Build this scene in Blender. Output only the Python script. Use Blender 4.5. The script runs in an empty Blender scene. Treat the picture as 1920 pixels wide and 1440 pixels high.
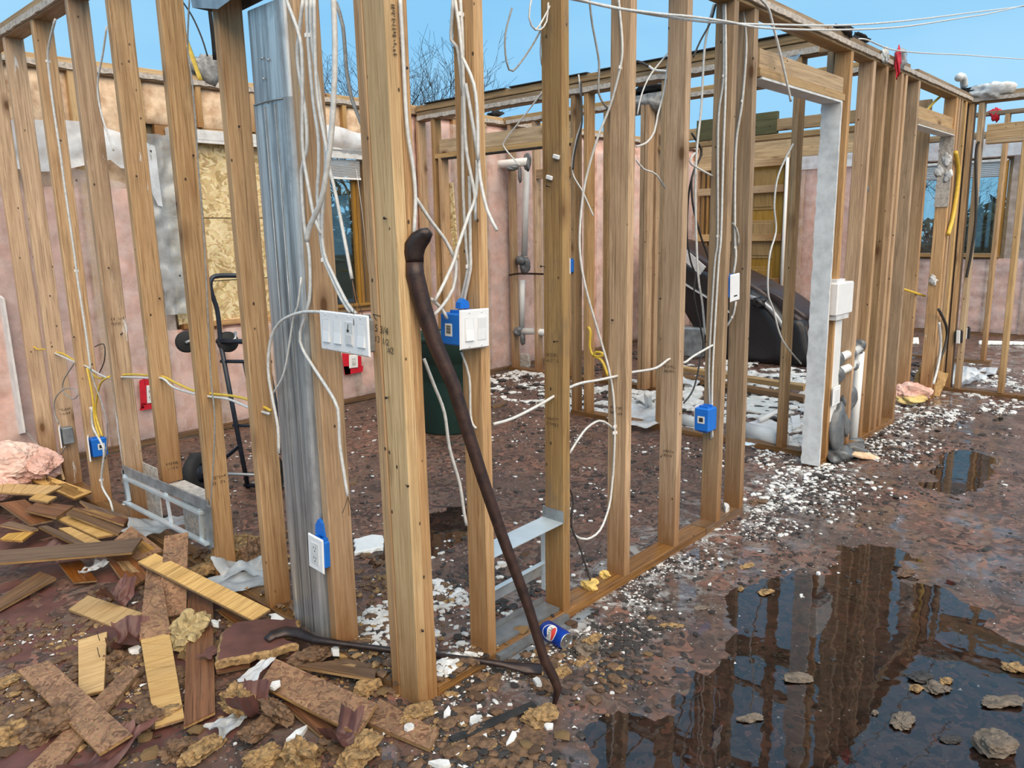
import bpy, bmesh, math, random
import numpy as np
from mathutils import Vector, Matrix

# ---------------------------------------------------------------- camera
SC = bpy.context.scene
COL = SC.collection
YAW, PITCH, ROLL, FPX = 0.74835322, 0.19642896, 0.01886167, 1432.4911
CAM = Vector((-1.32875, -1.64295, 1.42))
def _axes():
    cy, sy, cp, sp = math.cos(YAW), math.sin(YAW), math.cos(PITCH), math.sin(PITCH)
    fwd = Vector((cy*cp, sy*cp, -sp)); right = Vector((sy, -cy, 0)); down = fwd.cross(right)
    r = math.cos(ROLL)*right + math.sin(ROLL)*down
    d = -math.sin(ROLL)*right + math.cos(ROLL)*down
    return r, d, fwd
RT, DN, FW = _axes()
cam_d = bpy.data.cameras.new('camera'); cam = bpy.data.objects.new('camera', cam_d); COL.objects.link(cam)
mw = Matrix((( RT.x, -DN.x, -FW.x, CAM.x), (RT.y, -DN.y, -FW.y, CAM.y), (RT.z, -DN.z, -FW.z, CAM.z), (0, 0, 0, 1)))
cam.matrix_world = mw
cam_d.sensor_width = 36.0; cam_d.lens = 36.0*FPX/1920.0; cam_d.clip_start = 0.05; cam_d.clip_end = 500
SC.camera = cam

# ---------------------------------------------------------------- sky, sun, exposure
W = bpy.data.worlds.new('sky'); SC.world = W; W.use_nodes = True
nt = W.node_tree; nt.nodes.clear()
wo = nt.nodes.new('ShaderNodeOutputWorld'); bg = nt.nodes.new('ShaderNodeBackground')
tc = nt.nodes.new('ShaderNodeTexCoord'); mp = nt.nodes.new('ShaderNodeMapping'); mp.inputs['Scale'].default_value = (1, 1, 3.0)
nz = nt.nodes.new('ShaderNodeTexNoise'); nz.inputs['Scale'].default_value = 2.2; nz.inputs['Detail'].default_value = 5; nz.inputs['Roughness'].default_value = 0.5
rp = nt.nodes.new('ShaderNodeValToRGB')
rp.color_ramp.elements[0].position = 0.3; rp.color_ramp.elements[0].color = (0.25, 0.57, 0.88, 1)
rp.color_ramp.elements[1].position = 0.75; rp.color_ramp.elements[1].color = (0.40, 0.70, 0.94, 1)
nt.links.new(tc.outputs['Generated'], mp.inputs['Vector']); nt.links.new(mp.outputs['Vector'], nz.inputs['Vector'])
nt.links.new(nz.outputs['Fac'], rp.inputs['Fac']); nt.links.new(rp.outputs['Color'], bg.inputs['Color'])
nt.links.new(bg.outputs['Background'], wo.inputs['Surface']); bg.inputs['Strength'].default_value = 1.08
def sun(name, direction, strength, angle, color):
    d = bpy.data.lights.new(name, 'SUN'); o = bpy.data.objects.new(name, d); COL.objects.link(o)
    d.energy = strength; d.angle = math.radians(angle); d.color = color
    o.rotation_euler = Vector(direction).to_track_quat('-Z', 'Y').to_euler(); o.location = (-4, -8, 9)
    return o
sun('sun', (0.34, 0.78, -0.85), 4.7, 70, (1.0, 0.79, 0.57))     # sun spread wide by thin cloud, behind the photographer
SC.view_settings.view_transform = 'Standard'; SC.view_settings.look = 'None'
SC.view_settings.gamma = 1.0; SC.view_settings.use_curve_mapping = False
SC.view_settings.exposure = 0.0

# ---------------------------------------------------------------- measuring: a pixel of the photograph onto a known plane of the building
def ray(px, py): return (RT*((px-960)/FPX) + DN*((py-720)/FPX) + FW)
def onz(px, py, z=0.0):
    d = ray(px, py); return CAM + d*((z-CAM.z)/d.z)
def ony(px, py, y=0.0):
    d = ray(px, py); return CAM + d*((y-CAM.y)/d.y)
def onx(px, py, x=0.0):
    d = ray(px, py); return CAM + d*((x-CAM.x)/d.x)
# ---------------------------------------------------------------- helpers
RND = random.Random(7)
def tag(o, label=None, cat=None, group=None, kind=None):
    if label: o['label'] = label
    if cat: o['category'] = cat
    if group: o['group'] = group
    if kind: o['kind'] = kind
    return o
def empty(name, loc, label=None, cat=None, group=None, kind=None):
    o = bpy.data.objects.new(name, None); COL.objects.link(o); o.location = loc; o.empty_display_size = 0.1
    return tag(o, label, cat, group, kind)
def basis(z, x=None):
    z = Vector(z).normalized()
    x = Vector(x) if x is not None else (Vector((1, 0, 0)) if abs(z.x) < 0.9 else Vector((0, 1, 0)))
    x = (x - z*x.dot(z)).normalized(); y = z.cross(x)
    return Matrix((x, y, z)).transposed()
class MB:
    def __init__(s): s.v = []; s.f = []; s.m = []; s.sm = []
    def add(s, vs, fs, mi=0, smooth=False):
        n = len(s.v); s.v.extend([tuple(v) for v in vs])
        for f in fs: s.f.append(tuple(i+n for i in f)); s.m.append(mi); s.sm.append(smooth)
        return s
    def box(s, c, size, R=None, mi=0, ch=0.0):
        x, y, z = size[0]/2, size[1]/2, size[2]/2
        if ch <= 0:
            vs = [(a*x, b*y, c_*z) for c_ in (-1, 1) for b in (-1, 1) for a in (-1, 1)]
            fs = [(0, 2, 3, 1), (4, 5, 7, 6), (0, 1, 5, 4), (2, 6, 7, 3), (0, 4, 6, 2), (1, 3, 7, 5)]
        else:
            ring = [(x-ch, -y), (x, -y+ch), (x, y-ch), (x-ch, y), (-x+ch, y), (-x, y-ch), (-x, -y+ch), (-x+ch, -y)]
            vs = [(p[0]*k, p[1]*k2, zz) for zz, k, k2 in ((-z, 1-ch/x, 1-ch/y), (-z+ch, 1, 1), (z-ch, 1, 1), (z, 1-ch/x, 1-ch/y)) for p in ring]
            fs = [tuple(range(7, -1, -1)), tuple(range(24, 32))]
            for r in range(3):
                for i in range(8): fs.append((r*8+i, r*8+(i+1) % 8, r*8+8+(i+1) % 8, r*8+8+i))
        c = Vector(c)
        vs = [(R @ Vector(v) if R else Vector(v)) + c for v in vs]
        return s.add(vs, fs, mi)
    def bar(s, p0, p1, w, d, x=None, mi=0, ch=0.0):
        p0, p1 = Vector(p0), Vector(p1); R = basis(p1-p0, x)
        return s.box((p0+p1)/2, (w, d, (p1-p0).length), R, mi, ch)
    def tube(s, pts, r, n=7, mi=0, closed=True, flat=1.0):
        pts = [Vector(p) for p in pts]; rs = r if isinstance(r, (list, tuple)) else [r]*len(pts)
        vs = []; fs = []; x = None
        for i, p in enumerate(pts):
            t = (pts[min(i+1, len(pts)-1)] - pts[max(i-1, 0)])
            if t.length < 1e-9: t = Vector((0, 0, 1))
            B = basis(t, x); x = B.col[0].copy()
            for k in range(n):
                a = 2*math.pi*k/n; vs.append(p + B.col[0]*(rs[i]*math.cos(a)) + B.col[1]*(rs[i]*flat*math.sin(a)))
        for i in range(len(pts)-1):
            for k in range(n): fs.append((i*n+k, i*n+(k+1) % n, i*n+n+(k+1) % n, i*n+n+k))
        if closed:
            fs.append(tuple(range(n-1, -1, -1))); fs.append(tuple((len(pts)-1)*n+k for k in range(n)))
        return s.add(vs, fs, mi, True)
    def lathe(s, prof, c, axis=(0, 0, 1), n=24, mi=0, x=None):
        c = Vector(c); B = basis(axis, x); vs = []; fs = []
        for r, h in prof:
            for k in range(n):
                a = 2*math.pi*k/n; vs.append(c + B @ Vector((r*math.cos(a), r*math.sin(a), h)))
        for i in range(len(prof)-1):
            for k in range(n): fs.append((i*n+k, i*n+(k+1) % n, i*n+n+(k+1) % n, i*n+n+k))
        return s.add(vs, fs, mi, True)
    def prism(s, poly, h, R=None, c=(0, 0, 0), mi=0):
        n = len(poly); c = Vector(c)
        vs = [Vector((p[0], p[1], -h/2)) for p in poly] + [Vector((p[0], p[1], h/2)) for p in poly]
        vs = [(R @ v if R else v) + c for v in vs]
        fs = [tuple(range(n-1, -1, -1)), tuple(range(n, 2*n))] + [(i, (i+1) % n, n+(i+1) % n, n+i) for i in range(n)]
        return s.add(vs, fs, mi)
    def grid(s, fn, nu, nv, mi=0, smooth=True):
        vs = [fn(i/nu, j/nv) for j in range(nv+1) for i in range(nu+1)]
        fs = [(j*(nu+1)+i, j*(nu+1)+i+1, (j+1)*(nu+1)+i+1, (j+1)*(nu+1)+i) for j in range(nv) for i in range(nu)]
        return s.add(vs, fs, mi, smooth)
    def build(s, name, mats, parent=None, origin=None, R=None):
        """one mesh object; origin: world point of its own origin (default: middle of its base); R: its own axes"""
        v = np.array([tuple(p) for p in s.v], dtype=float)
        if origin is None:
            lo, hi = v.min(0), v.max(0); origin = Vector(((lo[0]+hi[0])/2, (lo[1]+hi[1])/2, lo[2]))
        o3 = np.array(tuple(origin)); v = v - o3
        if R is not None: v = v @ np.array(R)
        me = bpy.data.meshes.new(name); me.from_pydata(v.tolist(), [], s.f)
        for m in (mats if isinstance(mats, (list, tuple)) else [mats]): me.materials.append(m)
        me.polygons.foreach_set('material_index', s.m); me.polygons.foreach_set('use_smooth', s.sm); me.update()
        o = bpy.data.objects.new(name, me); COL.objects.link(o)
        M4 = Matrix.Translation(Vector(origin)) @ (R.to_4x4() if R is not None else Matrix.Identity(4))
        if parent is not None:
            o.parent = parent; pm = wmat(parent)
            M4 = pm.inverted() @ M4
        o.matrix_basis = M4
        return o
def wmat(o):
    m = o.matrix_basis.copy(); p = o.parent
    while p is not None: m = p.matrix_basis @ m; p = p.parent
    return m
def spline(pts, step=0.02):
    """smooth curve through points (Catmull-Rom)"""
    P = [Vector(p) for p in pts]; out = []
    for i in range(len(P)-1):
        a, b, c, d = P[max(i-1, 0)], P[i], P[i+1], P[min(i+2, len(P)-1)]
        n = max(2, min(14, int((c-b).length/step)))
        for k in range(n):
            t = k/n
            out.append(0.5*((2*b) + (c-a)*t + (2*a-5*b+4*c-d)*t*t + (3*b-a-3*c+d)*t**3))
    out.append(P[-1]); return out
def vnoise(x, y, seed=0):
    """smooth value noise on numpy arrays, about -1..1"""
    xi, yi = np.floor(x).astype(np.int64), np.floor(y).astype(np.int64); xf, yf = x-xi, y-yi
    def h(a, b):
        n = (a*374761393 + b*668265263 + seed*974711) & 0xffffffff
        n = ((n ^ (n >> 13))*1274126177) & 0xffffffff
        return ((n ^ (n >> 16)) & 0xffff)/32767.5 - 1
    u, v = xf*xf*(3-2*xf), yf*yf*(3-2*yf)
    return (h(xi, yi)*(1-u)+h(xi+1, yi)*u)*(1-v) + (h(xi, yi+1)*(1-u)+h(xi+1, yi+1)*u)*v
def fbm(x, y, seed=0, oct=4, gain=0.5):
    a, s, f = 1.0, 0.0, 1.0
    for k in range(oct): s = s + a*vnoise(x*f, y*f, seed+k*17); a *= gain; f *= 2.03
    return s
def fb(x, y, seed=0, oct=3): return float(fbm(np.array([x]), np.array([y]), seed, oct)[0])

# ---------------------------------------------------------------- materials
def _mat(name):
    m = bpy.data.materials.new(name); m.use_nodes = True; t = m.node_tree
    return m, t, t.nodes['Principled BSDF'], t.nodes['Material Output']
def N(t, kind, **kw):
    n = t.nodes.new(kind)
    for k, v in kw.items():
        if k in n.inputs: n.inputs[k].default_value = v
        else: setattr(n, k, v)
    return n
def L(t, a, b): t.links.new(a, b)
def coords(t, scale=(1, 1, 1), rnd=True):
    c = N(t, 'ShaderNodeTexCoord'); mp = N(t, 'ShaderNodeMapping'); mp.inputs['Scale'].default_value = scale
    L(t, c.outputs['Object'], mp.inputs['Vector'])
    if rnd:
        oi = N(t, 'ShaderNodeObjectInfo'); vm = N(t, 'ShaderNodeVectorMath', operation='SCALE'); vm.inputs[0].default_value = (17.3, 31.7, 9.1)
        L(t, oi.outputs['Random'], vm.inputs['Scale'])
        ad = N(t, 'ShaderNodeVectorMath', operation='ADD'); L(t, mp.outputs['Vector'], ad.inputs[0]); L(t, vm.outputs['Vector'], ad.inputs[1])
        return ad.outputs['Vector']
    return mp.outputs['Vector']
def ramp(t, fac, stops):
    r = N(t, 'ShaderNodeValToRGB'); e = r.color_ramp.elements
    while len(e) < len(stops): e.new(0.5)
    for i, (p, c) in enumerate(stops):
        e[i].position = p; e[i].color = (*c, 1) if len(c) == 3 else c
    L(t, fac, r.inputs['Fac']); return r.outputs['Color']
def g(v): return (v, v, v)
def mix(t, fac, a, b, mode='MIX'):
    m = N(t, 'ShaderNodeMix', data_type='RGBA', blend_type=mode)
    for sock, val in ((m.inputs[0], fac), (m.inputs[6], a), (m.inputs[7], b)):
        if hasattr(val, 'links'): L(t, val, sock)
        elif isinstance(val, (int, float)): sock.default_value = val
        else: sock.default_value = (*val, 1)
    return m.outputs[2]
def bump(t, bs, h, strength=0.3, dist=0.003):
    b = N(t, 'ShaderNodeBump', Strength=strength, Distance=dist); L(t, h, b.inputs['Height']); L(t, b.outputs['Normal'], bs.inputs['Normal'])
def math_(t, op, a, b=None, clamp=False):
    m = N(t, 'ShaderNodeMath', operation=op, use_clamp=clamp)
    for s, v in ((m.inputs[0], a), (m.inputs[1], b)):
        if v is None: continue
        if hasattr(v, 'links'): L(t, v, s)
        else: s.default_value = v
    return m.outputs[0]
def wood(name, light, dark, knots=True, soak=True, paint=0.0, dirt=0.35, rough=0.62, soakc=(0.20, 0.085, 0.022), grain=1.0):
    """sawn softwood: grain along the piece's own Z, knots, nail holes, weather stains, a water-soaked foot"""
    m, t, bs, out = _mat(name)
    v = coords(t, (1, 1, 0.045))
    n1 = N(t, 'ShaderNodeTexNoise', Scale=34.0*grain, Detail=8.0, Roughness=0.66, Distortion=1.6); L(t, v, n1.inputs['Vector'])
    mid = tuple(0.45*a+0.55*b for a, b in zip(dark, light))
    col = ramp(t, n1.outputs['Fac'], [(0.30, dark), (0.47, mid), (0.60, light)])
    n2 = N(t, 'ShaderNodeTexNoise', Scale=190.0*grain, Detail=4.0, Roughness=0.7, Distortion=0.6); L(t, coords(t, (1, 1, 0.02)), n2.inputs['Vector'])
    col = mix(t, ramp(t, n2.outputs['Fac'], [(0.36, g(0.75)), (0.50, g(0.0))]), col, tuple(0.55*c for c in dark))
    nb = N(t, 'ShaderNodeTexNoise', Scale=2.2, Detail=3.0); L(t, coords(t, (1, 1, 0.5)), nb.inputs['Vector'])
    col = mix(t, ramp(t, nb.outputs['Fac'], [(0.35, g(0.0)), (0.7, g(0.5))]), col, tuple(0.62*c for c in mid))
    oi = N(t, 'ShaderNodeObjectInfo')
    hs = N(t, 'ShaderNodeHueSaturation'); L(t, col, hs.inputs['Color'])
    L(t, math_(t, 'MULTIPLY_ADD', oi.outputs['Random'], 0.28), hs.inputs['Value']); hs.inputs['Value'].links[0].from_node.inputs[2].default_value = 0.86
    sat = math_(t, 'MULTIPLY_ADD', math_(t, 'FRACT', math_(t, 'MULTIPLY', oi.outputs['Random'], 7.31)), 0.3); sat.node.inputs[2].default_value = 0.84
    L(t, sat, hs.inputs['Saturation']); col = hs.outputs['Color']
    if knots:
        vk = coords(t, (1, 1, 0.45)); vo = N(t, 'ShaderNodeTexVoronoi', Scale=5.6); L(t, vk, vo.inputs['Vector'])
        kf = ramp(t, vo.outputs['Distance'], [(0.05, g(0.95)), (0.085, g(0.5)), (0.20, g(0))])
        col = mix(t, kf, col, (0.115, 0.052, 0.02))
        vn = coords(t, (1, 1, 0.7)); vo2 = N(t, 'ShaderNodeTexVoronoi', Scale=15.0); L(t, vn, vo2.inputs['Vector'])
        col = mix(t, ramp(t, vo2.outputs['Distance'], [(0.05, g(0.9)), (0.08, g(0))]), col, (0.03, 0.02, 0.014))
    vd = coords(t, (1, 1, 0.35)); nd = N(t, 'ShaderNodeTexNoise', Scale=7.0, Detail=6.0, Roughness=0.7); L(t, vd, nd.inputs['Vector'])
    df = ramp(t, nd.outputs['Fac'], [(0.52, g(0)), (0.72, g(dirt))]); col = mix(t, df, col, (0.16, 0.115, 0.075))
    if soak:
        c = N(t, 'ShaderNodeTexCoord'); sx = N(t, 'ShaderNodeSeparateXYZ'); L(t, c.outputs['Object'], sx.inputs[0])
        hz = math_(t, 'ADD', sx.outputs['Z'], math_(t, 'MULTIPLY', math_(t, 'SUBTRACT', nd.outputs['Fac'], 0.5), 0.55))
        sf = ramp(t, hz, [(0.0, g(0.8)), (0.10, g(0.55)), (0.42, g(0.0))])
        col = mix(t, sf, col, soakc)
    if paint > 0:
        vp = coords(t, (1, 1, 0.16)); npz = N(t, 'ShaderNodeTexNoise', Scale=13.0, Detail=8.0, Roughness=0.72); L(t, vp, npz.inputs['Vector'])
        pf = ramp(t, npz.outputs['Fac'], [(0.66-paint*0.12, g(0)), (0.70-paint*0.1, g(0.9))]); col = mix(t, pf, col, (0.72, 0.73, 0.74))
    L(t, col, bs.inputs['Base Color']); bs.inputs['Roughness'].default_value = rough; bs.inputs['Specular IOR Level'].default_value = 0.3
    bump(t, bs, n1.outputs['Fac'], 0.35, 0.0025)
    return m
def plain(name, color, rough=0.5, metal=0.0, var=0.15, scale=20.0, bumps=0.15, spec=0.5, dark=None, coat=0.0):
    m, t, bs, out = _mat(name)
    n = N(t, 'ShaderNodeTexNoise', Scale=scale, Detail=5.0, Roughness=0.6); L(t, coords(t), n.inputs['Vector'])
    d = dark or tuple(c*(1-var*2) for c in color)
    col = ramp(t, n.outputs['Fac'], [(0.3, d), (0.62, color)])
    L(t, col, bs.inputs['Base Color'])
    bs.inputs['Roughness'].default_value = rough; bs.inputs['Metallic'].default_value = metal; bs.inputs['Specular IOR Level'].default_value = spec
    bs.inputs['Coat Weight'].default_value = coat
    if bumps: bump(t, bs, n.outputs['Fac'], bumps, 0.004)
    return m
def flakes(name, cols, scale=40.0, stretch=(1, 1, 1), rough=0.75, dirt=(0.05, 0.035, 0.025), dirtf=0.4):
    """strand board: flakes of wood lying in all directions"""
    m, t, bs, out = _mat(name)
    v = coords(t, stretch); nw = N(t, 'ShaderNodeTexNoise', Scale=scale*0.25, Detail=2.0); L(t, v, nw.inputs['Vector'])
    vv = N(t, 'ShaderNodeVectorMath', operation='MULTIPLY_ADD'); L(t, nw.outputs['Color'], vv.inputs[0]); vv.inputs[1].default_value = g(5.0/scale*3); L(t, v, vv.inputs[2])
    vo = N(t, 'ShaderNodeTexVoronoi', Scale=scale); L(t, vv.outputs['Vector'], vo.inputs['Vector'])
    vo.inputs['Randomness'].default_value = 1.0
    sx = N(t, 'ShaderNodeSeparateXYZ'); L(t, vo.outputs['Color'], sx.inputs[0])
    col = ramp(t, sx.outputs['X'], [(i/(len(cols)-1)*0.9+0.05, c) for i, c in enumerate(cols)])
    n3 = N(t, 'ShaderNodeTexNoise', Scale=scale*3, Detail=4.0); L(t, v, n3.inputs['Vector'])
    col = mix(t, 0.35, col, n3.outputs['Color'], 'OVERLAY')
    n4 = N(t, 'ShaderNodeTexNoise', Scale=5.0, Detail=7.0, Roughness=0.7); L(t, coords(t), n4.inputs['Vector'])
    col = mix(t, ramp(t, n4.outputs['Fac'], [(0.45, g(0)), (0.7, g(dirtf))]), col, dirt)
    L(t, col, bs.inputs['Base Color']); bs.inputs['Roughness'].default_value = rough
    bump(t, bs, math_(t, 'ADD', sx.outputs['Y'], n3.outputs['Fac']), 0.5, 0.003)
    return m
LUM = (0.62, 0.415, 0.235); LUMD = (0.37, 0.21, 0.105)
M = {}
M['stud'] = wood('stud_lumber', LUM, LUMD)
M['stud_p'] = wood('stud_lumber_plastered', LUM, LUMD, paint=0.35)
M['stud_fresh'] = wood('stud_lumber_pale', (0.68, 0.48, 0.26), (0.46, 0.285, 0.13), dirt=0.22)
M['stud_dark'] = wood('stud_lumber_weathered', (0.47, 0.31, 0.165), (0.26, 0.155, 0.075), dirt=0.6)
M['stud_black'] = wood('stud_lumber_mouldy', (0.42, 0.29, 0.15), (0.27, 0.16, 0.08), dirt=1.0)
M['plate'] = wood('floor_plate_lumber', (0.27, 0.145, 0.062), (0.085, 0.042, 0.020), soak=False, dirt=0.7, rough=0.35)
M['top'] = wood('top_plate_lumber', (0.42, 0.29, 0.16), (0.20, 0.125, 0.07), soak=False, dirt=0.75)
M['header'] = wood('header_lumber', (0.55, 0.38, 0.20), (0.38, 0.24, 0.11), soak=False, dirt=0.45)
M['treated'] = wood('treated_lumber', (0.17, 0.17, 0.085), (0.09, 0.085, 0.04), soak=False, dirt=0.3)
M['drywall'] = plain('drywall_white', (0.72, 0.73, 0.74), 0.85, var=0.10, scale=14)
M['drywall_edge'] = plain('drywall_broken_edge', (0.56, 0.50, 0.44), 0.9, var=0.25, scale=50, bumps=0.6)
def galv_mat():
    m, t, bs, out = _mat('galvanised_steel')
    n = N(t, 'ShaderNodeTexNoise', Scale=30.0, Detail=6.0, Roughness=0.7); L(t, coords(t, (1, 1, 0.03)), n.inputs['Vector'])
    n2 = N(t, 'ShaderNodeTexNoise', Scale=9.0, Detail=6.0, Roughness=0.7); L(t, coords(t, (1, 1, 0.5)), n2.inputs['Vector'])
    col = ramp(t, n.outputs['Fac'], [(0.34, (0.16, 0.155, 0.15)), (0.5, (0.42, 0.41, 0.40)), (0.66, (0.72, 0.71, 0.69))])
    col = mix(t, ramp(t, n2.outputs['Fac'], [(0.5, g(0)), (0.68, g(0.6))]), col, (0.22, 0.21, 0.20))
    L(t, col, bs.inputs['Base Color']); bs.inputs['Metallic'].default_value = 0.6
    L(t, ramp(t, n.outputs['Fac'], [(0.3, g(0.48)), (0.7, g(0.30))]), bs.inputs['Roughness'])
    bump(t, bs, n.outputs['Fac'], 0.25, 0.003); return m
M['galv'] = galv_mat()
M['galv_dull'] = plain('galvanised_dull', (0.40, 0.43, 0.45), 0.42, metal=0.6, var=0.25, scale=12, bumps=0.15)
M['galv_bright'] = plain('galvanised_bright', (0.66, 0.75, 0.80), 0.35, metal=0.5, var=0.08, scale=9, bumps=0.05)
M['white'] = plain('white_plastic', (0.78, 0.79, 0.80), 0.35, var=0.03, bumps=0.0)
M['white_dirty'] = plain('white_paint_dirty', (0.70, 0.71, 0.71), 0.5, var=0.14, scale=16, bumps=0.1)
M['cable'] = plain('white_cable_sheath', (0.66, 0.66, 0.64), 0.5, var=0.14, scale=60, bumps=0.05)
M['cable_grey'] = plain('grey_cable_sheath', (0.34, 0.33, 0.31), 0.55, var=0.2, scale=60, bumps=0.05)
M['cable_dark'] = plain('burnt_cable', (0.045, 0.04, 0.038), 0.6, var=0.2, scale=60, bumps=0.1)
M['yellow'] = plain('yellow_cable_sheath', (0.74, 0.50, 0.06), 0.45, var=0.12, scale=50, bumps=0.05)
M['copper'] = plain('bare_copper', (0.42, 0.20, 0.09), 0.4, metal=0.9, bumps=0)
M['blue'] = plain('blue_box_plastic', (0.012, 0.16, 0.62), 0.38, var=0.06, bumps=0)
M['sticker'] = plain('printed_sticker', (0.75, 0.75, 0.72), 0.6, var=0.03, bumps=0)
M['ink'] = plain('dark_ink', (0.03, 0.025, 0.02), 0.7, bumps=0)
M['red'] = plain('red_tape', (0.60, 0.012, 0.03), 0.45, var=0.1, bumps=0.05)
M['slot'] = plain('dark_slot', (0.02, 0.02, 0.02), 0.6, bumps=0)
M['black'] = plain('black_plastic', (0.018, 0.018, 0.02), 0.4, var=0.1, bumps=0.1)
M['rubber'] = plain('black_rubber', (0.022, 0.022, 0.023), 0.75, var=0.2, bumps=0.2)
M['steel_blue'] = plain('dark_blue_painted_steel', (0.022, 0.028, 0.042), 0.35, var=0.15, bumps=0.05)
M['rust'] = plain('old_iron', (0.045, 0.030, 0.027), 0.33, metal=0.45, var=0.3, scale=18, bumps=0.35, dark=(0.018, 0.012, 0.011))
M['rust2'] = plain('rusted_iron', (0.058, 0.028, 0.021), 0.42, metal=0.3, var=0.3, scale=22, bumps=0.4, dark=(0.022, 0.012, 0.010))
M['pink'] = plain('pink_fibreglass', (0.76, 0.50, 0.43), 0.95, var=0.16, scale=9, bumps=0.9, dark=(0.48, 0.28, 0.22), spec=0.05)
M['cream'] = plain('cream_fibreglass', (0.78, 0.60, 0.42), 0.95, var=0.2, scale=14, bumps=1.0, dark=(0.46, 0.30, 0.19), spec=0.05)
M['fluff'] = plain('pale_fibreglass_fluff', (0.74, 0.58, 0.50), 0.95, var=0.16, scale=14, bumps=0.9, dark=(0.62, 0.38, 0.31), spec=0.05)
M['yellow_fluff'] = plain('yellow_fibreglass_fluff', (0.68, 0.52, 0.22), 0.95, var=0.2, scale=14, bumps=0.9, spec=0.05)
M['foam'] = plain('yellow_spray_foam', (0.66, 0.46, 0.14), 0.8, var=0.2, scale=30, bumps=0.6)
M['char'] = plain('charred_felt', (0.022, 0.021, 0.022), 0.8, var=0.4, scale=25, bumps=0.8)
M['greywool'] = plain('grey_scorched_wool', (0.34, 0.34, 0.33), 0.95, var=0.4, scale=25, bumps=0.9, dark=(0.10, 0.10, 0.10))
M['tape'] = plain('grey_duct_tape', (0.14, 0.15, 0.16), 0.3, var=0.2, scale=18, bumps=0.4)
M['pipe'] = plain('white_pvc', (0.74, 0.75, 0.74), 0.4, var=0.06, scale=12, bumps=0.0)
M['green_bin'] = plain('dark_green_plastic', (0.007, 0.030, 0.024), 0.42, var=0.1, bumps=0.05)
M['leather'] = plain('black_leatherette', (0.016, 0.015, 0.017), 0.38, var=0.1, scale=40, bumps=0.15)
M['leather_brown'] = plain('dark_brown_leatherette', (0.036, 0.020, 0.018), 0.4, var=0.1, scale=40, bumps=0.15)
M['silver'] = plain('silver_trim', (0.45, 0.46, 0.48), 0.35, metal=0.4, bumps=0)
M['osb'] = flakes('strand_board_yellow', [(0.40, 0.28, 0.12), (0.68, 0.53, 0.28), (0.80, 0.68, 0.42), (0.56, 0.40, 0.18)], 20.0, (1, 1, 1.4), dirtf=0.2)
M['chip'] = plain('chipboard_crumb', (0.36, 0.225, 0.095), 0.85, var=0.35, scale=55, bumps=1.0, dark=(0.085, 0.048, 0.022))
M['chip_dark'] = plain('chipboard_crumb_wet', (0.17, 0.095, 0.048), 0.7, var=0.35, scale=50, bumps=1.0, dark=(0.05, 0.028, 0.016))
M['shingle'] = plain('charred_shingle_bit', (0.045, 0.038, 0.034), 0.6, var=0.35, scale=40, bumps=0.8, dark=(0.018, 0.015, 0.014))
M['fibre'] = plain('greenish_fibre_slab', (0.44, 0.34, 0.17), 0.95, var=0.3, scale=40, bumps=1.0, dark=(0.17, 0.12, 0.055))
M['stone'] = plain('grey_brown_stone', (0.17, 0.13, 0.095), 0.7, var=0.3, scale=30, bumps=0.8)
M['gypsum'] = plain('gypsum_crumb', (0.74, 0.75, 0.75), 0.85, var=0.07, scale=14, bumps=0.5, dark=(0.40, 0.39, 0.37))
M['membrane'] = plain('maroon_floor_membrane', (0.130, 0.052, 0.042), 0.55, var=0.25, scale=8, bumps=0.2)
M['planktop'] = wood('plank_brown_finish', (0.22, 0.088, 0.035), (0.085, 0.034, 0.015), knots=False, soak=False, dirt=0.55, rough=0.32, grain=0.8)
M['plankgrey'] = wood('plank_weathered_finish', (0.20, 0.12, 0.07), (0.07, 0.045, 0.03), knots=False, soak=False, dirt=0.8, rough=0.45)
M['plankunder'] = wood('plank_bare_plywood', (0.66, 0.43, 0.175), (0.47, 0.27, 0.095), knots=False, soak=False, dirt=0.3, rough=0.6)
M['plankchip'] = flakes('plank_glued_residue', [(0.13, 0.06, 0.03), (0.26, 0.14, 0.075), (0.34, 0.19, 0.10), (0.20, 0.11, 0.06)], 55.0, dirtf=0.6)
M['plankcore'] = wood('plank_core_edge', (0.42, 0.25, 0.10), (0.16, 0.085, 0.035), knots=False, soak=False, dirt=0.5)
M['groove'] = plain('plank_groove_dark', (0.13, 0.07, 0.03), 0.8, bumps=0)
M['bark'] = plain('bare_bark', (0.055, 0.045, 0.04), 0.9, var=0.3, bumps=0.3)
M['doorwood'] = wood('door_oak_finish', (0.44, 0.285, 0.10), (0.27, 0.16, 0.05), knots=False, soak=False, dirt=0.2, rough=0.4)
M['jamb'] = wood('varnished_jamb', (0.40, 0.23, 0.07), (0.22, 0.11, 0.03), knots=False, soak=False, dirt=0.2, rough=0.4)
M['siding'] = plain('sheathing_back', (0.35, 0.27, 0.17), 0.9)
M['eps'] = plain('white_foam_board', (0.80, 0.82, 0.82), 0.9, var=0.04, scale=50, bumps=0.4)
M['tile'] = plain('dirty_white_tile', (0.66, 0.68, 0.66), 0.55, var=0.12, scale=10, bumps=0.1)
M['earth'] = plain('winter_earth', (0.10, 0.085, 0.055), 0.95, var=0.3, scale=2.0, bumps=0.3)
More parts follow.
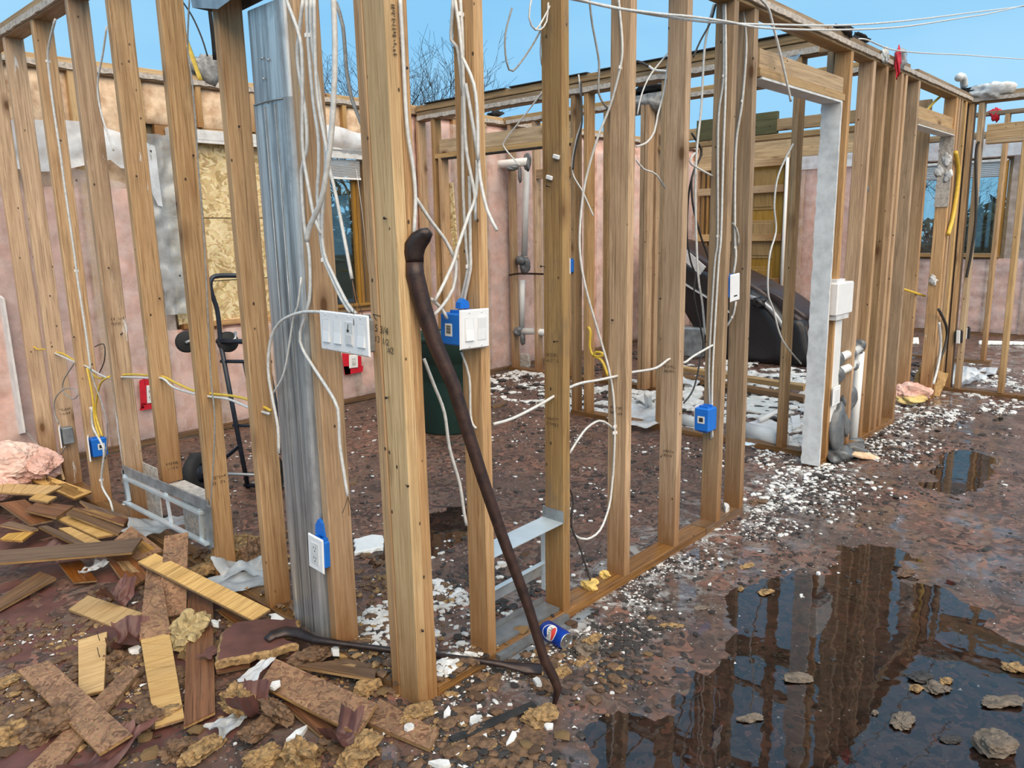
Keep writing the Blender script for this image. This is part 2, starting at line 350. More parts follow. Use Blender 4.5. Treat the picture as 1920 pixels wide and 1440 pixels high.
def sheet_mat(name, tint, alpha, rough=0.25):
    """thin plastic sheet: part see-through, part milky, glossy"""
    m, t, bs, out = _mat(name)
    tr = N(t, 'ShaderNodeBsdfTransparent'); mx = N(t, 'ShaderNodeMixShader')
    n = N(t, 'ShaderNodeTexNoise', Scale=7.0, Detail=5.0, Roughness=0.65); L(t, coords(t), n.inputs['Vector'])
    f = ramp(t, n.outputs['Fac'], [(0.3, g(max(0, alpha-0.2))), (0.7, g(min(1, alpha+0.25)))])
    L(t, f, mx.inputs['Fac']); L(t, tr.outputs[0], mx.inputs[1]); L(t, bs.outputs[0], mx.inputs[2]); L(t, mx.outputs[0], out.inputs['Surface'])
    bs.inputs['Base Color'].default_value = (*tint, 1); bs.inputs['Roughness'].default_value = rough
    return m
M['poly'] = sheet_mat('clear_poly_sheet', (0.74, 0.65, 0.63), 0.32)
M['poly_milky'] = sheet_mat('milky_poly_sheet', (0.68, 0.72, 0.76), 0.72)
M['poly_scrap'] = sheet_mat('grey_poly_scrap', (0.42, 0.45, 0.47), 0.7)
def glass_mat():
    m, t, bs, out = _mat('window_glass')
    tr = N(t, 'ShaderNodeBsdfTransparent', Color=(0.80, 0.88, 0.88, 1)); gl = N(t, 'ShaderNodeBsdfGlossy', Roughness=0.02); fr = N(t, 'ShaderNodeFresnel', IOR=1.5)
    mx = N(t, 'ShaderNodeMixShader'); L(t, math_(t, 'ADD', fr.outputs[0], 0.05), mx.inputs['Fac']); L(t, tr.outputs[0], mx.inputs[1]); L(t, gl.outputs[0], mx.inputs[2]); L(t, mx.outputs[0], out.inputs['Surface'])
    return m
M['glass'] = glass_mat()
def water_mat():
    m, t, bs, out = _mat('puddle_water')
    tr = N(t, 'ShaderNodeBsdfTransparent', Color=(0.82, 0.76, 0.72, 1)); gl = N(t, 'ShaderNodeBsdfGlossy', Roughness=0.015); fr = N(t, 'ShaderNodeFresnel', IOR=1.65)
    n = N(t, 'ShaderNodeTexNoise', Scale=9.0, Detail=2.0); L(t, coords(t, rnd=False), n.inputs['Vector'])
    b = N(t, 'ShaderNodeBump', Strength=0.035, Distance=0.02); L(t, n.outputs['Fac'], b.inputs['Height'])
    L(t, b.outputs['Normal'], gl.inputs['Normal']); L(t, b.outputs['Normal'], fr.inputs['Normal'])
    mx = N(t, 'ShaderNodeMixShader'); L(t, fr.outputs[0], mx.inputs['Fac']); L(t, tr.outputs[0], mx.inputs[1]); L(t, gl.outputs[0], mx.inputs[2]); L(t, mx.outputs[0], out.inputs['Surface'])
    return m
M['water'] = water_mat()
def floor_mat():
    """wet brown subfloor: strands in every direction, dirt, plaster dust by the walls, damp sheen"""
    m, t, bs, out = _mat('wet_subfloor')
    c0 = N(t, 'ShaderNodeTexCoord'); v = c0.outputs['Object']
    nw = N(t, 'ShaderNodeTexNoise', Scale=7.0, Detail=3.0); L(t, v, nw.inputs['Vector'])
    vv = N(t, 'ShaderNodeVectorMath', operation='MULTIPLY_ADD'); L(t, nw.outputs['Color'], vv.inputs[0]); vv.inputs[1].default_value = g(0.55); L(t, v, vv.inputs[2])
    vo = N(t, 'ShaderNodeTexVoronoi', Scale=22.0); L(t, vv.outputs['Vector'], vo.inputs['Vector'])
    sx = N(t, 'ShaderNodeSeparateXYZ'); L(t, vo.outputs['Color'], sx.inputs[0])
    col = ramp(t, sx.outputs['X'], [(0.05, (0.042, 0.023, 0.017)), (0.35, (0.105, 0.055, 0.040)), (0.62, (0.17, 0.083, 0.057)), (0.80, (0.16, 0.11, 0.083)), (0.95, (0.27, 0.12, 0.08))])
    n3 = N(t, 'ShaderNodeTexNoise', Scale=70.0, Detail=5.0, Roughness=0.7, Distortion=2.0); L(t, vv.outputs['Vector'], n3.inputs['Vector'])
    col = mix(t, 0.65, col, n3.outputs['Color'], 'OVERLAY')
    nd = N(t, 'ShaderNodeTexNoise', Scale=1.3, Detail=8.0, Roughness=0.65); L(t, v, nd.inputs['Vector'])
    col = mix(t, ramp(t, nd.outputs['Fac'], [(0.42, g(0.0)), (0.62, g(0.55))]), col, (0.058, 0.047, 0.042))
    # sandy sawdust film and pale plaster smears
    ns = N(t, 'ShaderNodeTexNoise', Scale=2.6, Detail=9.0, Roughness=0.72, Distortion=0.8); L(t, v, ns.inputs['Vector'])
    col = mix(t, ramp(t, ns.outputs['Fac'], [(0.60, g(0.0)), (0.74, g(0.35))]), col, (0.19, 0.11, 0.06))
    sep = N(t, 'ShaderNodeSeparateXYZ'); L(t, v, sep.inputs[0])
    near = ramp(t, math_(t, 'ABSOLUTE', sep.outputs['Y']), [(0.05, g(1.0)), (0.40, g(0.0))])
    inx = ramp(t, math_(t, 'ADD', math_(t, 'MULTIPLY', sep.outputs['X'], 0.1), 0.3), [(0.30, g(0)), (0.36, g(1))])
    np_ = N(t, 'ShaderNodeTexNoise', Scale=9.0, Detail=10.0, Roughness=0.78, Distortion=0.6); L(t, v, np_.inputs['Vector'])
    pl = ramp(t, np_.outputs['Fac'], [(0.50, g(0.0)), (0.60, g(0.85))])
    w1 = math_(t, 'MULTIPLY', math_(t, 'MULTIPLY', near, inx), pl)
    col = mix(t, w1, col, (0.52, 0.53, 0.52))
    nsp = N(t, 'ShaderNodeTexVoronoi', Scale=38.0); L(t, v, nsp.inputs['Vector'])
    spk = math_(t, 'MULTIPLY', ramp(t, nsp.outputs['Distance'], [(0.10, g(1)), (0.16, g(0))]), ramp(t, nd.outputs['Fac'], [(0.42, g(0)), (0.56, g(0.75))]))
    col = mix(t, spk, col, (0.42, 0.42, 0.41))
    L(t, col, bs.inputs['Base Color'])
    nr = N(t, 'ShaderNodeTexNoise', Scale=3.1, Detail=7.0, Roughness=0.6); L(t, v, nr.inputs['Vector'])
    L(t, ramp(t, nr.outputs['Fac'], [(0.36, g(0.16)), (0.50, g(0.42)), (0.68, g(0.75))]), bs.inputs['Roughness'])
    bs.inputs['Specular IOR Level'].default_value = 0.5
    outd = ramp(t, sep.outputs['Y'], [(0.0, g(1)), (0.06, g(0.15))])
    L(t, math_(t, 'MULTIPLY', outd, ramp(t, nr.outputs['Fac'], [(0.40, g(0.95)), (0.56, g(0.0))])), bs.inputs['Coat Weight']); bs.inputs['Coat Roughness'].default_value = 0.09; bs.inputs['Coat IOR'].default_value = 1.6
    bump(t, bs, math_(t, 'ADD', n3.outputs['Fac'], math_(t, 'MULTIPLY', sx.outputs['Y'], 0.5)), 0.55, 0.006)
    return m
M['floor'] = floor_mat()
# ================================================================ THE SETTING
# ---- floor: wet subfloor with shallow hollows
PUD = [(1.02, -1.18, 0.92, 0.47, 0.40), (0.25, -0.95, 0.55, 0.35, 0.5), (3.55, -0.66, 0.42, 0.13, 0.15), (2.35, -1.45, 0.55, 0.16, 0.3), (2.2, -2.4, 1.6, 0.6, 0.1), (0.9, 1.0, 0.35, 0.18, 0.2)]
def floor_h(x, y):
    x = np.asarray(x, float); y = np.asarray(y, float); d = np.full(x.shape, 9.0)
    for cx, cy, a, b, rot in PUD:
        u = (x-cx)*math.cos(rot)+(y-cy)*math.sin(rot); w = -(x-cx)*math.sin(rot)+(y-cy)*math.cos(rot)
        d = np.minimum(d, np.sqrt((u/a)**2+(w/b)**2))
    d = d + 0.34*fbm(x*3.1, y*3.1, 5, 5, 0.6)
    s = np.clip((1.12-d)/0.35, -1, 1)
    return -0.0042*s + 0.0016*fbm(x*7, y*7, 9, 3) + 0.0008*fbm(x*31, y*31, 3, 2)
x0, x1, y0, y1, stp = -3.2, 10.4, -5.2, 3.72, 0.028
nx, ny = int((x1-x0)/stp), int((y1-y0)/stp)
gx, gy = np.meshgrid(np.linspace(x0, x1, nx+1), np.linspace(y0, y1, ny+1)); gz = floor_h(gx, gy)
idx = np.arange((nx+1)*(ny+1)).reshape(ny+1, nx+1)
fq = np.stack([idx[:-1, :-1], idx[:-1, 1:], idx[1:, 1:], idx[1:, :-1]], -1).reshape(-1, 4)
me = bpy.data.meshes.new('floor'); me.from_pydata(np.stack([gx, gy, gz], -1).reshape(-1, 3).tolist(), [], fq.tolist())
me.polygons.foreach_set('use_smooth', [True]*len(fq)); me.materials.append(M['floor']); me.update()
floor = bpy.data.objects.new('floor', me); COL.objects.link(floor); floor['kind'] = 'structure'
# water standing in the hollows
low = (np.minimum(np.minimum(gz[:-1, :-1], gz[:-1, 1:]), np.minimum(gz[1:, 1:], gz[1:, :-1])) < 0.0).reshape(-1)
def puddle(name, sel, label):
    q = fq[sel]; used = np.unique(q); mp_ = -np.ones(idx.size, int); mp_[used] = np.arange(len(used))
    vx = np.stack([gx, gy, np.full_like(gx, 0.0006)], -1).reshape(-1, 3)[used]; o = vx.mean(0); o[2] = 0
    me = bpy.data.meshes.new(name); me.from_pydata((vx-o).tolist(), [], mp_[q].tolist()); me.materials.append(M['water']); me.update()
    ob = bpy.data.objects.new(name, me); COL.objects.link(ob); ob.location = o
    return tag(ob, label, 'puddle')
ccx = (gx[:-1, :-1]+stp/2).reshape(-1); ccy = (gy[:-1, :-1]+stp/2).reshape(-1)
near = low & (ccx > -1.5) & (ccx < 2.9) & (ccy < -0.1); far_ = low & (ccx >= 2.9) & (ccy < -0.1); inn = low & (ccy > 0.1) & (ccx > 0.1) & (ccx < 3.2)
puddle('puddle', near, 'large sky-reflecting puddle on the brown floor in front of the studs')
puddle('puddle', far_, 'smaller shallow puddle on the floor beyond the white-painted door post')
if inn.sum() > 8: puddle('puddle', inn, 'thin film of water on the floor behind the metal return frame')
# earth far below, outside the house
ob = MB().grid(lambda u, v: (-70+150*u, -70+170*v, -1.1+0.25*fb(u*12, v*12, 4)), 40, 40).build('ground', M['earth']); ob['kind'] = 'structure'

def lumber(parent, name, c0, c1, w, d, mat, x=(1, 0, 0), ch=0.003, bow=0.0, seed=0):
    """a sawn board from c0 to c1 (middle line), w across its x, d across its y, grain along it"""
    c0, c1 = Vector(c0), Vector(c1); R = basis(c1-c0, x); Ln = (c1-c0).length
    r = random.Random(seed or hash((round(c0.x, 3), round(c0.y, 3), round(c0.z, 3))) & 0xffff)
    n = 5 if bow else 1; vs = []; fs = []
    ring = [(w/2-ch, -d/2), (w/2, -d/2+ch), (w/2, d/2-ch), (w/2-ch, d/2), (-w/2+ch, d/2), (-w/2, d/2-ch), (-w/2, -d/2+ch), (-w/2+ch, -d/2)]
    bx, by = r.uniform(-bow, bow), r.uniform(-bow, bow)
    for i in range(n+1):
        t = i/n; k = math.sin(math.pi*t)
        for p in ring: vs.append((p[0]+bx*k, p[1]+by*k, Ln*t))
    fs.append(tuple(range(7, -1, -1))); fs.append(tuple(n*8+i for i in range(8)))
    for i in range(n):
        for k in range(8): fs.append((i*8+k, i*8+(k+1) % 8, i*8+8+(k+1) % 8, i*8+8+k))
    return MB().add([c0 + R @ Vector(v) for v in vs], fs).build(name, mat, parent, origin=c0, R=R)
T, D2 = 0.038, 0.089
def stud_b(parent, x, xt, z0, z1, mat, y=0.0, t=T, d=D2, name='stud'):      # stands in a wall that runs along x
    return lumber(parent, name, (x+t/2, y+d/2, z0), (xt+t/2, y+d/2, z1), t, d, mat, (1, 0, 0), bow=0.002)
def stud_a(parent, y, yt, z0, z1, mat, x=0.0, t=T, d=D2, name='stud', xt=None):       # stands in a wall that runs along y
    xt = x if xt is None else xt
    return lumber(parent, name, (x+d/2, y+t/2, z0), (xt+d/2, yt+t/2, z1), d, t, mat, (1, 0, 0), bow=0.002)
S, SP, SF, SD, SK = M['stud'], M['stud_p'], M['stud_fresh'], M['stud_dark'], M['stud_black']
# ---- wall_left: bare studs running back from the corner post
WA = empty('wall_left', (0, 0, 0), kind='structure')
for i, (y, m) in enumerate([(0.425, S), (0.860, S), (1.285, S), (1.725, SP), (2.165, SP), (2.655, S), (3.10, SP), (3.50, S)]):
    stud_a(WA, y, y + (0.0, 0.01, -0.005, 0.01, 0.005, -0.01, 0.0, 0.005)[i], T if i != 3 else 0.345, 2.45, m)
lumber(WA, 'bottom_plate', (D2/2, 0.14, T/2), (D2/2, 3.72, T/2), T, D2, M['plate'], (0, 0, 1))
lumber(WA, 'top_plate', (D2/2, 0.09, 2.469), (D2/2, 3.74, 2.469), T, D2, M['top'], (0, 0, 1))
lumber(WA, 'top_plate', (D2/2+0.004, 0.0, 2.508), (D2/2+0.004, 3.74, 2.508), T, D2, M['top'], (0, 0, 1))
def drywall_edge(parent, a, b, up, out, th=0.012, h=0.03, seed=1, name='drywall_edge', mat=None):
    """the ragged strip of plasterboard left under a plate"""
    a, b = Vector(a), Vector(b); up, out = Vector(up), Vector(out); n = max(6, int((b-a).length/0.035)); r = random.Random(seed); vs = []; fs = []
    for i in range(n+1):
        p = a.lerp(b, i/n); j = h*(0.86+0.22*r.random())
        vs += [p, p+out*th, p+out*th-up*j, p-up*j]
    for i in range(n):
        for k in range(4): fs.append((i*4+k, i*4+(k+1) % 4, i*4+4+(k+1) % 4, i*4+4+k))
    fs += [(3, 2, 1, 0), (n*4, n*4+1, n*4+2, n*4+3)]
    return MB().add(vs, fs).build(name, mat or M['drywall_edge'], parent)
drywall_edge(WA, (-0.001, 0.6, 2.487), (-0.001, 3.7, 2.487), (0, 0, 1), (-1, 0, 0), seed=3)
# ---- wall_front: the long wall of studs from the corner post to the far end, with two door openings
WB = empty('wall_front', (0, 0, 0), kind='structure')
stud_b(WB, 0.000, -0.010, 0.0, 2.36, M['stud_fresh'], name='corner_stud', d=0.092)
stud_b(WB, 0.0385, 0.030, 0.0, 2.36, M['stud'], name='corner_stud', d=0.092)
stud_a(WB, 0.0925, 0.0925, 0.0, 2.36, S, name='corner_stud', x=-0.001, xt=-0.010)
for x, xt, m, z0 in [(0.303, 0.312, S, T), (0.700, 0.706, SK, T), (1.091, 1.095, S, T), (1.478, 1.481, S, T), (1.862, 1.864, SD, T), (2.100, 2.050, SD, T),
                 (3.118, 3.110, S, 0.0), (3.226, 3.229, S, T), (3.575, 3.600, S, T), (3.822, 3.824, S, T), (3.990, 3.997, SD, T), (4.100, 4.125, S, T), (4.200, 4.210, S, T), (4.500, 4.490, SD, T)]:
    stud_b(WB, x, xt, z0, 2.36 if x != 3.118 else 2.085, m)
lumber(WB, 'bottom_plate', (0.077, D2/2, T/2), (1.76, D2/2, T/2), T, D2, M['plate'], (0, 0, 1))
lumber(WB, 'bottom_plate', (1.765, D2/2, T/2), (2.14, D2/2, T/2), T, D2, M['plate'], (0, 0, 1))
lumber(WB, 'bottom_plate', (3.16, D2/2, T/2), (4.55, D2/2, T/2), T, D2, M['plate'], (0, 0, 1))
lumber(WB, 'top_plate', (0.0, D2/2, 2.379), (6.0, D2/2, 2.379), T, D2, M['top'], (0, 0, 1))
for a, b, dy in ((0.0, 2.9, 0.012), (2.9, 4.3, 0.006), (4.5, 5.95, 0.010)):
    lumber(WB, 'top_plate', (a, D2/2+dy, 2.418), (b, D2/2+dy, 2.418), T, D2, M['top'], (0, 0, 1))
drywall_edge(WB, (1.3, -0.001, 2.408), (3.35, -0.001, 2.400), (0, 0, 1), (0, -1, 0), h=0.028, seed=4)
drywall_edge(WB, (3.35, -0.001, 2.402), (5.9, -0.001, 2.402), (0, 0, 1), (0, -1, 0), h=0.026, seed=5)
# first door opening: two-piece header and plastered jamb
lumber(WB, 'header', (2.135, 0.030, 2.170), (3.165, 0.030, 2.172), 0.083, T, M['header'], (0, 0, 1))
lumber(WB, 'header', (2.135, 0.070, 2.170), (3.165, 0.070, 2.172), 0.083, T, M['header'], (0, 0, 1))
lumber(WB, 'header', (2.115, D2/2-0.002, 2.107), (3.165, D2/2-0.002, 2.107), T, D2+0.004, M['header'], (0, 0, 1))
MB().box((2.63, D2/2, 2.082), (0.99, D2+0.012, 0.010)).build('header_soffit', M['white_dirty'], WB)
def ragged(parent, name, x, y0, y1, z0, z1, th, mat, seed=1, side=1):
    """plasterboard strip on a jamb, its edge ragged"""
    r = random.Random(seed); n = 60; vs = []; fs = []
    for i in range(n+1):
        z = z0+(z1-z0)*i/n; e = r.uniform(-0.004, 0.004)
        vs += [(x, y0-abs(e), z), (x+th, y0-abs(e)*0.5, z), (x+th, y1+e, z), (x, y1+e, z)]
    for i in range(n):
        for k in range(4): fs.append((i*4+k, i*4+(k+1) % 4, i*4+4+(k+1) % 4, i*4+4+k))
    fs += [(3, 2, 1, 0), (n*4, n*4+1, n*4+2, n*4+3)]
    return MB().add(vs, fs).build(name, mat, parent)
ragged(WB, 'plaster_jamb', 3.098, -0.008, 0.098, 0.018, 2.08, 0.018, M['white_dirty'], 8)
# second door opening
lumber(WB, 'header', (4.535, 0.035, 2.170), (5.47, 0.035, 2.172), 0.083, T, M['header'], (0, 0, 1))
lumber(WB, 'header', (4.535, D2/2, 2.108), (5.47, D2/2, 2.108), T, D2, M['header'], (0, 0, 1))
MB().box((5.0, D2/2, 2.084), (0.93, D2+0.006, 0.008)).build('header_soffit', M['white_dirty'], WB)
for x, xt, m, y in [(5.475, 5.47, SP, 0.0), (5.56, 5.545, S, 0.0), (5.64, 5.62, SD, 0.0), (5.76, 5.75, SF, 0.0), (5.42, 5.40, S, 0.16)]:
    stud_b(WB, x, xt, 0.0, 2.36, m, y=y)
ragged(WB, 'plaster_jamb', 5.462, -0.004, 0.094, 1.55, 2.08, 0.012, M['drywall_edge'], 11)
# ---- wall_back: outside wall with insulation, plastic sheet and window
YB = 3.74
WC = empty('wall_back', (0, YB, 0), kind='structure')
WIN = (1.06, 2.74, 0.82, 2.08)
xs = [-0.72 + 0.406*i for i in range(27)]
for i, x in enumerate(xs):
    inwin = WIN[0]-0.05 < x < WIN[1]+0.02
    if inwin:
        stud_b(WC, x, x, T, WIN[2]-T, S, y=YB+0.008); stud_b(WC, x, x, WIN[3]+0.10, 2.45, SF, y=YB+0.008)
    else: stud_b(WC, x, x, T, 2.45, SF if x < 1 else S, y=YB+0.008)
lumber(WC, 'bottom_plate', (-0.9, YB+0.052, T/2), (9.9, YB+0.052, T/2), T, D2, M['plate'], (0, 0, 1))
lumber(WC, 'window_sill_plate', (WIN[0], YB+0.052, WIN[2]-T/2), (WIN[1], YB+0.052, WIN[2]-T/2), T, D2, S, (0, 0, 1))
lumber(WC, 'window_header', (WIN[0]-0.05, YB+0.052, WIN[3]+0.05), (WIN[1]+0.05, YB+0.052, WIN[3]+0.05), 0.089, T, SF, (0, 0, 1))
for z, m, dy in ((2.468, M['top'], 0.0), (2.507, M['stud_fresh'], 0.005)):
    lumber(WC, 'top_plate', (-0.9, YB+0.052+dy, z), (9.9, YB+0.052+dy, z), T, D2, m, (0, 0, 1))
drywall_edge(WC, (-0.8, YB+0.008, 2.492), (3.2, YB+0.008, 2.492), (0, 0, 1), (0, -1, 0), h=0.035, seed=6)
drywall_edge(WC, (3.4, YB+0.008, 2.492), (9.8, YB+0.008, 2.492), (0, 0, 1), (0, -1, 0), h=0.035, seed=7)
for i in range(9):
    x0_ = -0.9+1.2*i; MB().box((x0_+0.6, YB+0.112, 1.26), (1.196, 0.012, 2.5)).build('sheathing_panel', M['siding'], WC) if not (WIN[0]-1.2 < x0_ < WIN[1]) else None
for (a, b, z0, z1) in ((0.3, WIN[0]+0.02, 0, 2.5), (WIN[1]-0.02, 3.9, 0, 2.5), (WIN[0], WIN[1], 0, WIN[2]), (WIN[0], WIN[1], WIN[3], 2.5)):
    MB().box(((a+b)/2, YB+0.112, (z0+z1)/2), (b-a, 0.012, z1-z0)).build('sheathing_panel', M['siding'], WC)
def batt(parent, a, b, z0, z1, mat, y=YB, along='x', seed=0, front=0.024, name='insulation_batt', base=None):
    """one fibreglass batt between two studs, lumpy on its face"""
    nu, nv = 8, max(6, int((z1-z0)/0.055))
    def fn(u, v):
        s = a+(b-a)*u; z = z0+(z1-z0)*v
        e = min(1.0, 5*min(u, 1-u, 4*v, 4*(1-v)))**0.5
        dpt = y+0.055 - e*(0.034+0.016*fb(s*9, z*9, seed)+0.007*fb(s*30, z*30, seed+5))
        return (s, dpt, z) if along == 'x' else (base-(dpt-y) , s, z)
    return MB().grid(fn, nu, nv).build(name, mat, parent)
for i in range(len(xs)-1):
    a, b = xs[i]+T, xs[i+1]
    inw = b > WIN[0]-0.05 and a < WIN[1]
    if inw:
        batt(WC, a, b, 0.04, WIN[2]-0.04, M['pink'], seed=i); batt(WC, a, b, WIN[3]+0.10, 2.45, M['cream'], seed=i)
    elif b < 1.2:
        batt(WC, a, b, 0.04, 1.75, M['pink'], seed=i); batt(WC, a, b, 1.75, 2.45, M['cream'], seed=i+40)
    else: batt(WC, a, b, 0.04, 2.45, M['pink'], seed=i)
def poly(parent, a, b, z0, z1, mat, y=YB, seed=0, along='x', amp=0.008, ztop=None, name='plastic_sheet', off=0.0, base=None, nu=None):
    """plastic sheet stapled over the studs, wrinkled"""
    nu = nu or max(10, int((b-a)/0.05)); nv = 40
    def fn(u, v):
        s = a+(b-a)*u; zt = z1 if ztop is None else ztop(u)
        zb = z0
        z = zb+(zt-zb)*v
        w = amp*(fb(s*7, z*5, seed)+0.6*abs(fb(s*3+z*4, z*14-s*6, seed+3)))
        yy = y-off-abs(w)-0.001
        return (s, yy, z) if along == 'x' else (base+(y-yy)*-1, s, z)
    return MB().grid(fn, nu, nv).build(name, mat, parent)
poly(WC, -0.9, WIN[0]-0.06, 0.05, 1.9, M['poly'], seed=1, ztop=lambda u: 1.92-0.12*abs(math.sin(u*5))-(0.2*max(0, u-0.75)))
poly(WC, WIN[0]-0.06, WIN[1]+0.06, 0.05, WIN[2]-0.06, M['poly'], seed=2)
poly(WC, WIN[1]+0.10, 3.25, 0.05, 2.40, M['poly'], seed=3)
poly(WC, 3.36, 5.9, 0.05, 2.40, M['poly'], seed=4)
poly(WC, 5.95, 9.85, 0.05, 2.30, M['poly'], seed=5)
# torn, folded-down top of the sheet
def flap(u, v):
    s = -0.55+1.52*u; zt = 2.14+0.02*fb(s*4, 1, 2)-0.10*max(0, u-0.75)*4*(1 if u > .75 else 0); zb = 1.88+0.05*math.sin(u*9)-0.30*max(0, (u-0.8))*5*(0.6+0.4*math.sin(u*40))
    z = zb+(zt-zb)*v; return (s, YB-0.03-0.020*abs(fb(s*6, z*5, 8))-0.025*(1-v), z)
MB().grid(flap, 50, 14).build('plastic_sheet_fold', M['poly_milky'], WC)
def flap2(u, v):
    s = WIN[1]-0.5+0.62*u; z = 2.06+0.20*v+0.02*math.sin(u*7); return (s, YB-0.025-0.05*math.sin(v*3.1)-0.015*fb(s*8, z*8, 9), z)
MB().grid(flap2, 20, 12).build('plastic_sheet_fold', M['poly_milky'], WC)
def flap3(u, v):
    s = WIN[0]-0.16+0.22*u; z = 0.9+1.2*v; return (s+0.03*math.sin(v*9), YB-0.02-0.05*abs(fb(u*3, v*9, 19)), z)
MB().grid(flap3, 10, 40).build('plastic_sheet_fold', M['poly_scrap'], WC)
# ---- window_1: left part boarded with strand board, right part glazed with a raised blind
MB().box((1.58, YB+0.07, 1.44), (1.06, 0.012, 1.28)).build('backing_panel', M['siding'], WC)
W1 = empty('window_1', (WIN[0], YB, WIN[2]), kind='structure')
for k, (z0, z1) in enumerate(((0.815, 1.105), (1.112, 1.555), (1.562, 2.085))):
    MB().box((1.56, YB+0.045+0.004*k, (z0+z1)/2), (1.04, 0.012, z1-z0)).build('strand_board', M['osb'], W1)
MB().box((1.50, YB-0.012, 2.125), (0.86, 0.05, 0.065)).box((1.50, YB-0.020, 2.085), (0.86, 0.03, 0.03)).build('blind_headrail', M['white_dirty'], W1)
MB().box((2.42, YB-0.018, 2.065), (0.66, 0.035, 0.07)).box((2.42, YB-0.026, 2.10), (0.68, 0.045, 0.014)).build('window_casing', M['white_dirty'], W1)
for x in (2.09, 2.70):
    lumber(W1, 'window_jamb', (x, YB+0.035, 0.82), (x, YB+0.035, 2.03), 0.02, 0.11, M['jamb'])
for x in (2.13, 2.62, 2.655):
    lumber(W1, 'window_jamb', (x, YB+0.06, 0.84), (x, YB+0.06, 2.03), 0.03, 0.04, M['jamb'])
lumber(W1, 'window_sill', (2.08, YB+0.02, 0.835), (2.72, YB+0.02, 0.835), 0.02, 0.12, M['jamb'], (0, 0, 1))
MB().box((2.38, YB+0.075, 1.43), (0.48, 0.006, 1.2)).build('pane', M['glass'], W1)
for k in range(13):
    MB().box((2.40, YB+0.0, 2.02-0.0105*k), (0.50, 0.030, 0.0025), Matrix.Rotation(0.35, 3, 'X')).build('blind_slat', M['white'], W1)
MB().box((2.40, YB+0.0, 1.875), (0.51, 0.03, 0.016)).build('blind_rail', M['white'], W1)
MB().tube([(2.60, YB-0.03, 1.95), (2.63, YB-0.04, 1.6), (2.66, YB-0.04, 1.1)], 0.0016, 5).build('blind_cord', M['white'], W1)
# ---- wall_middle: partition from the painted door post back to the outside wall
XD = 3.28
WD = empty('wall_middle', (XD, 0, 0), kind='structure')
for y, m in ((0.115, SD), (0.300, SD), (0.80, S), (1.20, SD), (1.52, S), (1.845, S), (1.965, SD), (3.42, S), (3.50, SD), (3.70, S)):
    stud_a(WD, y, y, T, 2.385 if y != 3.42 else 2.06, m, x=XD)
for a, b in ((0.09, 2.01), (3.42, 3.74)):
    lumber(WD, 'bottom_plate', (XD+D2/2, a, T/2), (XD+D2/2, b, T/2), T, D2, M['plate'], (0, 0, 1))
for z, dx, m in ((2.404, 0.0, M['top']), (2.443, 0.012, M['top']), (2.490, 0.004, M['top'])):
    lumber(WD, 'top_plate', (XD+D2/2+dx, 0.09, z), (XD+D2/2+dx, 3.73, z), T if z < 2.48 else 0.05, D2, m, (0, 0, 1))
for a_, b_ in ((0.2, 1.05), (1.1, 1.75), (1.85, 2.6), (2.65, 3.6)): lumber(WD, 'roof_felt_strip', (XD+0.03, a_, 2.519), (XD+0.03, b_, 2.522), 0.010, 0.085, M['char'], (0, 0, 1))
drywall_edge(WD, (XD-0.001, 0.2, 2.425), (XD-0.001, 3.7, 2.425), (0, 0, 1), (-1, 0, 0), h=0.034, seed=12)
lumber(WD, 'header', (XD+0.025, 1.98, 2.150), (XD+0.025, 3.44, 2.150), 0.115, T, M['header'], (0, 0, 1))
lumber(WD, 'header', (XD+D2/2, 1.98, 2.072), (XD+D2/2, 3.50, 2.072), T, D2, M['header'], (0, 0, 1))
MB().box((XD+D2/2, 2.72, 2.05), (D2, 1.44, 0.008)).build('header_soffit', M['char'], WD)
lumber(WD, 'brace_board', (XD+0.10, 3.38, 1.2), (XD+0.10, 3.42, 1.85), 0.07, 0.012, M['osb'], (0, 1, 0))
# ---- wall_inner: plumbing partition deeper in the house
XF = 4.42
WF = empty('wall_inner', (XF, 0, 0), kind='structure')
for y, m, z1 in ((3.66, S, 2.45), (3.34, S, 2.45), (2.95, S, 2.45), (2.50, SD, 2.45), (2.05, SD, 2.45), (1.98, S, 2.45), (0.20, S, 2.45)):
    stud_a(WF, y, y, T, z1, m, x=XF)
stud_a(WF, 2.02, 2.02, T, 2.45, SD, x=XF-0.14); stud_a(WF, 1.975, 1.975, T, 2.45, S, x=XF-0.14)
lumber(WF, 'bottom_plate', (XF+D2/2, 1.95, T/2), (XF+D2/2, 3.74, T/2), T, D2, M['plate'], (0, 0, 1))
for z, m in ((2.469, M['top']), (2.508, M['header'])):
    lumber(WF, 'top_plate', (XF+D2/2, 0.1, z), (XF+D2/2, 3.74, z), T, D2, m, (0, 0, 1))
drywall_edge(WF, (XF-0.001, 0.2, 2.49), (XF-0.001, 3.7, 2.49), (0, 0, 1), (-1, 0, 0), h=0.034, seed=14)
lumber(WF, 'header', (XF+0.03, 0.95, 2.19), (XF+0.03, 1.62, 2.19), 0.16, T, M['treated'], (0, 0, 1))
lumber(WF, 'header', (XF+0.035, 0.1, 2.17), (XF+0.035, 1.96, 2.17), 0.085, T, M['header'], (0, 0, 1))
lumber(WF, 'header', (XF+D2/2, 0.1, 2.085), (XF+D2/2, 1.96, 2.085), T, D2, M['header'], (0, 0, 1))
lumber(WF, 'block', (XF+0.03, 2.9, 1.96), (XF+0.03, 3.34, 1.96), 0.089, T, SD, (0, 0, 1))
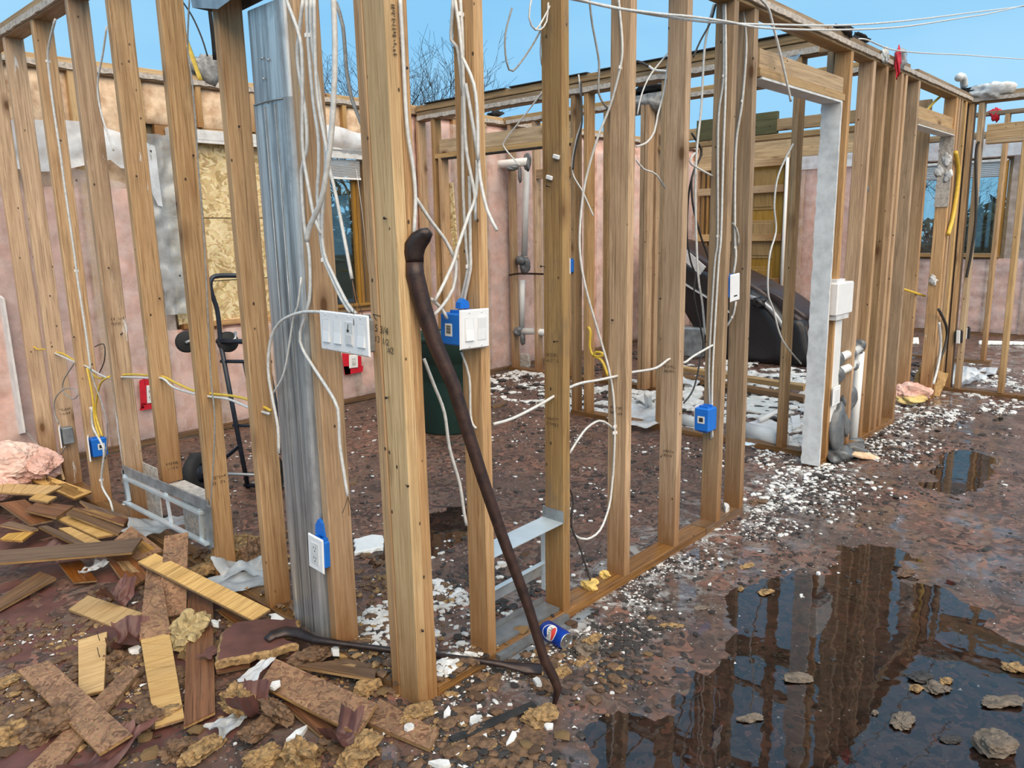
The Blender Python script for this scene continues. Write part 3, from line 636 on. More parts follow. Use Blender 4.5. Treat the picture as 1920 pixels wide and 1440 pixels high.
# ---- wall_far: cross wall that holds the oak door
XH = 7.6
WH = empty('wall_far', (XH, 0, 0), kind='structure')
for y, m in ((3.60, S), (3.34, S), (3.29, S), (2.12, S), (2.16, S), (1.70, S), (1.25, SD), (0.85, S), (0.40, S), (0.05, S)):
    stud_a(WH, y, y, T, 2.45, m, x=XH)
lumber(WH, 'top_plate', (XH+D2/2, -0.9, 2.469), (XH+D2/2, 3.74, 2.469), T, D2, M['top'], (0, 0, 1))
lumber(WH, 'bottom_plate', (XH+D2/2, 0.0, T/2), (XH+D2/2, 3.74, T/2), T, D2, M['plate'], (0, 0, 1))
lumber(WH, 'header', (XH-0.02, 0.9, 2.35), (XH-0.02, 3.30, 2.35), 0.14, T, M['header'], (0, 0, 1))
lumber(WH, 'header', (XH-0.03, 0.9, 2.255), (XH-0.03, 3.34, 2.25), 0.10, T, SF, (0, 0, 1))
# ---- door_1: panelled oak door in its crated frame
DR = empty('door_1', (XH, 2.75, 0), kind='structure')
y0d, y1d = 2.24, 3.10
lumber(DR, 'door_leaf', (XH-0.01, (y0d+y1d)/2, 0.12), (XH-0.01, (y0d+y1d)/2, 2.19), 0.035, y1d-y0d, M['doorwood'], (1, 0, 0))
for z0, z1 in ((1.62, 2.08), (1.05, 1.50), (0.62, 0.95), (0.2, 0.52)):
    for ya, yb in ((2.34, 2.63), (2.71, 3.0)):
        MB().box((XH-0.030, (ya+yb)/2, (z0+z1)/2), (0.012, yb-ya, z1-z0), ch=0.004).box((XH-0.038, (ya+yb)/2, (z0+z1)/2), (0.012, yb-ya-0.07, z1-z0-0.07), ch=0.004).build('door_panel', M['doorwood'], DR)
for y in (y0d-0.03, y1d+0.04, y1d+0.10, y1d+0.16):
    lumber(DR, 'door_frame', (XH-0.02, y, 0.1), (XH-0.02, y, 2.2), 0.10, 0.025, M['jamb'])
for z in (2.16, 1.86, 1.30, 0.78): lumber(DR, 'cleat', (XH-0.08, y0d-0.02, z), (XH-0.08, y1d+0.24, z), 0.085, 0.02, SF, (0, 0, 1))
MB().tube([(XH-0.08, y0d-0.05, 0.3), (XH-0.08, y0d-0.05, 2.2)], 0.02, 8).build('corner_guard', M['pipe'], DR)
# ---- wall_right: outside wall at the far end, with its window
XE = 9.9
WE = empty('wall_right', (XE, 0, 0), kind='structure')
W3 = (0.45, 1.62, 1.02, 2.17)
ys = [-1.5+0.406*i for i in range(13)]
for i, y in enumerate(ys):
    if W3[0]-0.04 < y < W3[1]: stud_a(WE, y, y, T, W3[2]-T, S, x=XE+0.01)
    else: stud_a(WE, y, y, T, 2.45, S, x=XE+0.01)
for i in range(len(ys)-1):
    a, b = ys[i]+T, ys[i+1]
    inw = b > W3[0]-0.05 and a < W3[1]
    for z0, z1 in (((0.04, W3[2]-0.04), (W3[3]+0.04, 2.45)) if inw else ((0.04, 2.45),)):
        def fn(u, v, a=a, b=b, z0=z0, z1=z1, i=i):
            s = a+(b-a)*u; z = z0+(z1-z0)*v; e = min(1.0, 5*min(u, 1-u, 4*v, 4*(1-v)))**0.5
            return (XE+0.06-e*(0.036+0.016*fb(s*9, z*9, i)+0.01*fb(s*5, z*25, i+3)), s, z)
        MB().grid(fn, 8, 26).build('insulation_batt', M['pink'], WE)
for ya, yb, z0, z1 in ((-1.5, W3[0]-0.06, 0.05, 2.3), (W3[0]-0.06, W3[1]+0.06, 0.05, W3[2]-0.05), (W3[1]+0.06, 3.7, 0.05, 2.3), (W3[0]-0.06, W3[1]+0.06, W3[3]+0.04, 2.32)):
    def fn(u, v, ya=ya, yb=yb, z0=z0, z1=z1):
        s = ya+(yb-ya)*u; z = z0+(z1-z0)*v
        return (XE-0.003-abs(0.010*fb(s*7, z*5, 31)+0.014*abs(fb(s*2.5+z*3, z*11, 33))), s, z)
    MB().grid(fn, 40, 36).build('plastic_sheet', M['poly'], WE)
def fn(u, v):
    s = -1.5+5.0*u; z = 2.22+0.22*v; return (XE-0.02-0.02*abs(fb(s*5, z*5, 41)), s, z)
MB().grid(fn, 60, 8).build('plastic_sheet_fold', M['poly_milky'], WE)
lumber(WE, 'bottom_plate', (XE+0.05, -1.6, T/2), (XE+0.05, 3.74, T/2), T, D2, M['plate'], (0, 0, 1))
lumber(WE, 'top_plate', (XE+0.05, -1.6, 2.469), (XE+0.05, 3.74, 2.469), T, D2, M['top'], (0, 0, 1))
lumber(WE, 'top_plate', (XE+0.05, -1.6, 2.508), (XE+0.05, 3.74, 2.508), T, D2, M['header'], (0, 0, 1))
for ya, yb, z0, z1 in ((-1.6, W3[0], 0, 2.5), (W3[1], 3.8, 0, 2.5), (W3[0], W3[1], 0, W3[2]), (W3[0], W3[1], W3[3], 2.5)):
    MB().box((XE+0.115, (ya+yb)/2, (z0+z1)/2), (0.012, yb-ya, z1-z0)).build('sheathing_panel', M['siding'], WE)
W3o = empty('window_2', (XE, 1.03, W3[2]), kind='structure')
for y in (W3[0]+0.01, W3[1]-0.01, W3[0]+0.05, W3[1]-0.05): lumber(W3o, 'window_jamb', (XE+0.03, y, W3[2]), (XE+0.03, y, W3[3]), 0.11, 0.022, M['jamb'])
lumber(W3o, 'window_sill', (XE+0.02, W3[0], W3[2]), (XE+0.02, W3[1], W3[2]), 0.05, 0.12, M['jamb'], (0, 0, 1))
lumber(W3o, 'window_head', (XE+0.02, W3[0], W3[3]), (XE+0.02, W3[1], W3[3]), 0.03, 0.12, M['white_dirty'], (0, 0, 1))
MB().box((XE+0.06, (W3[0]+W3[1])/2, (W3[2]+W3[3])/2), (0.006, W3[1]-W3[0], W3[3]-W3[2])).build('pane', M['glass'], W3o)
for k in range(8): MB().box((XE-0.01, (W3[0]+W3[1])/2, W3[3]-0.03-0.022*k), (0.03, W3[1]-W3[0]-0.1, 0.004), Matrix.Rotation(0.5, 3, 'Y')).build('blind_slat', M['white'], W3o)
# ---- wall_cross: short partition at the far end of the front wall, towards the right
XX = 5.95
WX = empty('wall_cross', (XX, 0, 0), kind='structure')
for y, m in ((-0.10, SF), (-0.03, S), (0.02, SD), (-0.42, SF), (-0.84, S)): stud_a(WX, y, y+0.015, T, 2.36, m, x=XX-0.02)
lumber(WX, 'bottom_plate', (XX+0.03, -1.5, T/2), (XX+0.03, 0.05, T/2), T, D2, M['plate'], (0, 0, 1))
lumber(WX, 'top_plate', (XX+0.03, -1.5, 2.379), (XX+0.03, 0.05, 2.379), T, D2, M['top'], (0, 0, 1))
lumber(WX, 'top_plate', (XX+0.03, -1.5, 2.418), (XX+0.03, -0.05, 2.418), T, D2, M['header'], (0, 0, 1))
drywall_edge(WX, (XX-0.022, -1.4, 2.40), (XX-0.022, 0.0, 2.40), (0, 0, 1), (-1, 0, 0), h=0.03, seed=21)
lumber(WX, 'header', (XX+0.0, -1.4, 2.135), (XX+0.0, -0.12, 2.135), 0.11, T, SF, (0, 0, 1))
lumber(WX, 'header', (XX+0.02, -1.4, 2.06), (XX+0.02, -0.12, 2.06), T, D2, SF, (0, 0, 1))
# ================================================================ THINGS FIXED TO THE FRAMES
def qframe(q, fn, val):
    """corner pixels TL, TR, BR, BL on a known plane -> centre, axes (x right, y up, z out), width, height"""
    P = [fn(a, b, val) for a, b in q]; c = sum(P, Vector())/4
    r = ((P[1]-P[0])+(P[2]-P[3]))/2; u = ((P[0]-P[3])+(P[1]-P[2]))/2; w, h = r.length, u.length
    z = r.cross(u).normalized()
    if z.dot(CAM-c) < 0: z = -z
    y = u.normalized(); x = y.cross(z).normalized()
    return c, Matrix((x, y, z)).transposed(), w, h
def place(ob_mb, name, mat, parent, c, R): return ob_mb.build(name, mat, parent, origin=c, R=R)
def LW(c, R, p): return c + R @ Vector(p)
def plate_mb(c, R, w, h, th=0.005):
    mb = MB(); e = 0.004
    pts = [(-w/2, -h/2, 0), (w/2, -h/2, 0), (w/2, h/2, 0), (-w/2, h/2, 0), (-w/2+e, -h/2+e, th), (w/2-e, -h/2+e, th), (w/2-e, h/2-e, th), (-w/2+e, h/2-e, th)]
    return mb.add([LW(c, R, p) for p in pts], [(3, 2, 1, 0), (4, 5, 6, 7), (0, 1, 5, 4), (1, 2, 6, 5), (2, 3, 7, 6), (3, 0, 4, 7)])
def rocker(parent, c, R, x, w=0.032, h=0.066, z=0.005, on=True):
    f = MB().box(LW(c, R, (x, 0, z)), (w+0.005, h+0.005, 0.0016), R).build('switch_surround', M['white_dirty'], parent)
    mb = MB(); a, b = (0.006, 0.001) if on else (0.001, 0.006)
    pts = [(-w/2, -h/2, 0), (w/2, -h/2, 0), (w/2, 0, 0), (-w/2, 0, 0), (w/2, h/2, 0), (-w/2, h/2, 0), (-w/2, -h/2, a), (w/2, -h/2, a), (w/2, 0, 0.002), (-w/2, 0, 0.002), (w/2, h/2, b), (-w/2, h/2, b)]
    mb.add([LW(c, R, (x+p[0], p[1], z+p[2])) for p in pts], [(6, 7, 8, 9), (9, 8, 10, 11), (0, 1, 7, 6), (4, 5, 11, 10), (1, 2, 8, 7), (2, 4, 10, 8), (3, 0, 6, 9), (5, 3, 9, 11)])
    return mb.build('rocker_switch', M['white'], parent)
def screws(parent, c, R, pts):
    for p in pts: MB().lathe([(0.0, 0.0014), (0.0026, 0.001), (0.003, 0.0)], LW(c, R, p), R.col[2], 10).build('screw', M['white_dirty'], parent)
def box_thing(name, label, cat, q, fn, val, depth, boxmat, gangs=1, kind='blank', group=None, bw=None, bh=0.095, boff=(0, 0), platemat='white'):
    c, R, w, h = qframe(q, fn, val)
    t = empty(name, c, label, cat, group)
    place(plate_mb(c, R, w, h), 'cover_plate', M[platemat], t, c, R)
    if depth:
        bw = bw or w*0.86
        mb = MB().box(LW(c, R, (boff[0], boff[1], -depth/2-0.001)), (bw, bh, depth), R, ch=0.004)
        for s in (-1, 1): mb.box(LW(c, R, (boff[0]+s*bw*0.3, boff[1]+bh/2+0.004, -depth*0.4)), (0.012, 0.010, depth*0.5), R)
        mb.build('box', boxmat, t, origin=c, R=R)
    if kind == 'rocker':
        for k in range(gangs): rocker(t, c, R, (k-(gangs-1)/2)*w/(gangs+0.35), on=(k % 2 == 0))
        screws(t, c, R, [((k-(gangs-1)/2)*w/(gangs+0.35), s*h*0.42, 0.005) for k in range(gangs) for s in (-1, 1)])
    if kind == 'outlet':
        MB().box(LW(c, R, (0, 0, 0.0055)), (w*0.5, h*0.62, 0.003), R).build('receptacle', M['white_dirty'], t, origin=c, R=R)
        mb = MB()
        for s in (-1, 1):
            for dx in (-0.006, 0.006): mb.box(LW(c, R, (dx, s*0.018+0.004, 0.0072)), (0.0022, 0.008, 0.0006), R)
            mb.lathe([(0.0, 0.0006), (0.0026, 0.0005), (0.0027, 0)], LW(c, R, (0, s*0.018-0.008, 0.007)), R.col[2], 8)
        mb.build('slots', M['slot'], t, origin=c, R=R)
        screws(t, c, R, [(0, s*h*0.44, 0.005) for s in (-1, 1)])
    return t, c, R, w, h
def text_mesh(s, size):
    cu = bpy.data.curves.new('lettering', 'FONT'); cu.body = s; cu.size = size; cu.align_x = 'CENTER'; cu.align_y = 'CENTER'; cu.resolution_u = 3; cu.extrude = 0
    o = bpy.data.objects.new('lettering', cu); COL.objects.link(o); dg = bpy.context.evaluated_depsgraph_get(); me = bpy.data.meshes.new_from_object(o.evaluated_get(dg))
    vs = [v.co.copy() for v in me.vertices]; fs = [tuple(p.vertices) for p in me.polygons]
    bpy.data.objects.remove(o); bpy.data.curves.remove(cu); bpy.data.meshes.remove(me); return vs, fs
# four-gang switch plate
t, c, R, w, h = box_thing('switch_box', 'wide white plate with four switches hanging beside the corner post', 'switch', [(600, 581), (692, 592), (695, 672), (605, 653)], onx, -0.030, 0.055, M['galv_dull'], 4, None, bw=0.19, boff=(0.016, 0))
for k, x in enumerate((-0.075, -0.025, 0.026, 0.076)):
    if k != 2: rocker(t, c, R, x*w/0.21, on=True)
screws(t, c, R, [(x*w/0.21, s*h*0.42, 0.005) for x in (-0.075, -0.025, 0.026, 0.076) for s in (-1, 1)])
MB().box(LW(c, R, (0.026*w/0.21, 0, 0.006)), (0.036, 0.070, 0.002), R).box(LW(c, R, (0.026*w/0.21, -0.016, 0.008)), (0.030, 0.028, 0.003), R).build('timer_switch', M['white_dirty'], t, origin=c, R=R)
MB().lathe([(0, 0.004), (0.004, 0.003), (0.004, 0)], LW(c, R, (0.024*w/0.21, 0.010, 0.007)), R.col[2], 10).bar(LW(c, R, (0.024*w/0.21, 0.012, 0.009)), LW(c, R, (0.027*w/0.21, 0.030, 0.009)), 0.0016, 0.001).build('dial', M['slot'], t, origin=c, R=R)
# two-gang blue box
t, c, R, w, h = box_thing('switch_box', 'white plate with two switches on a deep blue box behind the leaning bar', 'switch', [(861, 582), (916, 577), (916, 649), (862, 658)], ony, -0.016, 0.085, M['blue'], 2, 'rocker', bw=0.095, boff=(-0.012, 0.0))
MB().box(LW(c, R, (-0.012-0.0480, -0.002, -0.048)), (0.0008, 0.038, 0.030), R).build('label_sticker', M['sticker'], t, origin=c, R=R)
mb = MB()
for k in range(6): mb.box(LW(c, R, (-0.012-0.0486, 0.009-0.0042*k, -0.048)), (0.0006, 0.0022 if k % 2 else 0.003, 0.018), R)
mb.build('bar_code', M['ink'], t, origin=c, R=R)
MB().prism([(-0.02, 0), (0.02, 0), (0.016, 0.02), (-0.004, 0.03), (-0.018, 0.018)], 0.02, R, LW(c, R, (0.0, h/2, -0.05))).build('nail_tab', M['blue'], t, origin=c, R=R)
# single device on the doorway stud
t, c, R, w, h = box_thing('switch_box', 'narrow white cover on a blue box fixed high on the doorway stud', 'switch', [(1369, 514), (1386, 513), (1385, 566), (1369, 563)], ony, -0.010, 0.07, M['blue'], bw=0.058, boff=(-0.012, 0.004))
MB().box(LW(c, R, (0, -h*0.30, 0.0055)), (w*0.36, 0.006, 0.001), R).build('slot', M['slot'], t, origin=c, R=R)
# blue outlet box seen from behind, doorway side
def blue_back(label, X, ya, yb, za, zb, plate_dir, px_=None):
    ctr = Vector((X, (ya+yb)/2, (za+zb)/2)); t = empty('outlet_box', ctr, label, 'electrical box')
    w_ = 0.078
    mb = MB().box(ctr, (w_, yb-ya, zb-za), ch=0.005)
    for s in (-1, 1): mb.box(ctr+Vector((s*0.018, 0, (zb-za)/2+0.004)), (0.012, (yb-ya)*0.6, 0.010)).box(ctr+Vector((s*0.018, 0, -(zb-za)/2-0.003)), (0.012, (yb-ya)*0.6, 0.008))
    mb.build('box', M['blue'], t)
    return t, ctr, w_
t, ctr, w_ = blue_back('blue outlet box low on the doorway stud with a white plate behind', 1.821, 0.016, 0.090, 0.495, 0.605, 'y')
MB().box(ctr+Vector((0.004, 0.040, 0.002)), (0.072, 0.005, 0.116)).build('cover_plate', M['white'], t)
for ctr_, R_ in ((ctr+Vector((-w_/2-0.0006, 0.002, 0)), Matrix(((0, 0, -1), (-1, 0, 0), (0, 1, 0)))),):
    MB().box(ctr_, (0.036, 0.034, 0.0008), R_).build('label_sticker', M['sticker'], t)
    MB().box(ctr_+Vector((-0.0007, 0, 0)), (0.020, 0.020, 0.0006), R_).build('code_patch', M['ink'], t)
# blue outlet box on the left wall
p0 = onx(186, 840, 0.035); yy = 2.655
ctr = Vector((0.040, yy-0.032, ony(186, 839, yy-0.06).z)); t = empty('outlet_box', ctr, 'blue outlet box with white plate and a yellow cable running into it', 'electrical box')
MB().box(ctr, (0.075, 0.062, 0.098), ch=0.005).box(ctr+Vector((0.0, -0.015, 0.053)), (0.05, 0.014, 0.010)).build('box', M['blue'], t)
MB().box(ctr+Vector((-0.043, 0.0, 0)), (0.006, 0.085, 0.125), Matrix.Rotation(-0.35, 3, 'Z')).build('cover_plate', M['white'], t)
MB().box(ctr+Vector((0.006, -0.0316, 0.004)), (0.034, 0.0008, 0.032)).build('label_sticker', M['sticker'], t)
MB().box(ctr+Vector((0.006, -0.0323, 0.004)), (0.020, 0.0006, 0.018)).build('code_patch', M['ink'], t)
# small plate with grey box, next stud
yy = 3.10; ctr = Vector((0.030, yy-0.030, ony(112, 820, yy-0.05).z)); t = empty('outlet_box', ctr, 'small white plate on a grey box, next to the pink insulation heap', 'electrical box')
MB().box(ctr, (0.055, 0.055, 0.095), ch=0.004).build('box', M['galv_dull'], t)
MB().box(ctr+Vector((-0.034, -0.004, 0)), (0.006, 0.074, 0.118), Matrix.Rotation(-0.35, 3, 'Z')).build('cover_plate', M['white'], t)
# outlet by the duct
t, c, R, w, h = box_thing('outlet_box', 'white outlet plate low beside the foot of the silver duct', 'electrical box', [(578, 1000), (607, 1011), (608, 1074), (582, 1064)], onx, -0.022, 0.045, M['blue'], 1, 'outlet', bw=0.07, boff=(0.010, 0.004))
MB().prism([(-0.03, 0), (0.022, 0), (0.012, 0.045), (-0.01, 0.055), (-0.028, 0.03)], 0.012, R, LW(c, R, (0.005, h/2, -0.02))).build('blue_tab', M['blue'], t, origin=c, R=R)
# taped outlets on the outside wall
def taped(label, q, tape):
    c, R, w, h = qframe(q, ony, YB-0.035); t = empty('outlet_plate', c, label, 'electrical outlet')
    place(plate_mb(c, R, w, h), 'cover_plate', M['white'], t, c, R)
    MB().box(LW(c, R, (0, 0, 0.0055)), (w*0.5, h*0.62, 0.003), R).build('receptacle', M['white_dirty'], t, origin=c, R=R)
    mb = MB()
    for s in (-1, 1): mb.box(LW(c, R, (-0.008, s*0.02, 0.0075)), (0.004, 0.010, 0.0006), R).box(LW(c, R, (0.008, s*0.02, 0.0075)), (0.004, 0.010, 0.0006), R)
    mb.build('slots', M['slot'], t, origin=c, R=R)
    P = [ony(a, b, YB-0.028) for a, b in tape]
    for k in range(0, len(P), 4):
        n = R.col[2]*0.002; vs = P[k:k+4]+[p+n for p in P[k:k+4]]
        MB().add(vs, [(3, 2, 1, 0), (4, 5, 6, 7), (0, 1, 5, 4), (1, 2, 6, 5), (2, 3, 7, 6), (3, 0, 4, 7)]).build('red_tape', M['red'], t)
taped('white outlet framed with red tape seen below the four-switch plate', [(654, 663), (671, 668), (671, 688), (655, 692)], [(641, 662), (655, 664), (657, 702), (646, 703), (669, 667), (677, 668), (678, 688), (670, 690), (644, 687), (681, 686), (680, 697), (647, 703)])
taped('outlet framed with red tape seen between the left wall studs', [(274, 724), (287, 721), (287, 755), (277, 757)], [(261, 714), (272, 709), (276, 763), (264, 767), (270, 710), (288, 707), (288, 722), (270, 724), (264, 757), (288, 752), (288, 766), (262, 770)])
# far outlets and the small blue one deeper in
box_thing('outlet_box', 'small white plate low on the far studs, nearer of a pair', 'electrical box', [(1793, 621), (1801, 618), (1799, 643), (1793, 646)], onx, 5.90, 0.04, M['slot'], bw=0.06)
box_thing('outlet_box', 'small white plate low on the far studs, farther of a pair', 'electrical box', [(1807, 616), (1814, 613), (1812, 634), (1806, 637)], onx, 6.05, 0.04, M['slot'], bw=0.06)
box_thing('outlet_box', 'tiny blue box with white plate on the partition studs behind the bare cable', 'electrical box', [(1066, 484), (1070, 484), (1070, 514), (1066, 514)], onx, 3.26, 0.05, M['blue'], bw=0.05)
# ---- galvanised duct between two studs of the left wall
dz0, dz1 = 0.0, 2.30
def duct_mb(z0, z1, yl, yr, grow=0.0):
    prof = []                                   # rounded flat oval, -X face towards the camera
    x_0, x_1 = 0.002-grow, 0.087+grow; ya, yb = yr-grow, yl+grow; r = 0.0415
    for cx, cy, a0 in ((x_0+r, yb-r, 180), (x_0+r, ya+r, 270-90+90), (x_1-r, ya+r, 0), (x_1-r, yb-r, 90)):
        pass
    ring = []
    for cx, cy, a0 in ((x_0+r, ya+r, 180), (x_1-r, ya+r, 270), (x_1-r, yb-r, 0), (x_0+r, yb-r, 90)):
        for k in range(6):
            a = math.radians(a0+18*k); ring.append((cx+r*math.cos(a), cy+r*math.sin(a)))
    n = len(ring); vs = [(p[0], p[1], z) for z in (z0, z1) for p in ring]
    return MB().add(vs, [(i, (i+1) % n, n+(i+1) % n, n+i) for i in range(n)], 0, True)
dt = empty('metal_duct', (0.045, 0.60, 0), 'tall shiny galvanised duct standing between two studs', 'duct')
duct_mb(0.0, 1.835, 0.725, 0.485).build('lower_section', M['galv'], dt)
duct_mb(1.825, 2.11, 0.722, 0.488, -0.002).build('upper_section', M['galv'], dt)
MB().tube([(0.0, 0.52, 1.83), (-0.003, 0.60, 1.832), (0.0, 0.69, 1.83)], 0.002, 5).build('seam', M['galv_dull'], dt)
for yv in (0.565, 0.625): MB().tube([(-0.0005, yv, 0.05), (-0.0005, yv, 1.82)], 0.0016, 5).build('crease', M['galv_dull'], dt)
for yv, zv in ((0.62, 1.96), (0.62, 1.90), (0.605, 1.83), (0.585, 1.95)): MB().lathe([(0, 0.003), (0.004, 0.002), (0.005, 0)], (0.0, yv, zv), (-1, 0, 0), 8).build('screw', M['galv_dull'], dt)
boot = MB(); ring0 = [(-0.03, 0.98, 2.17), (-0.035, 0.80, 2.13), (-0.06, 0.60, 2.135), (-0.05, 0.42, 2.19), (0.11, 0.42, 2.19), (0.11, 0.98, 2.17)]; ring1 = [(-0.05, 0.99, 2.42), (-0.06, 0.80, 2.42), (-0.07, 0.6, 2.42), (-0.06, 0.41, 2.42), (0.12, 0.41, 2.42), (0.12, 0.99, 2.42)]
boot.add(ring0+ring1, [(i, (i+1) % 6, 6+(i+1) % 6, 6+i) for i in range(6)]+[(6, 7, 8, 9, 10, 11)]).build('duct_hood', M['galv_dull'], dt)
# ---- register frame low on the left wall
rf = empty('register_frame', (0, 1.8, 0.2), 'galvanised register frame bent around an opening low on the left wall', 'metal frame')
q = [onx(*p, -0.012) for p in ((231, 880), (390, 948), (395, 1024), (240, 944))]
q2 = [onx(*p, -0.004) for p in ((238, 888), (383, 954), (386, 1018), (246, 938))]
def strap(a, b, w, d, name='flange', mat='galv_dull', x=(0, 0, 1)): return MB().bar(a, b, w, d, x).build(name, M[mat], rf)
strap(q[0], q[1], 0.042, 0.008); strap(q2[0]+Vector((-.012, 0, -.016)), q2[1]+Vector((-.012, 0, -.016)), 0.012, 0.022, 'lip', 'galv_bright')
strap(q[3], q[2], 0.026, 0.006); strap(q[3]+Vector((-.012, 0, .012)), q[2]+Vector((-.012, 0, .012)), 0.010, 0.022, 'lip', 'galv_bright')
strap(q[0], q[3], 0.036, 0.008, x=(0, 1, 0)); strap(q2[0]+Vector((-.010, 0, 0)), q2[3]+Vector((-.010, 0, 0)), 0.014, 0.016, 'lip', 'galv_bright', (0, 1, 0))
strap(q[1], q[2], 0.040, 0.010, x=(0, 1, 0)); strap(q2[1]+Vector((-.010, 0.01, 0)), q2[2]+Vector((-.010, 0.01, 0)), 0.012, 0.016, 'lip', 'galv_bright', (0, 1, 0))
a, b = onx(311, 922, -0.010), onx(322, 985, -0.010); strap(a, b, 0.030, 0.004, 'centre_strip', 'white_dirty', (0, 1, 0))
MB().box((0.045, 1.525, 0.335), (0.09, 0.385, 0.014)).box((0.086, 1.62, 0.20), (0.006, 0.26, 0.27)).box((0.085, 2.10, 0.19), (0.006, 0.20, 0.30)).build('plaster_lining', M['drywall_edge'], WA)
# ---- return-air frame in the front wall
ra = empty('return_frame', (0.5, 0.045, 0.2), 'bright galvanised return-air frame low between two front studs', 'metal frame')
def pl(P, name, mat, th=0.003):
    n = (P[1]-P[0]).cross(P[2]-P[0]).normalized()*th
    k = len(P); vs = [p for p in P]+[p+n for p in P]
    return MB().add(vs, [tuple(range(k-1, -1, -1)), tuple(range(k, 2*k))]+[(i, (i+1) % k, k+(i+1) % k, k+i) for i in range(k)]).build(name, M[mat], ra)
zt = 0.385
pl([Vector((0.338, 0.0, zt-0.01)), Vector((0.70, 0.0, zt)), Vector((0.70, 0.098, zt)), Vector((0.338, 0.098, zt-0.01))], 'top_shelf', 'galv_bright')
pl([Vector((0.698, 0.0, zt)), Vector((0.698, 0.098, zt)), Vector((0.698, 0.098, zt+0.045)), Vector((0.698, 0.0, zt+0.045))], 'end_flange', 'galv_dull')
pl([Vector((0.694, 0.086, 0.10)), Vector((0.694, 0.104, 0.10)), Vector((0.694, 0.104, zt)), Vector((0.694, 0.086, zt))], 'side_strip', 'galv_bright')
pl([Vector((0.338, 0.10, 0.150)), Vector((0.695, 0.10, 0.160)), Vector((0.695, 0.10, 0.205)), Vector((0.338, 0.10, 0.195))], 'back_rail', 'galv_dull')
pl([Vector((0.338, 0.085, 0.197)), Vector((0.695, 0.085, 0.207)), Vector((0.695, 0.104, 0.207)), Vector((0.338, 0.104, 0.197))], 'back_rail_lip', 'galv_bright')
mb = MB().box((0.52, 0.055, 0.046), (0.35, 0.075, 0.012)).box((0.52, -0.006, 0.018), (0.37, 0.028, 0.030)).box((0.52, 0.097, 0.045), (0.35, 0.006, 0.05))
mb.build('sill_channel', M['tape'], ra)
mb = MB().box((0.53, -0.040, 0.006), (0.62, 0.036, 0.004), Matrix.Rotation(0.04, 3, 'Z')); mb.build('floor_flange', M['galv_dull'], ra)
# ---- laundry plumbing in the bay beyond the white post
lp = empty('utility_box', (3.42, 0.03, 0), 'white utility box on a tall white trunking in the stud bay beside the painted post', 'utility box')
c, R, w, h = qframe([(1573, 530), (1602, 528), (1598, 587), (1569, 592)], ony, -0.035)
MB().box(LW(c, R, (0, 0, -0.045)), (w, h, 0.09), R, ch=0.006).box(LW(c, R, (-w*0.2, h/2+0.01, -0.05)), (w*0.5, 0.02, 0.07), R).build('box', M['white'], lp, origin=c, R=R)
MB().box(LW(c, R, (-0.01, -h/2-0.012, -0.045)), (w*0.8, 0.03, 0.075), R).build('collar', M['white_dirty'], lp, origin=c, R=R)
a, b = ony(1579, 600, -0.02), ony(1563, 815, -0.01); a.y = b.y = 0.020
MB().bar(a, b, 0.105, 0.05, (1, 0, 0), ch=0.006).build('trunking', M['pipe'], lp)
c, R, w, h = qframe([(1562, 726), (1575, 722), (1573, 757), (1560, 761)], ony, -0.018)
place(plate_mb(c, R, w, h), 'outlet_plate', M['white'], lp, c, R)
MB().box(LW(c, R, (0, 0, 0.006)), (w*0.5, h*0.65, 0.003), R).build('receptacle', M['white_dirty'], lp, origin=c, R=R)
# ================================================================ LUMPS, PIPES, TAPE
_ICO = {}
def ico(sub):
    if sub not in _ICO:
        bm = bmesh.new(); bmesh.ops.create_icosphere(bm, subdivisions=sub, radius=1.0)
        _ICO[sub] = ([v.co.copy() for v in bm.verts], [tuple(v.index for v in f.verts) for f in bm.faces]); bm.free()
    return _ICO[sub]
def lump(mb, c, size, seed=0, rough=0.3, freq=1.6, sub=3, R=None, boxy=0.0, mi=0, smooth=True):
    vs, fs = ico(sub); c = Vector(c); out = []
    A = np.array([tuple(v) for v in vs]); n = fbm(A[:, 0]*freq+A[:, 2]*0.7*freq+seed*3.1, A[:, 1]*freq-A[:, 2]*0.9*freq+seed*1.7, seed, 4)
    for v, k in zip(vs, n):
        p = v.copy()
        if boxy: m = max(abs(p.x), abs(p.y), abs(p.z)); p = p.lerp(p/m, boxy)
        p = p*(1+rough*float(k)); p = Vector((p.x*size[0]/2, p.y*size[1]/2, p.z*size[2]/2))
        out.append(c+(R @ p if R else p))
    return mb.add(out, fs, mi, smooth)
def rotz(a): return Matrix.Rotation(a, 3, 'Z')
def euler(x, y, z): return Matrix.Rotation(z, 3, 'Z') @ Matrix.Rotation(y, 3, 'Y') @ Matrix.Rotation(x, 3, 'X')
def one(mb, name, mat, label, cat, group=None, **k): return tag(mb.build(name, mat, **k), label, cat, group)
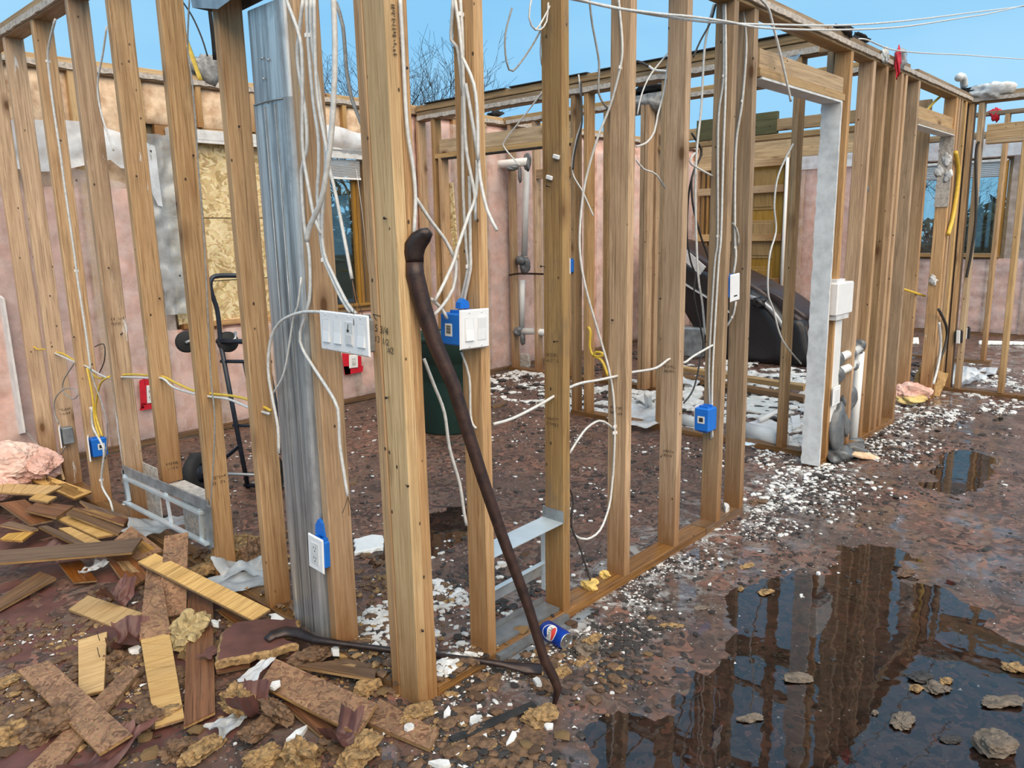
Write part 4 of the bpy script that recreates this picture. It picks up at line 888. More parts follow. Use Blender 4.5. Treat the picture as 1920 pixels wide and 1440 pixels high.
# water pipes with grey tape by the utility box
def pipe_thing(label, pts, r, tapes, cat='pipe'):
    t = empty('water_pipe', pts[0], label, cat)
    MB().tube(pts, r, 12).build('pipe', M['pipe'], t)
    for i, (p, s) in enumerate(tapes): lump(MB(), p, s, 11+i, 0.32, 1.4, 3).build('tape_wrap', M['tape'], t)
    return t
zz = [ony(1577, y, 0.03).z for y in (672, 694)]
pipe_thing('upper of two short white pipes crossing the stud bay with grey tape', [(3.33, 0.030, zz[0]), (3.56, 0.035, zz[0]+0.01), (3.80, 0.035, zz[0]+0.02)], 0.026, [((3.37, 0.03, zz[0]), (0.085, 0.08, 0.095)), ((3.64, 0.035, zz[0]+0.01), (0.08, 0.075, 0.08)), ((3.79, 0.035, zz[0]+0.03), (0.07, 0.07, 0.09))])
pipe_thing('lower of two short white pipes crossing the stud bay with grey tape', [(3.32, 0.020, zz[1]), (3.56, 0.025, zz[1]), (3.72, 0.025, zz[1]+0.01)], 0.026, [((3.36, 0.02, zz[1]-0.02), (0.09, 0.085, 0.10)), ((3.68, 0.03, zz[1]), (0.07, 0.07, 0.07))])
pipe_thing('tall white vertical pipe in the second bay past the painted post', [(3.70, 0.06, zz[0]), (3.70, 0.06, 1.25), (3.72, 0.06, 1.62)], 0.022, [((3.72, 0.06, 1.63), (0.06, 0.06, 0.07))])
pipe_thing('white drain pipe running down to the floor behind the crossing pipes', [(3.80, 0.03, zz[0]), (3.79, 0.03, 0.3), (3.78, 0.03, 0.02)], 0.028, [((3.77, 0.02, 0.02), (0.12, 0.10, 0.05))])
pipe_thing('white drain pipe ending in torn grey tape near the floor', [(3.62, 0.045, zz[1]), (3.61, 0.045, 0.30)], 0.028, [((3.63, 0.03, 0.33), (0.12, 0.09, 0.16)), ((3.60, 0.03, 0.17), (0.10, 0.07, 0.2))])
mb = MB(); lump(mb, (3.335, -0.01, 0.20), (0.17, 0.10, 0.34), 3, 0.25, 1.3); lump(mb, (3.33, -0.05, 0.05), (0.2, 0.16, 0.10), 4, 0.4, 1.6); lump(mb, (3.47, -0.07, 0.05), (0.2, 0.12, 0.06), 6, 0.5, 2)
one(mb, 'foil_wrap', M['tape'], 'crumpled grey tape wrapped around the foot of the white trunking', 'tape')
one(lump(MB(), (3.44, -0.14, 0.03), (0.24, 0.07, 0.035), 8, 0.35, 1.4, R=euler(0.2, 0.25, -0.6)), 'pipe_lagging', M['cream'], 'curled tan scrap on the floor below the grey tape', 'scrap')
# plumbing deeper in the house
pf = lambda px, py, y: onx(px, py, XF-0.02)
pipe_thing('white pipe elbow with torn tape high on the inner partition', [onx(897, 306, XF-0.05), onx(940, 308, XF-0.05), onx(990, 303, XF-0.05)], 0.040, [(onx(960, 316, XF-0.1), (0.12, 0.12, 0.05)), (onx(975, 328, XF-0.1), (0.05, 0.03, 0.16)), (onx(988, 305, XF-0.05), (0.05, 0.09, 0.16))])
pipe_thing('white riser pipe standing behind the inner partition studs', [onx(987, 312, XF+0.13), onx(983, 480, XF+0.13)], 0.032, [(onx(984, 500, XF+0.1), (0.10, 0.10, 0.16)), (onx(976, 488, XF+0.06), (0.10, 0.12, 0.10))])
pipe_thing('white lower riser pipe between two lumps of grey tape', [onx(979, 525, XF+0.13), onx(978, 615, XF+0.13)], 0.030, [])
pipe_thing('short white pipe stub through the inner partition stud at knee height', [onx(968, 622, XF+0.05), onx(1000, 621, XF+0.05), onx(1024, 624, XF+0.05)], 0.034, [(onx(971, 622, XF+0.02), (0.10, 0.10, 0.09)), (onx(980, 636, XF+0.02), (0.06, 0.06, 0.13))])
one(MB().tube(spline([onx(955, 516, XF-0.05), onx(975, 513, XF-0.05), onx(1022, 514, XF-0.02)]), 0.010, 7), 'iron_pipe', M['rust'], 'thin dark pipe crossing to the grey tape lump', 'pipe')
# ================================================================ BARS
def sweep(mb, pts, rs, n=10, flat=None):
    """bar with its own thickness and flatness at each point: rs = (half width, half depth)"""
    vs = []; fs = []; x = None
    for i, p in enumerate(pts):
        t = pts[min(i+1, len(pts)-1)]-pts[max(i-1, 0)]; B = basis(t, x if x is not None else flat); x = B.col[0].copy()
        for k in range(n):
            a = 2*math.pi*(k+0.5)/n; vs.append(p+B.col[0]*(rs[i][0]*math.cos(a))+B.col[1]*(rs[i][1]*math.sin(a)))
    for i in range(len(pts)-1):
        for k in range(n): fs.append((i*n+k, i*n+(k+1) % n, i*n+n+(k+1) % n, i*n+n+k))
    fs += [tuple(range(n-1, -1, -1)), tuple((len(pts)-1)*n+k for k in range(n))]
    return mb.add(vs, fs, 0, True)
foot = onz(1042, 1316, 0.012); rest = ony(806, 600, -0.040)
ax = (rest-foot).normalized(); vdir = ((foot+rest)/2-CAM).normalized(); pn = (vdir-ax*vdir.dot(ax)).normalized()
def onbar(px, py):
    d = ray(px, py); return CAM+d*(((foot-CAM).dot(pn))/d.dot(pn))
side = ax.cross(pn).normalized()
pb = empty('pry_bar', foot, 'long dark iron pry bar leaning against the corner post', 'pry bar')
shaft = [(1039, 1322), (1046, 1292), (1038, 1270), (1021, 1238), (1008, 1195), (992, 1142), (977, 1100), (940, 1000), (906, 900), (874, 800), (850, 722), (814, 640), (793, 575), (778, 515), (777, 492)]
wid = [0.006, 0.013, 0.0150, 0.0155, 0.0155, 0.016, 0.0165, 0.0175, 0.0185, 0.0195, 0.021, 0.0235, 0.0255, 0.027, 0.026]
P = [onbar(*p) for p in shaft]; sw = MB(); sweep(sw, P, [(r, r*0.95) for r in wid], 10, side); sw.build('shaft', M['rust2'], pb)
head = [(778, 496), (776, 478), (778, 462), (786, 450), (797, 441), (806, 434)]; hw = [0.026, 0.029, 0.031, 0.029, 0.023, 0.012]
for s in (-1, 1):
    pts = [onbar(*p)+pn*(s*0.006*i*0.6) for i, p in enumerate(head)]
    h_ = MB(); sweep(h_, pts, [(r, 0.016 - 0.001*i) for i, r in enumerate(hw)], 8, side); h_.build('claw', M['rust'], pb)
# second bar on the ground: flat blade, shaft, flat end
pb2 = empty('pry_bar', onz(700, 1220, 0.02), 'second iron bar lying on the rubble behind the corner post', 'pry bar')
def onbar2(px, py, z): return onz(px, py, z)
S2 = [(500, 1200, .085), (512, 1190, .09), (535, 1184, .09), (560, 1187, .088), (590, 1200, .08), (640, 1207, .07), (725, 1218, .060), (815, 1229, .05), (900, 1239, .045), (945, 1246, .04), (985, 1253, .03), (1016, 1255, .025)]
P = [onz(a, b, z) for a, b, z in S2]; r2 = [(0.014, 0.005), (0.019, 0.007), (0.021, 0.010), (0.020, 0.012), (0.015, 0.013), (0.0105, 0.0105), (0.0105, 0.0105), (0.0105, 0.0105), (0.0105, 0.0105), (0.011, 0.009), (0.019, 0.006), (0.020, 0.003)]
sw = MB(); sweep(sw, P, r2, 10, Vector((-0.7, 0.7, 0.25))); sw.build('shaft', M['rust'], pb2)
# dark strip in front
a, b = onz(845, 1388, 0.012), onz(1003, 1320, 0.022)
one(MB().bar(a, b, 0.030, 0.006, (0.6, -0.8, 0), ch=0.001), 'metal_strip', M['char'], 'short flat black strip lying in the crumbs near the bar foot', 'strip')
# ================================================================ SODA CAN
A0, A1 = onz(1021, 1178, 0.033), onz(1063, 1203, 0.033); axis = (A1-A0).normalized(); mid = (A0+A1)/2
Rc = basis(axis, Vector((0, 0, 1))); A0 = mid-axis*0.061
can = empty('soda_can', mid-Vector((0, 0, 0.033)), 'blue soda can lying on its side by the foot of a stud', 'can')
prof = [(0.0, 0.004), (0.020, 0.002), (0.0245, 0.0), (0.0265, 0.003), (0.033, 0.013), (0.0331, 0.10), (0.0325, 0.104), (0.0280, 0.1165)]
m, t_, bs, out = _mat('can_blue'); bs.inputs['Base Color'].default_value = (0.006, 0.055, 0.42, 1); bs.inputs['Metallic'].default_value = 0.45; bs.inputs['Roughness'].default_value = 0.28; M['can_blue'] = m
MB().lathe(prof, A0, axis, 40, 0, Rc.col[0]).build('can_body', M['can_blue'], can)
m, t_, bs, out = _mat('can_silver'); bs.inputs['Base Color'].default_value = (0.66, 0.68, 0.70, 1); bs.inputs['Metallic'].default_value = 0.9; bs.inputs['Roughness'].default_value = 0.25; M['can_silver'] = m
MB().lathe([(0.0280, 0.1165), (0.0282, 0.119), (0.0272, 0.1208), (0.0258, 0.119), (0.0245, 0.1150), (0.0, 0.1152)], A0, axis, 40, 0, Rc.col[0]).build('can_lid', M['can_silver'], can)
tb = MB(); cl = A0+axis*0.1165
ring = [(0.0085*math.cos(a)+0.004, 0.0065*math.sin(a)) for a in [2*math.pi*k/16 for k in range(16)]]
tb.prism(ring, 0.0012, Rc, cl); tb.lathe([(0, 0.002), (0.003, 0.0015), (0.003, 0)], cl, axis, 10); tb.build('pull_tab', M['can_silver'], can)
# printing on the can: round emblem, band and lettering laid on the curved side
up = Vector((0, 0, 1)); tocam = (CAM-mid).normalized(); fd = (tocam-axis*tocam.dot(axis)).normalized()
fd = (fd*0.92+axis.cross(fd)*0.10).normalized()
tang = axis.cross(fd)                                   # v = along the can's axis towards its top, u = around it
def onc(u, v, r): a = u/0.0331; return A0+axis*(0.058+v)+(fd*math.cos(a)+tang*math.sin(a))*r
def patch(fn_in, mat, name, r, n=46, ext=0.033):
    vs = []; fs = []; idm = {}
    st = 2*ext/n
    for j in range(n):
        for i in range(n):
            u, v = -ext+(i+.5)*st, -ext+(j+.5)*st
            if fn_in(u, v):
                f = []
                for di, dj in ((0, 0), (1, 0), (1, 1), (0, 1)):
                    k = (i+di, j+dj)
                    if k not in idm: idm[k] = len(vs); vs.append(onc(-ext+k[0]*st, -ext+k[1]*st, r))
                    f.append(idm[k])
                fs.append(tuple(f))
    return MB().add(vs, fs, 0, True).build(name, mat, can)
wave = lambda u: 0.0045*math.sin(u/0.0085)
Rg = 0.0315
patch(lambda u, v: u*u+v*v < Rg*Rg, M['sticker'], 'emblem_ring', 0.03325)
m, t_, bs, out = _mat('can_red'); bs.inputs['Base Color'].default_value = (0.62, 0.05, 0.045, 1); bs.inputs['Roughness'].default_value = 0.35; M['can_red'] = m
patch(lambda u, v: u*u+v*v < (Rg-.003)**2 and v > 0.0105+wave(u), M['can_red'], 'emblem_red', 0.0334)
patch(lambda u, v: u*u+v*v < (Rg-.003)**2 and v < -0.0105+wave(u), M['can_blue'], 'emblem_blue', 0.0334)
vs, fs = text_mesh('PEPSI', 0.0185)
ux = -1.0
MB().add([onc(v.x*0.95, v.y*1.15, 0.03362) for v in vs], fs).build('lettering', M['ink'], can)
# ================================================================ HAND TRUCK
ht = empty('hand_truck', (0.6, 2.3, 0), 'dark blue steel hand truck standing behind the left wall studs', 'hand truck')
ca, cb = Vector((0.498, 2.50, 0.115)), Vector((0.74, 2.12, 0.115)); axd = (cb-ca).normalized()
yp = lambda px, py: onx(px, py, 0.60) if False else ony(px, py, 2.34)
bl, tl = yp(465, 915), yp(413, 640); h1 = yp(397, 545)
lean = (tl-bl)
w_ = axd*0.26
for k, s in enumerate((0.0, 1.0)):
    o = w_*s; p = [bl+o, bl.lerp(tl, 0.5)+o, tl+o, yp(408, 590)+o, yp(398, 560)+o]
    MB().tube(p[:3], 0.0135, 8).build('rail', M['steel_blue'], ht)
top0 = yp(395, 528)
MB().tube(spline([tl, yp(411, 612), yp(407, 580), yp(399, 556), yp(394, 535), yp(398, 521), yp(412, 517), yp(440, 517)+axd*0.03, yp(440, 519)+axd*0.14, tl+w_+Vector((0, 0, 0.30)), tl+w_]), 0.013, 8).build('handle', M['steel_blue'], ht)
MB().tube([bl+axd*0.13+Vector((0, 0, 0.02)), tl+axd*0.13-Vector((0, 0, 0.12))], 0.009, 8).build('inner_rail', M['steel_blue'], ht)
for f_, r_ in ((1.0, 0.014), (0.87, 0.010), (0.44, 0.009), (0.10, 0.010), (0.02, 0.012)):
    p = bl.lerp(tl, f_); MB().tube([p-axd*0.02, p+w_+axd*0.02], r_, 8).build('cross_bar', M['steel_blue'], ht)
for k, (p, r_, wd) in enumerate(((ca, 0.115, 0.065), (cb, 0.115, 0.065))):
    MB().lathe([(r_*0.5, -wd/2), (r_*0.85, -wd/2), (r_, -wd*0.28), (r_*1.0, wd*0.28), (r_*0.85, wd/2), (r_*0.5, wd/2)], p, axd, 28).build('tyre', M['rubber'], ht)
    MB().lathe([(0.012, -wd*0.55), (0.02, -wd*0.45), (r_*0.5, -wd*0.3), (r_*0.5, wd*0.3), (0.02, wd*0.45), (0.012, wd*0.55)], p, axd, 20).build('wheel_hub', M['steel_blue'], ht)
MB().tube([ca, cb], 0.009, 8).build('axle', M['galv_dull'], ht)
for p in (yp(427, 641), yp(350, 641)):
    MB().lathe([(0.02, -0.018), (0.050, -0.018), (0.057, -0.010), (0.057, 0.010), (0.050, 0.018), (0.02, 0.018), (0.012, 0.022), (0, 0.022)], p, (CAM-p).normalized()+axd*0.5, 24).build('caster_wheel', M['rubber'], ht)
    MB().tube([p+Vector((0, 0, 0.0))-Vector((0.02, 0.03, 0)), p+Vector((0.03, -0.03, 0.015)), p+Vector((0.045, -0.01, 0.05))], 0.008, 7).build('caster_fork', M['galv'], ht)
MB().bar(bl+Vector((-0.02, -0.02, -0.03)), bl+w_+Vector((-0.02, -0.02, -0.03)), 0.14, 0.006, Vector((0.85, 0.5, 0))).build('toe_plate', M['steel_blue'], ht)
MB().bar(ca+axd*0.06, bl.lerp(tl, 0.30), 0.03, 0.006).build('wheel_bracket', M['steel_blue'], ht); MB().bar(cb-axd*0.06, bl.lerp(tl, 0.30)+w_, 0.03, 0.006).build('wheel_bracket', M['steel_blue'], ht)
# ================================================================ BIN
bc = onz(835, 822, 0)+Vector((0.20, 0.18, 0)); bn = empty('trash_bin', bc, 'dark green plastic bin standing in the room behind the leaning bar', 'bin')
MB().lathe([(0.0, 0.004), (0.205, 0.0), (0.212, 0.02), (0.232, 0.40), (0.240, 0.52), (0.248, 0.525), (0.258, 0.66), (0.262, 0.68)], bc, n=36).build('body', M['green_bin'], bn)
MB().lathe([(0.262, 0.67), (0.272, 0.68), (0.274, 0.705), (0.262, 0.712), (0.246, 0.69), (0.238, 0.40), (0.0, 0.03)], bc, n=36).build('rim', M['green_bin'], bn)
for s in (-1, 1):
    d_ = Vector((0.74*s, -0.67*s, 0)); MB().box(bc+d_*0.285+Vector((0, 0, 0.66)), (0.04, 0.13, 0.05), basis((0, 0, 1), d_), ch=0.008).build('handle', M['black'], bn)
# ================================================================ MASSAGE CHAIR
mc = empty('massage_chair', (6.6, 2.2, 0), 'bulky black reclining massage chair in the room behind the doorway', 'chair')
XM = 6.35
def shell(poly, x0_, x1_, name, mat, ch=0.06, puff=0.0):
    P = [onx(a, b, XM) for a, b in poly]; P = spline(P+[P[0]], 0.06)[:-1]; c_ = sum(P, Vector())/len(P); n = len(P); vs = []
    rings = [(x0_+ch, 0.90), (x0_+ch*0.3, 0.965), (x0_, 0.94), (x0_+ch, 1.0), (x1_-ch, 1.0), (x1_, 0.94)]
    rings = [(x0_, 0.80-puff), (x0_+ch*0.15, 0.93), (x0_+ch, 1.0), (x1_-ch, 1.0), (x1_, 0.92)]
    for x_, k in rings: vs += [Vector((x_, c_.y+(p.y-c_.y)*k, max(0.0, c_.z+(p.z-c_.z)*k))) for p in P]
    fs = [tuple(range(n-1, -1, -1)), tuple((len(rings)-1)*n+i for i in range(n))]
    for r in range(len(rings)-1):
        for i in range(n): fs.append((r*n+i, r*n+(i+1) % n, r*n+n+(i+1) % n, r*n+n+i))
    o = MB().add(vs, fs, 0, True).build(name, mat, mc); return o
shell([(1210, 452), (1250, 470), (1300, 500), (1330, 512), (1370, 530), (1420, 558), (1455, 592), (1480, 640), (1482, 690), (1440, 695), (1395, 694), (1360, 672), (1322, 640), (1296, 605), (1270, 560), (1235, 510)], 6.30, 6.42, 'side_shell', M['leather'], 0.05)
shell([(1400, 540), (1440, 565), (1475, 600), (1500, 600), (1512, 640), (1512, 690), (1420, 697), (1390, 690)], 6.34, 7.05, 'seat_base', M['leather'], 0.08)
shell([(1205, 440), (1260, 455), (1330, 495), (1400, 530), (1440, 560), (1420, 580), (1360, 560), (1300, 530), (1240, 490)], 6.42, 7.0, 'backrest', M['leather_brown'], 0.10)
shell([(1405, 535), (1440, 548), (1475, 572), (1505, 600), (1470, 612), (1430, 585)], 6.45, 6.95, 'armrest', M['leather_brown'], 0.06)
for dx in (0.0, 0.12, 0.24): shell([(1475, 585), (1500, 600), (1514, 640), (1508, 690), (1490, 690), (1494, 640), (1480, 610)], 6.40+dx, 6.50+dx, 'seat_roll', M['leather_brown'], 0.04)
shell([(1494, 655), (1512, 650), (1524, 668), (1520, 694), (1494, 696)], 6.5, 6.95, 'leg_rest', M['leather'], 0.05)
Pq = [onx(a, b, 6.285) for a, b in ((1268, 520), (1290, 536), (1330, 560), (1372, 588))]
MB().tube(spline(Pq, 0.05), 0.035, 8, flat=0.25).build('trim_stripe', M['silver'], mc)
MB().tube(spline([onx(a, b, 6.30) for a, b in ((1405, 556), (1428, 566), (1450, 585), (1470, 615))], 0.05), 0.024, 8).build('arm_rail', M['silver'], mc)
lump(MB(), onx(1424, 567, 6.27), (0.12, 0.14, 0.12), 5, 0.3, 1.6).build('pivot', M['black'], mc)
MB().box((6.7, 1.75, 0.03), (0.6, 1.0, 0.06), ch=0.01).build('base_frame', M['black'], mc)
# white hose / board leaning behind the chair
a, b = onx(1262, 458, 6.24), onx(1318, 508, 6.24)
one(MB().bar(a, b, 0.11, 0.012, (0, 0.3, 1)), 'white_board', M['white_dirty'], 'white strip lying across the top of the black chair', 'board')
# ================================================================ CABLES
def pt(p, dfl):
    ax_, v = dfl if len(p) == 2 else (p[2], p[3])
    return (onx if ax_ == 'x' else ony if ax_ == 'y' else onz)(p[0], p[1], v)
def cable(label, pts, dfl, r=0.0042, mat='cable', group=None, staples=(), flat=1.0, name='cable', bare=None):
    P = [pt(p, dfl) for p in pts]; C_ = spline(P, 0.025)
    if staples or bare:
        t = empty(name, P[0], label, 'cable', group)
        MB().tube(C_, r, 7, flat=flat).build('sheath', M[mat], t)
        for s in staples:
            q = pt(s, dfl); i = min(range(len(C_)), key=lambda k: (C_[k]-q).length); d = (C_[min(i+1, len(C_)-1)]-C_[max(i-1, 0)]).normalized()
            MB().box(C_[i], (0.006, 0.020, 0.012), basis(Vector((0, 0, 1)), d), ch=0.0015).build('staple', M['white'], t)
        if bare:
            for k in range(3):
                e = C_[-1]; d = Vector(bare)+Vector((0.012*(k-1), 0.01*(1-k), -0.01*k))
                MB().tube(spline([e, e+d*0.5, e+d+Vector((0.006*(k-1), 0, 0))], 0.01), 0.0011, 5).build('bare_wire', M['copper' if k == 1 else 'cable_dark'], t)
    else:
        tag(MB().tube(C_, r, 7, flat=flat).build(name, M[mat]), label, 'cable', group)
X7 = ('x', -0.008)
R5 = 0.0052
# ---- left of the corner post
cable('white cable ending in a cut tip above the four-switch plate', [(537, 0), (562, 70), (567, 133), (567, 200), (568, 283), (580, 360), (590, 410), (602, 438)], ('x', -0.016), R5)
cable('white cable weaving behind the cut-tip cable beside the duct', [(568, 0), (560, 70), (558, 117), (573, 213), (575, 283), (565, 320), (570, 417), (580, 480), (580, 563), (563, 623), (567, 653), (587, 687), (627, 750), (635, 780), (637, 830), (645, 885), (652, 930)], ('x', -0.010), R5, bare=(0.0, 0.0, -0.055))
cable('white cable stapled to the stud and entering the four-switch box, near one', [(575, 0), (577, 67), (587, 187), (597, 260), (597, 330), (595, 367), (604, 470), (613, 500), (640, 560), (657, 586)], ('x', -0.010), R5, staples=((576, 62), (605, 482)))
cable('white cable stapled to the stud and entering the four-switch box, far one', [(583, 0), (584, 67), (600, 187), (611, 290), (604, 420), (608, 475), (622, 510), (652, 570), (668, 588)], ('x', -0.012), R5, staples=((576, 65),))
cable('white cable running down to bare black wires at the four-switch box', [(589, 0), (592, 133), (598, 200), (613, 283), (618, 317), (630, 367), (652, 480), (660, 523)], ('x', -0.02), R5, bare=(0.0, -0.03, -0.13))
cable('bright thick white cable hanging free from above beside the corner post', [(625, -10), (628, 100), (623, 233), (613, 317), (603, 373), (580, 427), (575, 453)], ('x', -0.06), 0.0078)
cable('scorched grey cable hanging from above in front of the bare trees', [(630, 5), (643, 50), (650, 133), (660, 187), (673, 220), (688, 260)], ('x', 0.03), 0.0055, 'cable_grey')
cable('white cable arching out of the four-switch box across the shiny duct', [(640, 592), (600, 585), (560, 587), (524, 605), (507, 640), (503, 693), (510, 742), (521, 800), (523, 850)], ('x', -0.028), R5)
cable('slack white cable dangling across the duct face', [(510, 740), (533, 697), (550, 597), (558, 575), (565, 520)], ('x', -0.012), 0.0035)
# ---- on the corner post and by the leaning bar
cable('white cable running down the pale face of the corner post', [(750, -5), (755, 83), (763, 233), (775, 317), (779, 373), (776, 443)], ('y', -0.010), R5)
cable('white cable curving from the corner post into the blue switch box', [(779, 370), (807, 413), (833, 447), (851, 482), (855, 500), (850, 540), (830, 573), (812, 592)], ('y', 0.01), R5)
cable('printed white cable slanting down behind the top of the leaning bar', [(895, 300), (892, 367), (880, 400), (857, 467), (852, 487), (833, 530), (815, 565)], ('y', -0.012), R5)
cable('short white cable plugged into the top of the blue switch box', [(808, 560), (827, 577), (838, 597)], ('y', 0.02), R5)
cable('white cable hanging below the corner post behind the leaning bar', [(795, 673), (813, 720), (833, 773), (843, 840), (862, 907), (870, 960), (875, 985)], ('y', 0.06), R5)
# ---- bundle on the stud with the blue switch box
XB = ('x', 0.298)
cable('white cable at the edge of the hanging bundle, kinked near the top', [(850, -5), (847, 45), (846, 75), (857, 88), (862, 120), (868, 180)], XB, R5)
cable('white cable crossing in front of the bundle to a blunt end', [(853, 0), (862, 60), (868, 133), (873, 267), (884, 333), (890, 365), (891, 413)], ('x', 0.285), R5)
cable('white cable stapled straight down into the blue switch box', [(863, -5), (867, 67), (868, 133), (868, 333), (875, 470), (878, 500), (870, 540), (860, 585)], XB, R5, staples=((866, 25), (877, 508)))
cable('white cable bowed out of the hanging bundle and back again', [(868, 110), (888, 157), (895, 217), (896, 300)], ('x', 0.27), R5)
cable('white cable with a loose curled-out end beside the bundle', [(873, 157), (883, 213), (897, 300), (900, 333), (913, 393), (932, 432)], ('x', 0.28), R5)
cable('white cable running beside the stapled one into the blue box', [(880, 330), (882, 470), (882, 505), (874, 545), (866, 585)], XB, R5)
cable('thin white cable below the blue switch box ending in a stud hole', [(865, 660), (880, 707), (882, 773), (886, 795), (893, 803)], ('x', 0.296), 0.004)
# ---- loose loops overhead
cable('thin wire loop hanging overhead, dark inner turn', [(960, 15), (947, 67), (950, 117), (962, 133), (993, 93), (1013, 58), (1022, 35)], ('y', 0.10), 0.003, 'cable_grey')
cable('thin white wire loop hanging overhead next to the third stud', [(1037, 0), (1020, 33), (1004, 56), (992, 33), (997, -5)], ('y', 0.05), 0.003)
cable('short curl of white wire beside the overhead loop', [(1028, 5), (1025, 40), (1013, 56), (1002, 54)], ('y', 0.05), 0.003)
cable('thin dark wire hanging past the overhead loop', [(1015, 60), (1013, 100), (1016, 123)], ('y', 0.09), 0.0022, 'cable_grey')
# ---- overhead service cables
cable('upper of two white cables sagging across the sky', [(1068, -3), (1147, 13), (1193, 22), (1253, 32), (1337, 42), (1440, 46), (1587, 47), (1707, 38), (1827, 23), (1925, 11)], ('y', -0.30), 0.0040)
cable('lower of two white cables sagging across the sky', [(1078, -3), (1147, 14), (1237, 26), (1293, 31), (1360, 40), (1440, 53), (1573, 56), (1693, 50), (1807, 33), (1857, 25), (1925, 9)], ('y', -0.31), 0.0040)
cable('single white cable swinging off the top plate into the sky', [(1610, 73), (1627, 75), (1673, 93), (1740, 100), (1807, 103), (1873, 108), (1925, 111)], ('y', -0.05), 0.0042)
# ---- front wall bays
cable('dark scorched wire hanging in the bay past the third stud', [(1105, -3), (1110, 43), (1123, 117), (1123, 177), (1147, 213), (1160, 235)], ('y', 0.11), 0.0040, 'cable_grey')
cable('long grey cable slanting down the fourth stud to a white loop near the floor', [(1160, -3, 'x', 1.085), (1167, 83, 'x', 1.085), (1163, 127, 'x', 1.085), (1149, 183, 'x', 1.080), (1138, 215, 'y', 0.092), (1120, 260, 'y', 0.12), (1097, 343, 'y', 0.16), (1088, 417, 'y', 0.16), (1088, 480, 'y', 0.14), (1100, 547, 'y', 0.12), (1127, 640, 'y', 0.10), (1142, 693, 'x', 1.082), (1150, 740, 'x', 1.082), (1153, 800, 'x', 1.082), (1151, 870, 'x', 1.082), (1148, 905, 'x', 1.078), (1142, 950, 'x', 1.06), (1125, 994, 'y', 0.05), (1100, 1011, 'y', 0.05), (1078, 1004, 'y', 0.06), (1071, 990, 'y', 0.07)], ('y', 0.05), 0.0046, staples=((1163, 125, 'x', 1.085), (1152, 800, 'x', 1.082), (1151, 815, 'x', 1.082)))
cable('white cable arching from the third stud to the staples on the fourth', [(1152, 806), (1140, 795), (1123, 789), (1100, 803), (1080, 830), (1068, 850)], ('y', 0.06), 0.0046)
cable('black cable rising from the yellow foam in the floor plate', [(1108, 1092), (1098, 1060), (1085, 1020), (1072, 990), (1072, 965), (1075, 945), (1072, 925), (1067, 915)], ('y', 0.05), 0.0040, 'cable_dark')
cable('frayed cable, burnt black above and white below, on the inner partition', [(1085, 140), (1092, 213), (1087, 240), (1080, 263), (1073, 320), (1093, 360), (1113, 405)], ('x', XD-0.02), 0.0055, 'cable')
cable('burnt black wire wrapped along the inner partition stud', [(1089, 152), (1090, 180), (1091, 230), (1083, 262), (1077, 290), (1074, 318)], ('x', XD-0.035), 0.007, 'cable_dark')
cable('white cable crossing thin in front of the charred plate', [(1252, 100), (1220, 140), (1203, 177), (1195, 215)], ('y', 0.12), 0.0032)
cable('white cable hanging in a long curve between the fourth and fifth studs', [(1254, 108), (1248, 150), (1243, 180), (1233, 217), (1227, 247), (1213, 267), (1193, 275)], ('y', 0.12), 0.0042)
cable('white cable with a burnt end lying over the partition plate', [(1217, 124), (1226, 131), (1240, 133), (1255, 134)], ('x', XD-0.02), 0.009)
cable('burnt black wire end curling over the partition plate', [(1194, 115), (1205, 118), (1217, 125)], ('x', XD-0.02), 0.009, 'cable_dark')
cable('thin white cable drooping beside the fifth stud', [(1193, 300), (1207, 317), (1230, 327), (1249, 356)], ('y', 0.12), 0.0038)
cable('dark wire slanting down from the top plate by the doorway studs', [(1342, 8), (1333, 40), (1313, 77), (1300, 107)], ('y', 0.10), 0.0040, 'cable_dark')
cable('white cable hanging long from the top plate past the fifth stud', [(1338, 8), (1322, 83), (1315, 200), (1307, 277), (1304, 350), (1305, 420), (1309, 516), (1317, 570), (1322, 628)], ('y', 0.13), 0.0052)
cable('black cable zigzagging down beside the fifth stud', [(1297, 250), (1315, 283), (1306, 310), (1297, 333), (1299, 383), (1313, 440), (1327, 480), (1335, 515)], ('y', 0.2), 0.0050, 'cable_dark')
cable('black cable falling to the rubble behind the fifth stud', [(1297, 333, 'y', 0.20), (1291, 367, 'y', 0.24), (1288, 440), (1295, 490), (1303, 515), (1302, 560), (1318, 640), (1312, 680), (1300, 730), (1282, 756)], ('y', 0.30), 0.0045, 'cable_dark')
cable('short white cable stub crossing the black one', [(1303, 287), (1293, 303), (1310, 316), (1336, 330, 'x', 1.858)], ('y', 0.10), 0.0046)
cable('white cable stapled down the doorway stud into the low blue box, near one', [(1357, 8), (1357, 143), (1347, 233), (1346, 443), (1340, 500), (1330, 680), (1332, 773), (1334, 822)], ('x', 1.855), 0.0050, staples=((1357, 143), (1346, 446), (1333, 777)))
cable('white cable stapled down the doorway stud into the low blue box, far one', [(1360, 8), (1361, 143), (1356, 300), (1352, 443), (1347, 500), (1337, 680), (1335, 773), (1336, 820)], ('x', 1.851), 0.0050)
cable('white cable stapled down the last stud before the doorway', [(1395, 17), (1400, 83), (1392, 190), (1380, 277), (1378, 433), (1380, 480), (1375, 516)], ('x', 2.055), 0.0055, staples=((1392, 190), (1380, 460)))
cable('short white cable under the narrow white cover', [(1380, 565), (1376, 588), (1370, 600), (1363, 612)], ('x', 2.075), 0.0050, staples=((1375, 592),))
cable('short grey cable hooked above the narrow white cover', [(1373, 418), (1381, 428), (1385, 445), (1384, 460)], ('x', 2.05), 0.0045, 'cable_grey')
